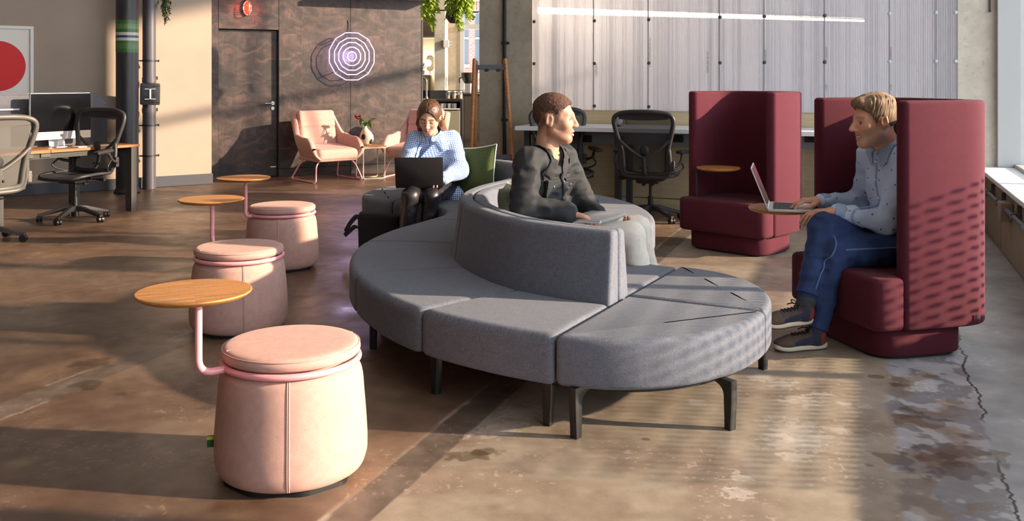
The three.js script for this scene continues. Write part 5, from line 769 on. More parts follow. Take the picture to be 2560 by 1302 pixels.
function faceField(o) {                                               // in head units; o: feature sizes
  return (p) => {
    const q = [Math.abs(p[0]), p[1], p[2]]; let d = cranium(p);
    d = smin(d, ell(p, [0, -0.03, 0.026], [0.058 * o.wide, 0.086, 0.066]), 0.03);
    d = smin(d, seg(q, [0.048 * o.wide, -0.055, 0.0], [0.014, -0.099, 0.058], 0.022 * o.jaw, 0.018 * o.jaw), 0.03);
    d = smin(d, seg(p, [-0.008, -0.100, 0.066], [0.008, -0.100, 0.066], 0.0175 * o.jaw), 0.022);
    d = smin(d, seg(q, [0.0, 0.026, 0.083], [0.036, 0.024, 0.066], 0.011 * o.brow, 0.011), 0.018);
    d = smin(d, ell(q, [0.037, -0.022 + (o.smile ? 0.004 : 0), 0.060], [0.022, 0.024, 0.022]), 0.03);
    d = smax(d, -ell(q, [0.031, 0.004, 0.094], [0.016, 0.0105, 0.020]), 0.012);
    d = smin(d, ell(q, [0.0305, 0.003, 0.0715], [0.0155, 0.0125, 0.0130]), 0.004);
    d = smin(d, seg(p, [0, 0.016, 0.088], [0, -0.026, 0.109 * o.nose], 0.0075, 0.0115), 0.014); d = smin(d, ell(q, [0.0105, -0.031, 0.098], [0.0085, 0.0075, 0.012]), 0.010);
    d = smax(d, -ell(q, [0.006, -0.0385, 0.102], [0.0035, 0.003, 0.005]), 0.003);
    d = smin(d, seg(q, [0.0, -0.058, 0.0935], [0.021 + o.smile * 0.006, -0.062 + o.smile * 0.007, 0.078], 0.0062, 0.0035), 0.007); d = smin(d, seg(q, [0.0, -0.0725 - o.open * 0.004, 0.0905], [0.017 + o.smile * 0.004, -0.069 + o.smile * 0.004, 0.079], 0.0072, 0.004), 0.007);
    d = smax(d, -seg(q, [0, -0.0653 - o.open * 0.002, 0.099], [0.019 + o.smile * 0.005, -0.0645 + o.smile * 0.006, 0.086], 0.0012 + o.open * 0.0032, 0.0008), 0.003);
    let e = ell(q, [0.074, -0.004, -0.012], [0.0085, 0.0315, 0.0185]); e = smin(e, seg(q, [0.0775, 0.020, -0.022], [0.081, -0.02, -0.025], 0.006, 0.005), 0.008); e = smax(e, -ell(q, [0.0865, 0.002, -0.009], [0.0115, 0.0175, 0.0095]), 0.004); d = smin(d, e, 0.008);
    return d;
  };
}
function makeHead(hf, o, neckTo, neckR = 0.052) {
  const ff = faceField(o), s = hf.s, na = hf.to([0, -0.045, -0.028]), nb = neckTo, neck = cap(na, nb, neckR * s, neckR * 1.12 * s), sdf = (x, y, z) => smin(ff(hf.from(x, y, z)) * s, neck.d(x, y, z), 0.03);
  const lo = [0, 1, 2].map((i) => Math.min(hf.c[i] - 0.145 * s, nb[i] - 0.075)), hi = [0, 1, 2].map((i) => Math.max(hf.c[i] + 0.145 * s, nb[i] + 0.075));
  const g = isoMesh(sdf, lo, hi, 0.0034);
  return colourise(g, (x, y, z) => {
    const p = hf.from(x, y, z), q = Math.abs(p[0]); let c = o.skin.slice(); const m = (t, k) => { c = lerp3(c, t, k); };
    const mot = n3(x * 60, y * 60, z * 60) - 0.5; c = c.map((v) => v * (1 + 0.10 * mot));
    if (p[2] > 0.03) { m(o.flush, (o.closed ? 0.15 : 0.45) * sstep(0.030, 0.006, Math.hypot(q - 0.040, p[1] + 0.022))); m(o.flush, (o.closed ? 0.12 : 0.35) * sstep(0.022, 0.006, Math.hypot(q, p[1] + 0.026))); }
    const lipU = Math.abs(p[1] + 0.0655 - o.smile * q * 0.3); if (p[2] > 0.068 && q < 0.024 + o.smile * 0.006 && lipU < 0.0125 + o.open * 0.003) m(o.lip, 0.85 * sstep(0.0125 + o.open * 0.003, 0.008, lipU) * sstep(0.026 + o.smile * 0.006, 0.017, q));
    if (o.open && p[2] > 0.07 && q < 0.019 && Math.abs(p[1] + 0.0655 + o.open * 0.001 - o.smile * q * 0.3) < 0.0028 * o.open) c = o.smile ? [0.75, 0.70, 0.64] : [0.10, 0.03, 0.03];
    const bw = p[1] - 0.0275 - 0.10 * (q - 0.012) * (q < 0.035 ? 1 : -0.6) + 0; if (p[2] > 0.035 && q > 0.011 && q < 0.052) m(o.browC, o.browK * sstep(0.0065, 0.003, Math.abs(bw)) * sstep(0.054, 0.046, q));
    if (o.closed) { if (p[2] > 0.05 && q > 0.016 && q < 0.047) m([0.02, 0.012, 0.01], 0.9 * sstep(0.0022, 0.0008, Math.abs(p[1] + 0.004 - 0.12 * Math.abs(q - 0.031)))); }
    else if (p[2] > 0.06 && q > 0.018 && q < 0.044) { const ey = p[1] - 0.003, ex = q - 0.031, w = 0.0058 - Math.pow(ex / 0.0125, 2) * 0.0055; if (Math.abs(ey) < w + 0.0012) { c = Math.abs(ey) > w - 0.0006 ? [0.03, 0.018, 0.012] : Math.hypot(ex - o.gaze, ey) < 0.0058 ? [0.02, 0.014, 0.010] : [0.62, 0.58, 0.54]; } }
    if (o.beard && (p[1] < -0.035 || (q > 0.055 && p[1] < 0.005)) && p[2] > -0.03) { const edge = sstep(-0.036, -0.062, p[1] + (q > 0.05 ? -0.02 : 0) + 0.25 * Math.max(0, 0.03 - q) * (p[1] > -0.055 ? 1 : 0)), k = o.beard * edge * sstep(-0.135, -0.10, p[1]) * (0.45 + 0.75 * n3(x * 240, y * 240, z * 240)); if (lipU > 0.012 || q > 0.026) m(o.beardC, clamp(k)); }
    if (o.fade) { const hb = o.hairline(p[2]); if (p[2] < 0.055) m(o.hairC, o.fade * sstep(hb - 0.045, hb + 0.005, p[1]) * (0.6 + 0.6 * n3(x * 260, y * 260, z * 260)) * (q > 0.068 && p[1] < 0.03 && p[1] > -0.035 && p[2] < 0.005 && p[2] > -0.035 ? 0 : 1)); }
    return c;
  });
}
// ---------------------------------------------------------------- hand: five separate fingers
function handPrims(w, d, n, side, curl, spread = 0.10, len = 1, thumb = 0.5) {   // wrist, finger direction, palm normal (out of the palm), thumb side
  d = nor3(d); n = nor3(sub3(n, [d[0] * dot3(n, d), d[1] * dot3(n, d), d[2] * dot3(n, d)])); const s = nor3(crs3(n, d)), sd = dot3(s, side) < 0 ? [-s[0], -s[1], -s[2]] : s, P = [], at = (a, b, c) => add3(add3(add3(w, d, a * len), sd, b * len), n, c * len);
  P.push(cap(at(-0.05, 0, 0), at(0.01, 0, 0), 0.024 * len, 0.023 * len, 0.02, sd, 0.8));
  const roots = [[0.082, 0.030], [0.088, 0.010], [0.083, -0.010], [0.074, -0.028]], L = [[0.042, 0.025, 0.021], [0.046, 0.029, 0.022], [0.042, 0.027, 0.021], [0.033, 0.021, 0.019]], R = [0.0090, 0.0093, 0.0088, 0.0080];
  roots.forEach(([a, b], i) => {
    P.push(cap(at(0.0, b * 0.55, 0), at(a, b, -0.002), 0.015 * len, 0.0115 * len, 0.014));
    let p = at(a, b, -0.002), dir = nor3(add3(d, sd, (1.5 - i) * spread)); const cs = Array.isArray(curl[0]) ? curl[i] : curl;
    for (let k = 0; k < 3; k++) { const c = Math.cos(cs[k]), sn = Math.sin(cs[k]), ax = n, up = nor3(sub3(ax, [dir[0] * dot3(ax, dir), dir[1] * dot3(ax, dir), dir[2] * dot3(ax, dir)])); dir = nor3(add3([dir[0] * c, dir[1] * c, dir[2] * c], up, sn)); const q = add3(p, dir, L[i][k] * len); P.push(cap(p, q, R[i] * len * (1 - 0.05 * k), R[i] * len * (0.93 - 0.07 * k), 0.003)); p = q; }
  });
  const t0 = at(0.018, 0.024, 0.006), t1 = at(0.045, 0.046, 0.010 + 0.02 * thumb), t2 = at(0.074, 0.052 - 0.010 * thumb, 0.014 + 0.03 * thumb), t3 = at(0.098, 0.050 - 0.018 * thumb, 0.016 + 0.036 * thumb); P.push(cap(t0, t1, 0.015 * len, 0.0125 * len, 0.012), cap(t1, t2, 0.0115 * len, 0.0105 * len, 0.004), cap(t2, t3, 0.0105 * len, 0.0085 * len, 0.003));
  return P;
}
function handMesh(prims, skin) { const [lo, hi] = bounds(prims, 0.012), g = isoMesh(union(prims), lo, hi, 0.0028); return colourise(g, (x, y, z) => { const k = 1 + 0.16 * (n3(x * 90, y * 90, z * 90) - 0.5); return skin.map((v) => v * k); }); }
const skinMat = phys(lin(1, 1, 1), 0.5, { vertexColors: true, sheen: 0.1 });
const paintMat = (rough = 0.8) => std(lin(1, 1, 1), rough, { vertexColors: true });
class Person {
  constructor(label, base) { this.g = thing('person', label, 'person', V(...base)); this.base = base; }
  add(name, g, m, label, parent) { const h = plain(Array.isArray(g) ? mergeGeometries(g.map((q) => { const r = plain(q); return r; })) : g); h.translate(-this.base[0], -this.base[1], -this.base[2]); return part(name, h, m, parent ?? this.g, label); }
}
const cloth = (prims, cell, amp, cut, f = 1, pad = 0.035) => { const u = union(prims), [lo, hi] = bounds(prims, pad); return boneUV(isoMesh((x, y, z) => { let d = u(x, y, z) - folds(x, y, z, amp, f); if (cut) d = cut(d, x, y, z); return d; }, lo, hi, cell), prims); };
const under = (prims, skin) => { const q = prims.map((p) => cap(p.a, p.b, p.r0 * 0.8, p.r1 * 0.8, p.k)), [lo, hi] = bounds(q, 0.02); return colourise(isoMesh(union(q), lo, hi, 0.014), () => skin); };
const Wp = (px, py, D) => A3(W(px, py, D));
// a shirt collar: two leaves around the neck, from the rear to a point at the front
function settle(sdf, p, off) { let q = p; for (let i = 0; i < 5; i++) { const e = 0.003, d = sdf(...q), g = nor3([sdf(q[0] + e, q[1], q[2]) - d, sdf(q[0], q[1] + e, q[2]) - d, sdf(q[0], q[1], q[2] + e) - d]); q = add3(q, g, off - d); } return q; }
function collarLeaf(nk, up, fwd, right, sgn, r, h, drop, point, open = 0.35, sdf = null) {
  return grid(28, 10, (u, v) => { const a = mixn(Math.PI, open, u) * sgn, out = mixn(0, 0.022 + 0.012 * u, v), rr = r + 0.004 + out, w = v * (h * (1 - u * 0.1) + point * sstep(0.55, 1, u)) , y0 = mixn(0.018, -drop, sstep(0.15, 1, u)); const rad = add3([right[0] * Math.sin(a) * rr, right[1] * Math.sin(a) * rr, right[2] * Math.sin(a) * rr], fwd, Math.cos(a) * rr * (1 + 0.15 * u) + v * point * 0.45 * sstep(0.6, 1, u)); let q = add3(add3(nk, rad), up, y0 - w * (0.72 + 0.2 * v) + 0.008 * Math.sin(v * Math.PI)); if (sdf) { const s = settle(sdf, q, 0.010 - 0.003 * v); q = sdf(...q) < 0.010 ? s : lerp3(q, s, sstep(0.25, 0.7, v)); } return [...q, dot3(q, right) + 0.7 * dot3(q, fwd) * sgn, q[1]]; });
}
// ---------------------------------------------------------------- laptops
function laptop(label, pos, q, openDeg, mats, w = 0.355, d = 0.245, mark) {      // local: keyboard side towards +z, hinge at the -z edge
  const t = thing('laptop', label, 'laptop', pos); t.quaternion.copy(q);
  part('base', slab(roundOutline([[-w / 2, -d / 2], [-w / 2, d / 2], [w / 2, d / 2], [w / 2, -d / 2]], 0.011), 0, 0.011, 0.002, 2), mats.shell, t);
  if (openDeg > 1) { const kb = part('keyboard', b2(-w * 0.42, w * 0.42, 0.0108, 0.0114, -d * 0.40, d * 0.06), M.black, t); for (let i = 0; i < 5; i++) part('key_row', Array.from({ length: 13 }, (_, k) => b2(-w * 0.41 + k * w * 0.0632, -w * 0.41 + k * w * 0.0632 + 0.0175, 0.0114, 0.0126, -d * 0.39 + i * 0.0215, -d * 0.39 + i * 0.0215 + 0.0175)), mats.key, kb); part('trackpad', b2(-0.062, 0.062, 0.0108, 0.0112, d * 0.12, d * 0.44), mats.pad, t); }
  const a = -openDeg * RAD, lid = new THREE.Group(); const rot = (g) => { g.translate(0, 0, 0); g.rotateX(a); return g.translate(0, 0.0115, -d / 2 + 0.002); };
  part('lid', rot(slab(roundOutline([[-w / 2, 0], [-w / 2, d], [w / 2, d], [w / 2, 0]], 0.011), 0, 0.0055, 0.001, 2)), mats.shell, t);
  if (openDeg > 1) part('screen', rot(b2(-w / 2 + 0.006, w / 2 - 0.006, -0.001, 0.0002, 0.012, d - 0.006)), mats.screen, t);
  if (mark) { const sh = new THREE.Shape(); sh.absellipse(0, 0, 0.017, 0.019, 0, Math.PI * 2); const sh2 = new THREE.Shape(); sh2.absellipse(0.005, 0.025, 0.003, 0.006, 0, 6.28, false, -0.6); part('maker_mark', [plate(sh, 0, 0.0006), plate(sh2, 0, 0.0006)].map((g) => { g.rotateX(-Math.PI / 2); return rot(g.translate(0, 0.0056, d * 0.52)); }), mats.mark, t, 'fruit emblem'); }
  return t;
}
const silver = { shell: M.alu, key: std(lin(0.03, 0.03, 0.035), 0.6), pad: std(lin(0.5, 0.5, 0.52), 0.4), screen: std(lin(0.02, 0.022, 0.03), 0.12), mark: M.black };
const darkLap = { shell: std(lin(0.030, 0.027, 0.028), 0.45, { metalness: 0.3 }), key: M.black, pad: M.black, screen: M.black, mark: std(lin(0.09, 0.085, 0.085), 0.3, { metalness: 0.5 }) };
const basisQ = (x, y, z) => new THREE.Quaternion().setFromRotationMatrix(new THREE.Matrix4().makeBasis(V(...x), V(...y), V(...z)));

// ================================================================ woman in the gingham shirt
{
  const skin = [0.66, 0.36, 0.25], base = [(1098 - CX) * 7.82 / FOC, 0.0, -7.82], P = new Person('woman with long brown hair and blue gingham shirt typing on a dark laptop', base);
  const pel = Wp(1100, 456, 7.86), chest = Wp(1089, 372, 7.80), nk = Wp(1080, 333, 7.70), sr = Wp(1036, 350, 7.74), sl = Wp(1130, 348, 7.82), er = Wp(1014, 424, 7.62), el = Wp(1148, 425, 7.68), wr = Wp(1046, 446, 7.50), wl = Wp(1108, 446, 7.48);
  const hpL = add3(pel, [0.085, -0.01, 0]), hpR = add3(pel, [-0.085, -0.01, 0]), knL = Wp(1078, 492, 7.34), knR = Wp(1026, 492, 7.30), anL = Wp(1064, 610, 7.30), anR = Wp(1012, 612, 7.26);
  const fw = nor3([-0.10, 0, 1]), rt = nor3([1, 0, 0.10]);
  const torso = [cap(pel, lerp3(pel, chest, 0.6), 0.115, 0.108, 0.06, rt, 0.72), cap(lerp3(pel, chest, 0.55), chest, 0.108, 0.105, 0.06, rt, 0.70), cap(lerp3(sr, nk, 0.15), lerp3(sl, nk, 0.15), 0.062, 0.062, 0.06), cap(chest, add3(nk, [0, -0.03, 0]), 0.09, 0.05, 0.05, rt, 0.7)];
  torso.forEach((p) => { p.flat = [rt, [0, 1, 0]]; p.wide = 1.45; });
  const arms = [cap(sr, er, 0.068, 0.068, 0.03), cap(er, wr, 0.066, 0.046, 0.04), cap(sl, el, 0.070, 0.072, 0.03), cap(el, wl, 0.070, 0.046, 0.04)], tail = [cap(add3(pel, [0.05, -0.02, 0.06]), add3(pel, [0.13, -0.09, 0.10]), 0.08, 0.07, 0.05), cap(add3(pel, [-0.05, -0.02, 0.06]), add3(pel, [-0.12, -0.07, 0.10]), 0.08, 0.06, 0.05)]; tail.forEach((p) => { p.flat = [rt, [0, 1, 0]]; });
  const ging = tex(64, 64, (i, j) => { const a = (i % 64) < 32, b = (j % 64) < 32, t = 0.03 * (hash2(i, j) - 0.5); const k = a && b ? 2 : a || b ? 1 : 0; return [[0.94, 0.95, 0.97], [0.60, 0.71, 0.88], [0.30, 0.46, 0.74]][k].map((v) => v + t); }, true, 1 / 0.0155, 1 / 0.0155); const shirtMat = std(lin(0.98, 0.98, 0.98), 0.85, { map: ging, side: THREE.DoubleSide });
  const nkUp = nor3(sub3(Wp(1074, 296, 7.62), nk)), cutNeck = (d, x, y, z) => smax(d, -(Math.hypot(x - nk[0], (y - nk[1] - 0.03) * 0.9, z - nk[2]) - 0.062), 0.01);
  const wp = [...torso, ...arms, ...tail], ws = ((u) => (x, y, z) => u(x, y, z) - folds(x, y, z, 0.010))(union(wp)), shirt = P.add('shirt', cloth(wp, 0.0085, 0.010, cutNeck), shirtMat, 'blue and white gingham shirt');
  const up = [0, 1, 0]; for (const s of [-1, 1]) P.add('collar', collarLeaf(add3(nk, [0, 0.022, 0]), up, fw, rt, s, 0.062, 0.085, 0.045, 0.085, 0.16, ws), shirtMat, undefined, shirt);
  P.add('placket', grid(3, 20, (u, v) => { const c = add3(lerp3(add3(nk, [0, -0.07, 0]), add3(pel, [0, 0.08, 0]), v), fw, 0.088 + 0.034 * Math.sin(v * 2.2)); return [...settle(ws, add3(c, rt, (u - 0.5) * 0.028), 0.004), u * 0.03, v * 0.3]; }), shirtMat, undefined, shirt);
  for (const v of [0.10, 0.38, 0.66]) { const c = add3(lerp3(add3(nk, [0, -0.07, 0]), add3(pel, [0, 0.08, 0]), v), fw, 0.093 + 0.034 * Math.sin(v * 2.2)); P.add('button', ball(0.0065, ...settle(ws, c, 0.006), 1, 1, 0.5, 12), M.white, undefined, shirt); }
  const legs = [cap(hpL, knL, 0.094, 0.068, 0.03), cap(knL, anL, 0.066, 0.052, 0.03), cap(hpR, knR, 0.094, 0.068, 0.03), cap(knR, anR, 0.066, 0.052, 0.03), cap(hpL, hpR, 0.105, 0.105, 0.04)];
  P.add('trousers', cloth(legs, 0.0095, 0.007), std(lin(0.018, 0.016, 0.021), 0.38), 'black leather-look trousers');
  const hf = headFrame(Wp(1073, 292, 7.60), nor3([-0.10, -0.50, 0.85]), [0.05, 1, 0.3], 1.10);
  const head = makeHead(hf, { wide: 0.93, jaw: 0.86, brow: 0.7, nose: 0.97, smile: 0, open: 0, skin, flush: [0.72, 0.30, 0.22], lip: [0.52, 0.10, 0.09], browC: [0.07, 0.035, 0.02], browK: 0.85, closed: true }, add3(nk, [0, -0.02, 0]), 0.043);
  const hands = [handMesh(handPrims(wr, nor3([0.35, -0.1, 1]), [0.1, -1, 0.0], [1, 0, 0], [0.25, 0.45, 0.35], 0.1, 0.92), skin), handMesh(handPrims(wl, nor3([-0.4, -0.1, 1]), [0, -1, 0.0], [-1, 0, 0], [0.25, 0.45, 0.35], 0.1, 0.92), skin)];
  const body = P.add('body', [head, ...hands, under([...torso, ...arms.map((p) => cap(p.a, p.b, p.r0 * 0.7, p.r1 * 0.7)), ...legs], skin)].map((g) => { const q = plain(g); return q; }), skinMat);
  // long hair with a centre parting: cap, curtains on both sides, fall down the back
  const hairC = (x, y, z) => { const p = hf.from(x, y, z), st = n3(p[0] * 160, p[1] * 7, p[2] * 160), lo = sstep(0.06, -0.10, p[1]); return lerp3([0.055, 0.022, 0.012], [0.26, 0.115, 0.05], clamp(0.15 + 0.55 * lo + 0.6 * (st - 0.5))); };
  const toW = (p) => hf.to(p), down = (p, k) => add3(toW(p), [0, -k, 0]);
  const strands = [cap(toW([0.068, 0.03, -0.01]), down([0.082, -0.06, -0.045], 0.02), 0.022, 0.026, 0.02), cap(down([0.082, -0.06, -0.045], 0.02), [sl[0] - 0.065, sl[1] + 0.02, sl[2] - 0.11], 0.026, 0.03, 0.02), cap(toW([-0.068, 0.03, 0.0]), down([-0.078, -0.06, -0.03], 0.02), 0.022, 0.026, 0.02), cap(down([-0.078, -0.06, -0.03], 0.02), [sr[0] + 0.06, sr[1] + 0.0, sr[2] - 0.11], 0.026, 0.03, 0.02), cap(toW([0, -0.02, -0.075]), add3(nk, [0.0, -0.06, -0.13]), 0.05, 0.055, 0.03), cap(toW([0.045, -0.02, -0.07]), [sl[0] - 0.06, sl[1] + 0.01, sl[2] - 0.12], 0.03, 0.03, 0.03)];
  const su = union(strands), hairSdf = (x, y, z) => { const p = hf.from(x, y, z), q = Math.abs(p[0]); let d = cranium(p, 0.012) * 1.03; const line = p[2] < 0.02 ? -0.05 : mixn(-0.05, 0.082, sstep(0.02, 0.078, p[2] + 0.28 * q * -0.2)) - 0.9 * Math.max(0, q - 0.02) * sstep(0.02, 0.07, p[2]); d = smax(d, (line - p[1]) * 0.8, 0.008); d = smin(d, su(x, y, z), 0.02); const ear = p[0] > 0 ? ell(p, [0.08, -0.006, -0.006], [0.022, 0.032, 0.024]) : 1; d = smax(d, -ear, 0.01); d = smax(d, -(q - 0.003) * 0.5 - (0.004 - 0) * 0 + -0.002 - (p[1] > 0.06 ? 0 : 1), 0.004); return d - 0.0035 * (n3(p[0] * 120, p[1] * 9, p[2] * 120) - 0.5); };
  const hb = [0, 1, 2].map((i) => [Math.min(hf.c[i] - 0.14, nk[i] - 0.22), Math.max(hf.c[i] + 0.15, nk[i] + 0.2)]);
  P.add('hair', colourise(isoMesh(hairSdf, hb.map((b) => b[0]), hb.map((b) => b[1]), 0.0042), hairC), phys(lin(1, 1, 1), 0.42, { vertexColors: true }), 'long brown hair with centre parting');
  for (const k of [0, 1, 2]) P.add('earring', ball(0.004, ...hf.to([0.087, 0.012 - 0.016 * k, -0.012 + 0.004 * k]), 1, 1, 1, 8), M.white, 'small white earring');
  for (const [a, d] of [[anL, 1], [anR, -1]]) { const f0 = [a[0], 0.045, a[2] + 0.02], sh = isoMesh(union([cap([f0[0], 0.05, f0[2] - 0.05], [f0[0], 0.042, f0[2] + 0.15], 0.042, 0.034, 0.03), cap([a[0], a[1], a[2]], [f0[0], 0.07, f0[2] - 0.03], 0.05, 0.046, 0.03)]), [f0[0] - 0.08, -0.01, f0[2] - 0.13], [f0[0] + 0.08, a[1] + 0.02, f0[2] + 0.22], 0.008); P.add('shoe', boxUV(plain(sh)), M.blackSoft); }
  // her laptop: hinge towards the lens, lid leaning back
  const c = Wp(1049, 470, 7.36), lx = nor3([-1, 0.0, 0.02]), lz = nor3([-0.02, 0.06, -1]);
  const ly = nor3(crs3(lz, lx)), lap = laptop('closed-backed dark laptop on the knees of the woman in gingham', V(...add3(c, lz, 0.12)), basisQ(lx, ly, lz), 108, darkLap, 0.368, 0.252, true); lap.userData.label = 'open black laptop with a fruit emblem on the knees of the woman in gingham';
}
function surf(sdf, from, dir, max = 0.6) { let t = 0; const d = nor3(dir); for (let i = 0; i < 80; i++) { const p = add3(from, d, t), s = sdf(...p); if (s < 0.0006) return p; t += Math.max(s * 0.8, 0.0005); if (t > max) break; } return add3(from, d, t); }
const flatten = (list, a, b) => { list.forEach((p) => { p.flat = [a, b]; p.wide = 1.45; }); return list; };
const hairLineMan = (z) => z > 0.05 ? mixn(0.052, 0.082, sstep(0.05, 0.085, z)) : z > 0.02 ? mixn(0.0, 0.052, sstep(0.02, 0.05, z)) : z > -0.03 ? mixn(-0.012, 0.0, sstep(-0.03, 0.02, z)) : mixn(-0.075, -0.012, sstep(-0.10, -0.03, z));
// ================================================================ man in the dark jacket on the sofa
{
  const skin = [0.48, 0.25, 0.16], fw = nor3([0.80, 0, 0.60]), ax = nor3([0.60, 0, -0.80]), base = [(1352 - CX) * 5.32 / FOC, 0, -5.32], P = new Person('man with cropped curly hair in a charcoal jacket, holding a closed laptop on his lap', base);
  const pel = Wp(1348, 572, 5.36), chest = Wp(1352, 455, 5.27), nk = Wp(1370, 372, 5.22), mid = add3(nk, [-0.012, -0.065, 0]), sn = add3(mid, ax, -0.175), sf = add3(mid, ax, 0.175), en = Wp(1312, 522, 4.99), ef = Wp(1462, 512, 5.42), wn = Wp(1416, 532, 4.97), wf = Wp(1500, 545, 5.26);
  const hn = add3(pel, ax, -0.09), hfp = add3(pel, ax, 0.09), kn = Wp(1580, 586, 5.10), kf = Wp(1594, 570, 5.38), an = Wp(1618, 795, 5.10), af = Wp(1640, 770, 5.38);
  const torso = flatten([cap(pel, lerp3(pel, chest, 0.6), 0.125, 0.125, 0.06, ax, 0.74), cap(lerp3(pel, chest, 0.5), chest, 0.125, 0.128, 0.06, ax, 0.72), cap(lerp3(sn, nk, 0.12), lerp3(sf, nk, 0.12), 0.072, 0.072, 0.07), cap(chest, add3(nk, [-0.01, -0.045, 0]), 0.11, 0.06, 0.06, ax, 0.68)], ax, [0, 1, 0]);
  const arms = [cap(sn, en, 0.070, 0.066, 0.03), cap(en, wn, 0.066, 0.052, 0.04), cap(sf, ef, 0.070, 0.066, 0.03), cap(ef, wf, 0.064, 0.050, 0.04)];
  const jm = std(lin(0.020, 0.022, 0.027), 0.8, { map: feltMap, side: THREE.DoubleSide }), neckCut = cap(add3(add3(nk, [0, 0.06, 0]), fw, 0.0), add3(add3(nk, [0, -0.15, 0]), fw, 0.15), 0.066, 0.018), inner = (d, x, y, z) => smax(d, -neckCut.d(x, y, z), 0.008);
  const jp = [...torso, ...arms], jacket = P.add('jacket', cloth(jp, 0.008, 0.015, inner, 1.2), jm, 'charcoal work jacket'), js = ((u) => (x, y, z) => u(x, y, z) - folds(x, y, z, 0.015, 1.2))(union(jp));
  for (const s of [-1, 1]) P.add('collar', collarLeaf(add3(nk, [-0.008, 0.040, 0]), nor3([0.16, 1, 0.1]), fw, ax, s, 0.066, 0.075, 0.095, 0.06, 0.34, js), jm, undefined, jacket);
  const onFront = (u, v) => surf(js, add3(add3(add3(lerp3(pel, nk, v), ax, u), fw, 0.4), [0, 0, 0]), [-fw[0], 0, -fw[2]]);
  for (const u of [-0.092, 0.085]) { const p = onFront(u, 0.60), q = onFront(u, 0.44), up = nor3(sub3(p, q)), o = new THREE.Matrix4().makeBasis(V(...ax), V(...up), V(...nor3(crs3(ax, up)))); const mk = (g, c) => { g.applyMatrix4(o); return g.translate(...c); }; const c = lerp3(p, q, 0.5); P.add('pocket', mk(b2(-0.055, 0.055, -0.06, 0.06, -0.016, 0.0045, 0.004), c), jm, undefined, jacket); P.add('pocket_flap', mk(b2(-0.058, 0.058, 0.015, 0.065, -0.012, 0.0085, 0.004), c), jm, undefined, jacket); P.add('button', mk(ball(0.0085, 0, 0.026, 0.009, 1, 1, 0.5, 14), c), std(lin(0.10, 0.10, 0.11), 0.35), undefined, jacket); }
  { const pts = []; for (let k = 0; k <= 12; k++) pts.push(V(...add3(onFront(-0.005, mixn(0.72, 0.2, k / 12)), fw, 0.002))); P.add('placket', plain(new THREE.TubeGeometry(new THREE.CatmullRomCurve3(pts), 30, 0.008, 6)), jm, undefined, jacket); for (const v of [0.62, 0.42]) P.add('button', ball(0.009, ...add3(onFront(-0.01, v), fw, 0.008), 1, 1, 1, 12), std(lin(0.10, 0.10, 0.11), 0.35), undefined, jacket); }
  const tee = cloth([cap(chest, add3(nk, [0, -0.04, 0]), 0.098, 0.058, 0.05, ax, 0.75), cap(lerp3(pel, chest, 0.5), chest, 0.10, 0.10, 0.05, ax, 0.75)].map((p) => { p.flat = [ax, [0, 1, 0]]; p.wide = 1.4; return p; }), 0.009, 0.003, (d, x, y, z) => smax(d, -(Math.hypot(x - nk[0] - 0.0, (y - nk[1] - 0.035), z - nk[2]) - 0.066), 0.006));
  const stripe = tex(8, 64, (i, j) => (j % 32) < 12 ? [0.06, 0.07, 0.10] : [0.85, 0.84, 0.83], true, 1, 1 / 0.05); P.add('t_shirt', tee, std(lin(1, 1, 1), 0.9, { map: stripe }), 'white and navy striped t-shirt');
  const legs = [cap(hn, kn, 0.096, 0.066, 0.03), cap(kn, an, 0.064, 0.062, 0.03), cap(hfp, kf, 0.096, 0.068, 0.03), cap(kf, af, 0.066, 0.064, 0.03), cap(hn, hfp, 0.11, 0.11, 0.04)];
  P.add('trousers', cloth(legs, 0.009, 0.007), std(lin(0.86, 0.79, 0.70), 0.85, { map: fineFelt }), 'cream trousers');
  const hf = headFrame(Wp(1388, 297, 5.20), nor3([0.965, -0.03, 0.26]), [-0.04, 1, 0], 1.10);
  const head = makeHead(hf, { wide: 1.0, jaw: 1.05, brow: 0.95, nose: 1.0, smile: 0, open: 0.8, skin, flush: [0.62, 0.27, 0.17], lip: [0.52, 0.20, 0.15], browC: [0.12, 0.055, 0.035], browK: 0.75, gaze: 0.003, beard: 0.55, beardC: [0.16, 0.075, 0.045], fade: 0.85, hairC: [0.06, 0.03, 0.022], hairline: hairLineMan }, add3(nk, [-0.01, -0.03, 0]), 0.055);
  const handN = handPrims(add3(wn, [0.015, 0.0, 0]), nor3([0.92, -0.25, 0.05]), [0.1, -1, 0.1], [0, 0, -1], [[0.30, 0.35, 0.2], [0.25, 0.4, 0.25], [0.3, 0.45, 0.3], [0.35, 0.5, 0.3]], 0.08, 1.05, 0.2), handF = handPrims(add3(wf, [0.01, -0.035, 0.01]), nor3([0.85, -0.06, 0.35]), [-0.15, 1, 0.2], [-0.3, 0, 1], [[0.35, 0.5, 0.4], [0.4, 0.55, 0.4], [0.4, 0.6, 0.45], [0.45, 0.6, 0.45]], 0.06, 1.05, 1.3);
  P.add('body', [head, handMesh(handN, skin), handMesh(handF, skin), under([...torso, ...arms.map((p) => cap(p.a, p.b, p.r0 * 0.7, p.r1 * 0.7)), ...legs], skin)], skinMat);
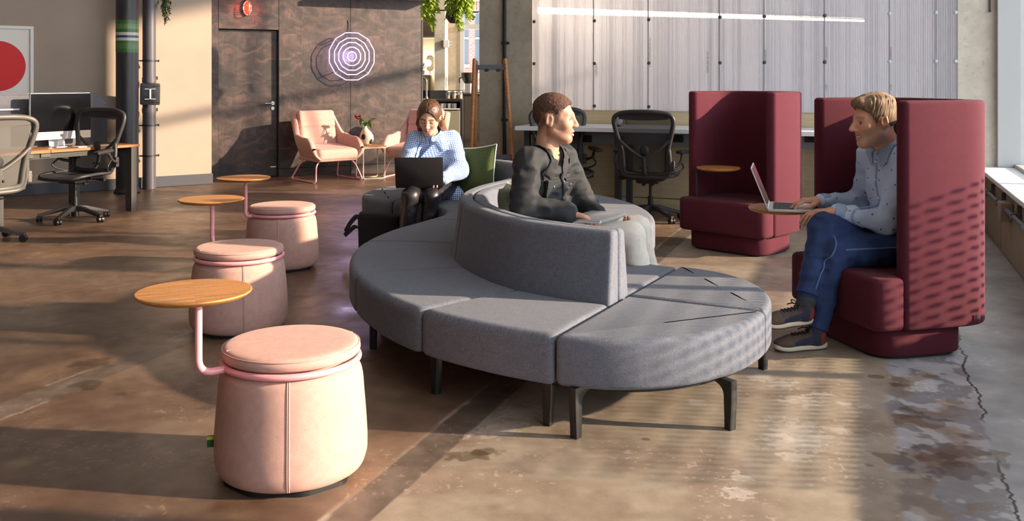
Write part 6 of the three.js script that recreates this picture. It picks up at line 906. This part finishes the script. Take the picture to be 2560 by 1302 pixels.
  const hair = isoMesh((x, y, z) => { const p = hf.from(x, y, z), t = 0.006 + 0.010 * sstep(0.03, 0.09, p[1]); let d = cranium(p, t); const hb = hairLineMan(p[2]) + 0.052 * sstep(0.045, 0.0, p[2]) * mixn(0.55, 1, sstep(-0.10, -0.04, p[2])); d = smax(d, (hb - p[1]) * 0.8, 0.006); return d * hf.s - 0.0045 * (n3(p[0] * 190, p[1] * 190, p[2] * 190) - 0.5); }, add3(hf.c, [-0.15, -0.10, -0.15]), add3(hf.c, [0.15, 0.16, 0.15]), 0.0036);
  P.add('hair', colourise(hair, (x, y, z) => { const k = n3(x * 170, y * 170, z * 170); return lerp3([0.022, 0.010, 0.007], [0.11, 0.045, 0.026], k); }), paintMat(0.85), 'cropped dark curly hair');
  for (const a of [an, af]) P.add('shoe', boxUV(plain(isoMesh(union([cap([a[0] - 0.02, 0.045, a[2]], [a[0] + 0.17, 0.04, a[2] + 0.03], 0.042, 0.036, 0.03), cap([a[0], 0.13, a[2]], [a[0], 0.06, a[2]], 0.05, 0.05, 0.03)]), [a[0] - 0.1, -0.005, a[2] - 0.09], [a[0] + 0.25, 0.2, a[2] + 0.12], 0.008))), M.white);
  const lx = nor3([0.55, 0.015, -0.83]), lz0 = nor3([0.83, 0.01, 0.55]), ly = nor3(crs3(lz0, lx)), lz = crs3(lx, ly); laptop('closed silver laptop lying on the lap of the man in the charcoal jacket', V(...add3(Wp(1490, 548, 5.06), ly, 0.004)), basisQ(lx, ly, lz), 0, silver, 0.30, 0.212, false);
}
// ================================================================ man in the booth
function sneaker(P, heel, dir, up) {                                  // heel: point of the sole under the heel
  const z = nor3(dir), x = nor3(crs3(up, z)), y = crs3(z, x), hf = { from: (a, b, c) => { const v = [a - heel[0], b - heel[1], c - heel[2]]; return [dot3(v, x), dot3(v, y), dot3(v, z)]; }, to: (p) => add3(add3(add3(heel, x, p[0]), y, p[1]), z, p[2]) };
  const f = (p) => { let d = ell(p, [0, 0.058, 0.045], [0.036, 0.052, 0.05]); d = smin(d, seg(p, [0, 0.052, 0.06], [0, 0.046, 0.19], 0.040, 0.034), 0.03); d = smin(d, ell(p, [0.003, 0.040, 0.225], [0.043, 0.028, 0.058]), 0.03); d = smin(d, seg(p, [0, 0.075, 0.055], [0, 0.118, 0.05], 0.038, 0.037), 0.02); d = smax(d, 0.022 - p[1], 0.004); d = smax(d, p[1] - 0.118 + 0.10 * Math.max(0, p[2] - 0.05), 0.006); return d; };
  const c = hf.to([0, 0.06, 0.14]), lo = [c[0] - 0.19, c[1] - 0.19, c[2] - 0.19], hi = [c[0] + 0.19, c[1] + 0.19, c[2] + 0.19];
  const shoe = P.add('shoe', colourise(isoMesh((a, b, q) => f(hf.from(a, b, q)), lo, hi, 0.0048), (a, b, q) => { const p = hf.from(a, b, q), w = Math.abs(p[0]), n = n3(a * 150, b * 150, q * 150) - 0.5; let t = [0.018, 0.024, 0.055]; if (p[2] > 0.185 + 0.25 * (p[1] - 0.03) || (p[1] < 0.040 + 0.02 * Math.sin(p[2] * 30) && p[2] > 0.09)) t = [0.085, 0.058, 0.042]; if (p[1] > 0.072 - 0.25 * (p[2] - 0.10) && p[2] > 0.085 && p[2] < 0.19 && w > 0.010) t = [0.075, 0.050, 0.038]; if (p[2] < 0.045 && p[1] < 0.088) t = [0.20, 0.032, 0.030]; if (p[2] < 0.06 && p[1] > 0.09) t = [0.05, 0.035, 0.028]; return t.map((v) => v * (1 + 0.35 * n)); }), paintMat(0.85), 'navy and brown running shoe');
  const out = []; for (let k = 0; k < 40; k++) { const a = k / 40 * 2 * Math.PI, zz = 0.138 + 0.148 * Math.sin(a), w = (0.036 + 0.010 * sstep(0.1, 0.24, zz) - 0.004 * sstep(0.08, 0.13, zz) * sstep(0.2, 0.13, zz)) * Math.sign(Math.cos(a)) * Math.pow(Math.abs(Math.cos(a)), 0.6); out.push([w + 0.003 * sstep(0.15, 0.28, zz), zz]); }
  const m = new THREE.Matrix4().makeBasis(V(...x), V(...y), V(...z)), put = (g) => { g.applyMatrix4(m); return g.translate(...heel); };
  const ar = out.reduce((q, p, i) => { const n = out[(i + 1) % out.length]; return q + p[0] * n[1] - n[0] * p[1]; }, 0); const oo = ar > 0 ? out.slice().reverse() : out;
  const curl = (g) => wobble(g, (a, b, c2) => [a, b + 0.012 * sstep(0.22, 0.30, c2) + 0.006 * sstep(0.03, -0.02, c2), c2]);
  P.add('sole', put(curl(slab(oo, 0.006, 0.028, 0.004))), std(lin(0.62, 0.56, 0.45), 0.7), 'off-white sole', shoe); P.add('tread', put(curl(slab(oo.map(([a, b]) => [a * 0.96, 0.138 + (b - 0.138) * 0.97]), 0.0, 0.0065))), std(lin(0.05, 0.04, 0.035), 0.8), undefined, shoe);
  const lace = []; for (let k = 0; k < 5; k++) { const zz = 0.10 + k * 0.019, yy = (q) => surfY(q, zz); const pts = []; for (let i = 0; i <= 8; i++) { const q = -0.02 + 0.04 * i / 8; pts.push(V(...hf.to([q, yy(q) + 0.003, zz + (i % 2) * 0.002]))); } lace.push(plain(new THREE.TubeGeometry(new THREE.CatmullRomCurve3(pts), 16, 0.0032, 6))); }
  function surfY(q, zz) { let yv = 0.16; for (let i = 0; i < 60; i++) { const d = f([q, yv, zz]); if (d < 0.0008) break; yv -= Math.max(0.0006, d * 0.8); } return yv; }
  const b0 = hf.to([0, surfY(0, 0.095) + 0.006, 0.095]); for (const s of [-1, 1]) { const L = (a, b, c2) => V(...add3(add3(add3(b0, x, a * s), y, b), z, c2)); lace.push(plain(new THREE.TubeGeometry(new THREE.CatmullRomCurve3([L(0, 0, 0), L(0.018, 0.014, 0.006), L(0.034, 0.010, 0.016), L(0.022, 0.0, 0.012), L(0.002, 0.002, 0.002)]), 20, 0.003, 6)), plain(new THREE.TubeGeometry(new THREE.CatmullRomCurve3([L(0, 0, 0), L(0.02, 0.0, 0.02), L(0.038, -0.012, 0.034)]), 12, 0.003, 6))); }
  P.add('laces', lace, M.black, undefined, shoe);
}
{
  const skin = [0.60, 0.30, 0.205], fw = nor3([-0.95, 0, 0.30]), ax = nor3([0.30, 0, 0.95]), base = [(2255 - CX) * 5.0 / FOC, 0, -5.0], P = new Person('smiling man with short fair hair in a pale blue shirt and jeans, legs crossed', base);
  const pel = Wp(2268, 612, 5.03), chest = Wp(2236, 462, 5.02), nk = Wp(2213, 362, 4.99), mid = add3(nk, [0.03, -0.07, 0]), sn = add3(mid, ax, 0.165), sf = add3(mid, ax, -0.165), en = Wp(2216, 556, 4.93), ef = Wp(2158, 508, 5.28), wn = Wp(2094, 528, 4.99), wf = Wp(2056, 503, 5.22);
  const torso = flatten([cap(pel, lerp3(pel, chest, 0.6), 0.118, 0.112, 0.06, ax, 0.74), cap(lerp3(pel, chest, 0.5), chest, 0.112, 0.115, 0.06, ax, 0.72), cap(lerp3(sn, nk, 0.12), lerp3(sf, nk, 0.12), 0.066, 0.066, 0.07), cap(chest, add3(nk, [0.01, -0.04, 0]), 0.10, 0.056, 0.06, ax, 0.7)], ax, [0, 1, 0]);
  const arms = [cap(sn, en, 0.068, 0.060, 0.03), cap(en, wn, 0.060, 0.040, 0.04), cap(sf, ef, 0.068, 0.060, 0.03), cap(ef, wf, 0.058, 0.040, 0.04)];
  const motif = tex(256, 256, (i, j) => { const cx = i % 128 - 64 + 6 * Math.sin(Math.floor(j / 128) * 3), cy = j % 128 - 64, odd = (Math.floor(i / 128) + Math.floor(j / 128)) % 2; const in1 = odd && (Math.hypot(cx, cy) < 7 || Math.hypot(cx - 8, cy + 7) < 4.5 || Math.hypot(cx + 7, cy + 8) < 4 || (Math.abs(cx + cy * 0.3) < 2.2 && cy > 0 && cy < 14)); const t = 0.03 * (hash2(i, j) - 0.5) + 0.03 * ((i + j) % 2); return in1 ? [0.16, 0.12, 0.16] : [0.71 + t, 0.79 + t, 0.92 + t]; }, true, 1 / 0.11, 1 / 0.11); const sm = std(lin(0.97, 0.97, 0.97), 0.85, { map: motif, side: THREE.DoubleSide }), plainBlue = std(lin(0.40, 0.56, 0.86), 0.85, { map: feltMap, side: THREE.DoubleSide });
  const sp = [...torso, ...arms], ss = ((u) => (x, y, z) => u(x, y, z) - folds(x, y, z, 0.009, 1.1))(union(sp)), shirt = P.add('shirt', cloth(sp, 0.0075, 0.009, (d, x, y, z) => smax(smax(d, -(Math.hypot(x - nk[0] + 0.012, (y - nk[1] - 0.03) * 0.9, z - nk[2]) - 0.066), 0.008), pel[1] - 0.055 - y, 0.01), 1.1), sm, 'pale blue shirt with tiny dark motifs');
  for (const s of [-1, 1]) P.add('collar', collarLeaf(add3(nk, [0.004, 0.036, 0]), nor3([-0.2, 1, 0]), fw, ax, s, 0.062, 0.058, 0.06, 0.05, 0.22, ss), plainBlue, undefined, shirt);
  const onFront = (u, v) => surf(ss, add3(add3(lerp3(pel, nk, v), ax, u), fw, 0.4), [-fw[0], 0, -fw[2]]);
  { const pts = []; for (let k = 0; k <= 12; k++) pts.push(V(...onFront(0, mixn(0.86, 0.2, k / 12)))); P.add('placket', plain(new THREE.TubeGeometry(new THREE.CatmullRomCurve3(pts), 30, 0.006, 6)), plainBlue, undefined, shirt); for (const v of [0.84, 0.66, 0.48]) P.add('button', ball(0.0062, ...add3(onFront(0.004, v), fw, 0.006), 1, 1, 1, 12), M.white, undefined, shirt); }
  for (const [e, w] of [[en, wn], [ef, wf]]) P.add('cuff', tube([lerp3(e, w, 0.86), lerp3(e, w, 0.99), add3(lerp3(e, w, 1.0), nor3(sub3(w, e)), 0.012)].map((p) => V(...p)), 0.044, false, 8, 20), plainBlue, undefined, shirt);
  const hU = add3(pel, ax, -0.09), hL = add3(pel, ax, 0.085), kU = Wp(2060, 566, 4.97), kL = Wp(2090, 628, 4.90), aU = Wp(2018, 738, 4.86), aL = Wp(2040, 832, 4.86);
  const legs = [cap(hU, kU, 0.10, 0.072, 0.03), cap(kU, lerp3(kU, aU, 0.93), 0.070, 0.052, 0.03), cap(hL, kL, 0.10, 0.072, 0.03), cap(kL, lerp3(kL, aL, 0.88), 0.070, 0.050, 0.03), cap(hU, hL, 0.105, 0.105, 0.04)];
  const den = tex(256, 256, (i, j) => { const k = 0.9 + 0.22 * (((i + j) % 4) / 4 - 0.4) * 0.8 + 0.25 * (fbm(i / 256 * 6, j / 256 * 6, 3, 6) - 0.5) + 0.12 * (hash2(i, j) - 0.5); return [0.14 * k, 0.235 * k, 0.43 * k]; }, true, 1 / 0.18, 1 / 0.18), dm = std(lin(1, 1, 1), 0.85, { map: den, side: THREE.DoubleSide });
  const jeans = P.add('jeans', cloth(legs, 0.008, 0.011, null, 1.2), dm, 'dark blue jeans with turned-up hems');
  const edge = (a, b, t, r) => { const p = lerp3(a, b, t), d = nor3(sub3(b, a)), e = nor3(crs3(d, [0, 0.2, 1])), f = crs3(d, e), pts = []; for (let k = 0; k < 20; k++) { const q = k / 20 * 2 * Math.PI; pts.push(V(...add3(add3(p, e, r * Math.cos(q)), f, r * Math.sin(q)))); } return [tube(pts, 0.006, true, 40, 8), rod(V(...add3(p, d, -0.028)), V(...p), r + 0.004, r + 0.005, 24)]; };
  P.add('hem', edge(kU, aU, 0.98, 0.053), dm, undefined, jeans); P.add('hem', edge(kL, aL, 0.93, 0.051), dm, undefined, jeans);
  const js = ((u) => (x, y, z) => u(x, y, z) - folds(x, y, z, 0.011, 1.2))(union(legs)), seamAlong = (a, b, side) => { const pts = []; for (let k = 1; k <= 10; k++) { const p = lerp3(a, b, k / 10.5); pts.push(V(...surf(js, add3(p, side, 0.3), side.map((v) => -v)))); } return plain(new THREE.TubeGeometry(new THREE.CatmullRomCurve3(pts), 40, 0.0042, 6)); };
  P.add('seam', [seamAlong(kU, aU, nor3([0.35, 0, 0.94])), seamAlong(hL, kL, [0, 0.25, 0.97])], std(lin(0.10, 0.16, 0.30), 0.85), undefined, jeans);
  P.add('sock', boxUV(plain(isoMesh(union([cap(lerp3(kU, aU, 0.80), add3(aU, [-0.005, -0.03, 0]), 0.042, 0.040), cap(add3(aU, [-0.005, -0.03, 0]), add3(aU, [-0.035, -0.07, 0.01]), 0.040, 0.036)]), add3(aU, [-0.12, -0.14, -0.1]), add3(aU, [0.12, 0.15, 0.1]), 0.006))), std(lin(0.06, 0.065, 0.075), 0.95, { map: feltMap }), 'dark grey sock'); P.add('sock', boxUV(plain(isoMesh(union([cap(lerp3(kL, aL, 0.82), add3(aL, [0.005, -0.02, 0]), 0.042, 0.040)]), add3(aL, [-0.1, -0.1, -0.1]), add3(aL, [0.1, 0.15, 0.1]), 0.006))), std(lin(0.06, 0.065, 0.075), 0.95, { map: feltMap }), 'dark grey sock');
  sneaker(P, [aL[0] + 0.045, 0.0, aL[2] + 0.0], [-0.97, 0, 0.2], [0, 1, 0]); sneaker(P, Wp(2030, 806, 4.86), nor3([-0.93, -0.02, 0.28]), nor3([0.12, 0.95, 0.12]));
  const hf = headFrame(Wp(2184, 303, 4.95), nor3([-0.975, -0.10, 0.14]), [-0.06, 1, 0], 1.10);
  const head = makeHead(hf, { wide: 0.98, jaw: 1.02, brow: 1.05, nose: 1.06, smile: 1, open: 0.9, skin, flush: [0.66, 0.25, 0.18], lip: [0.42, 0.12, 0.10], browC: [0.22, 0.12, 0.07], browK: 0.6, gaze: 0.002, beard: 0.5, beardC: [0.40, 0.34, 0.30], fade: 0.5, hairC: [0.13, 0.075, 0.045], hairline: hairLineMan }, add3(nk, [0.02, -0.03, 0]), 0.055);
  const hN = handPrims(add3(wn, [-0.02, 0.0, 0]), nor3([-0.95, -0.10, -0.25]), [0.15, -1, 0.0], [0, 0, -1], [[0.25, 0.35, 0.25], [0.3, 0.4, 0.3], [0.35, 0.5, 0.3], [0.4, 0.5, 0.3]], 0.06, 1.05, 0.35), hFa = handPrims(add3(wf, [-0.02, 0.004, 0]), nor3([-0.97, -0.02, 0.05]), [0.15, -1, 0.0], [0, 0, 1], [[0.35, 0.5, 0.4], [0.35, 0.5, 0.35], [0.35, 0.5, 0.35], [0.4, 0.5, 0.3]], 0.08, 1.05, 0.35);
  P.add('body', [head, handMesh(hN, skin), handMesh(hFa, skin), under([...torso, ...arms.map((p) => cap(p.a, p.b, p.r0 * 0.62, p.r1 * 0.7)), ...legs.map((p) => cap(p.a, p.b, p.r0, p.r1))], skin)], skinMat);
  { const f = hN[8], c = lerp3(f.a, f.b, 0.45), d = nor3(f.ba), e = nor3(crs3(d, [0, 1, 0])), q = crs3(d, e), pts = []; for (let k = 0; k < 14; k++) { const a = k / 14 * 2 * Math.PI; pts.push(V(...add3(add3(c, e, 0.0102 * Math.cos(a)), q, 0.0102 * Math.sin(a)))); } P.add('ring', tube(pts, 0.0022, true, 28, 6), M.steel, 'silver finger ring'); }
  const hair = isoMesh((x, y, z) => { const p = hf.from(x, y, z), top = sstep(0.045, 0.10, p[1]), t = 0.006 + 0.015 * top + 0.003 * sstep(0.0, 0.08, p[2]) * top; let d = cranium(p, t); d = smin(d, seg(p, [-0.035, 0.094, 0.066], [0.03, 0.096, 0.074], 0.014), 0.03); const hb = hairLineMan(p[2]) - 0.006; d = smax(d, (hb - p[1]) * 0.8, 0.008); d = smax(d, -ell([Math.abs(p[0]), p[1], p[2]], [0.086, -0.008, -0.008], [0.03, 0.034, 0.024]), 0.006); return d * hf.s - (0.006 + 0.006 * top) * (mixn(n3(p[0] * 210, p[1] * 40, p[2] * 30), n3(p[0] * 30, p[1] * 34, (p[2] + 0.35 * p[1]) * 210), sstep(0.03, 0.06, Math.abs(p[0]))) - 0.5); }, add3(hf.c, [-0.16, -0.11, -0.16]), add3(hf.c, [0.16, 0.17, 0.16]), 0.0036);
  P.add('hair', colourise(hair, (x, y, z) => { const p = hf.from(x, y, z), k = mixn(n3(p[0] * 210, p[1] * 40, p[2] * 30), n3(p[0] * 30, p[1] * 34, (p[2] + 0.35 * p[1]) * 210), sstep(0.03, 0.06, Math.abs(p[0]))); return lerp3([0.065, 0.036, 0.020], [0.30, 0.19, 0.105], clamp(0.1 + 0.75 * k * sstep(-0.06, 0.09, p[1]) + 0.25 * (k - 0.4))); }), paintMat(0.75), 'short fair brown hair');
  // his laptop stands open on the booth's little table, keyboard towards him
  const tc = V(1.486, 0.6575, -5.325), c = tc.clone().add(V(0.06, 0.0, 0.05)), zz = nor3([0.96, 0, 0.28]); laptop('open silver laptop on the small oak table of the booth', c, basisQ(crs3([0, 1, 0], zz), [0, 1, 0], zz), 112, silver, 0.345, 0.24, false);
}
// ================================================================ cushions and bag
function pillow(name, label, w, t, mat, pos, q, piping) {
  const o = thing(name, label, 'cushion', pos); o.quaternion.copy(q); const sh = (u, v, s) => { const x = u * 2 - 1, y = v * 2 - 1, e = (1 - Math.pow(Math.abs(x), 2.4)) * (1 - Math.pow(Math.abs(y), 2.4)), pull = 1 - 0.07 * (1 - Math.abs(x) * 0) * Math.pow(1 - Math.abs(Math.abs(x) - Math.abs(y)), 0) * (1 - Math.pow(Math.max(Math.abs(x), Math.abs(y)) === Math.abs(x) ? Math.abs(y) : Math.abs(x), 2)); return [x * w / 2 * pull, y * w / 2 * pull, s * (t / 2 * Math.pow(Math.max(0, e), 0.5) + 0.004 * (n2(x * 4 + s, y * 4) - 0.5) * e), u * w, v * w]; };
  part('cover', [grid(26, 26, (u, v) => sh(u, v, 1)), grid(26, 26, (u, v) => sh(1 - u, v, -1))], mat, o);
  if (piping) { const p = []; for (let k = 0; k < 80; k++) { const f = k / 20, i = Math.floor(f), r = f - i, [u, v] = [[r, 0], [1, r], [1 - r, 1], [0, 1 - r]][i]; p.push(V(...sh(u, v, 0).slice(0, 3))); } part('piping', tube(p, 0.0055, true, 160, 8), piping, o, 'white piping'); }
  return o;
}
{
  const cm = (c) => std(c, 0.95, { map: feltMap, side: THREE.DoubleSide });
  const d = nor3([-0.62, 0.22, 0.76]), x = nor3(crs3([0, 1, 0], d)), y = crs3(d, x), rq = (a) => basisQ(add3(x.map((v) => v * Math.cos(a)), y, Math.sin(a)), add3(y.map((v) => v * Math.cos(a)), x, -Math.sin(a)), d);
  pillow('scatter_cushion', 'olive green scatter cushion with white piping beside the woman in gingham', 0.44, 0.15, cm(lin(0.085, 0.115, 0.030)), W(1186, 432, 7.78), rq(0.12), std(lin(0.75, 0.75, 0.75), 0.8));
  const d2 = nor3([0.9, 0.35, 0.1]), x2 = nor3(crs3([0, 1, 0], d2)); pillow('scatter_cushion', 'pale sage green scatter cushion behind the man in the charcoal jacket', 0.40, 0.14, cm(lin(0.36, 0.40, 0.31)), W(1290, 545, 5.36), basisQ(x2, crs3(d2, x2), d2));
  const bc = V(-1.03, 0, -7.50), b = thing('tote_bag', 'black fabric bag slumped on the floor against the sofa', 'bag', bc, 0.12), bm = std(lin(0.0045, 0.0045, 0.005), 0.9);
  part('body', (() => { const g = box(0.34, 0.31, 0.17, 0, 0.157, 0, 0.035, 4); return smoothed(wobble(g, (q, y2, z) => [q * (1 + 0.05 * Math.sin(y2 * 12)) + (y2 > 0.2 ? -0.012 : 0), y2 * (1 - 0.05 * Math.sin(q * 9)), z * (1.05 - 0.5 * y2) + 0.01 * Math.sin(q * 22)])); })(), bm, b);
  part('strap', (() => { const c = curve([[-0.15, 0.29, 0.05], [-0.19, 0.30, 0.08], [-0.235, 0.255, 0.09], [-0.275, 0.185, 0.09]]); return grid(24, 1, (u, v) => { const p = c.getPoint(u); return [p.x - (v - 0.5) * 0.018, p.y + (v - 0.5) * 0.034, p.z + 0.01 * v]; }); })(), std(lin(0.006, 0.006, 0.007), 0.8, { side: THREE.DoubleSide }), b);
  part('strap', (() => { const c = curve([[-0.165, 0.21, 0.08], [-0.20, 0.225, 0.09], [-0.245, 0.19, 0.095], [-0.28, 0.16, 0.095]]); return grid(20, 1, (u, v) => { const p = c.getPoint(u); return [p.x - (v - 0.5) * 0.018, p.y + (v - 0.5) * 0.03, p.z + 0.01 * v]; }); })(), std(lin(0.006, 0.006, 0.007), 0.8, { side: THREE.DoubleSide }), b);
}
renderer.render(scene, camera);
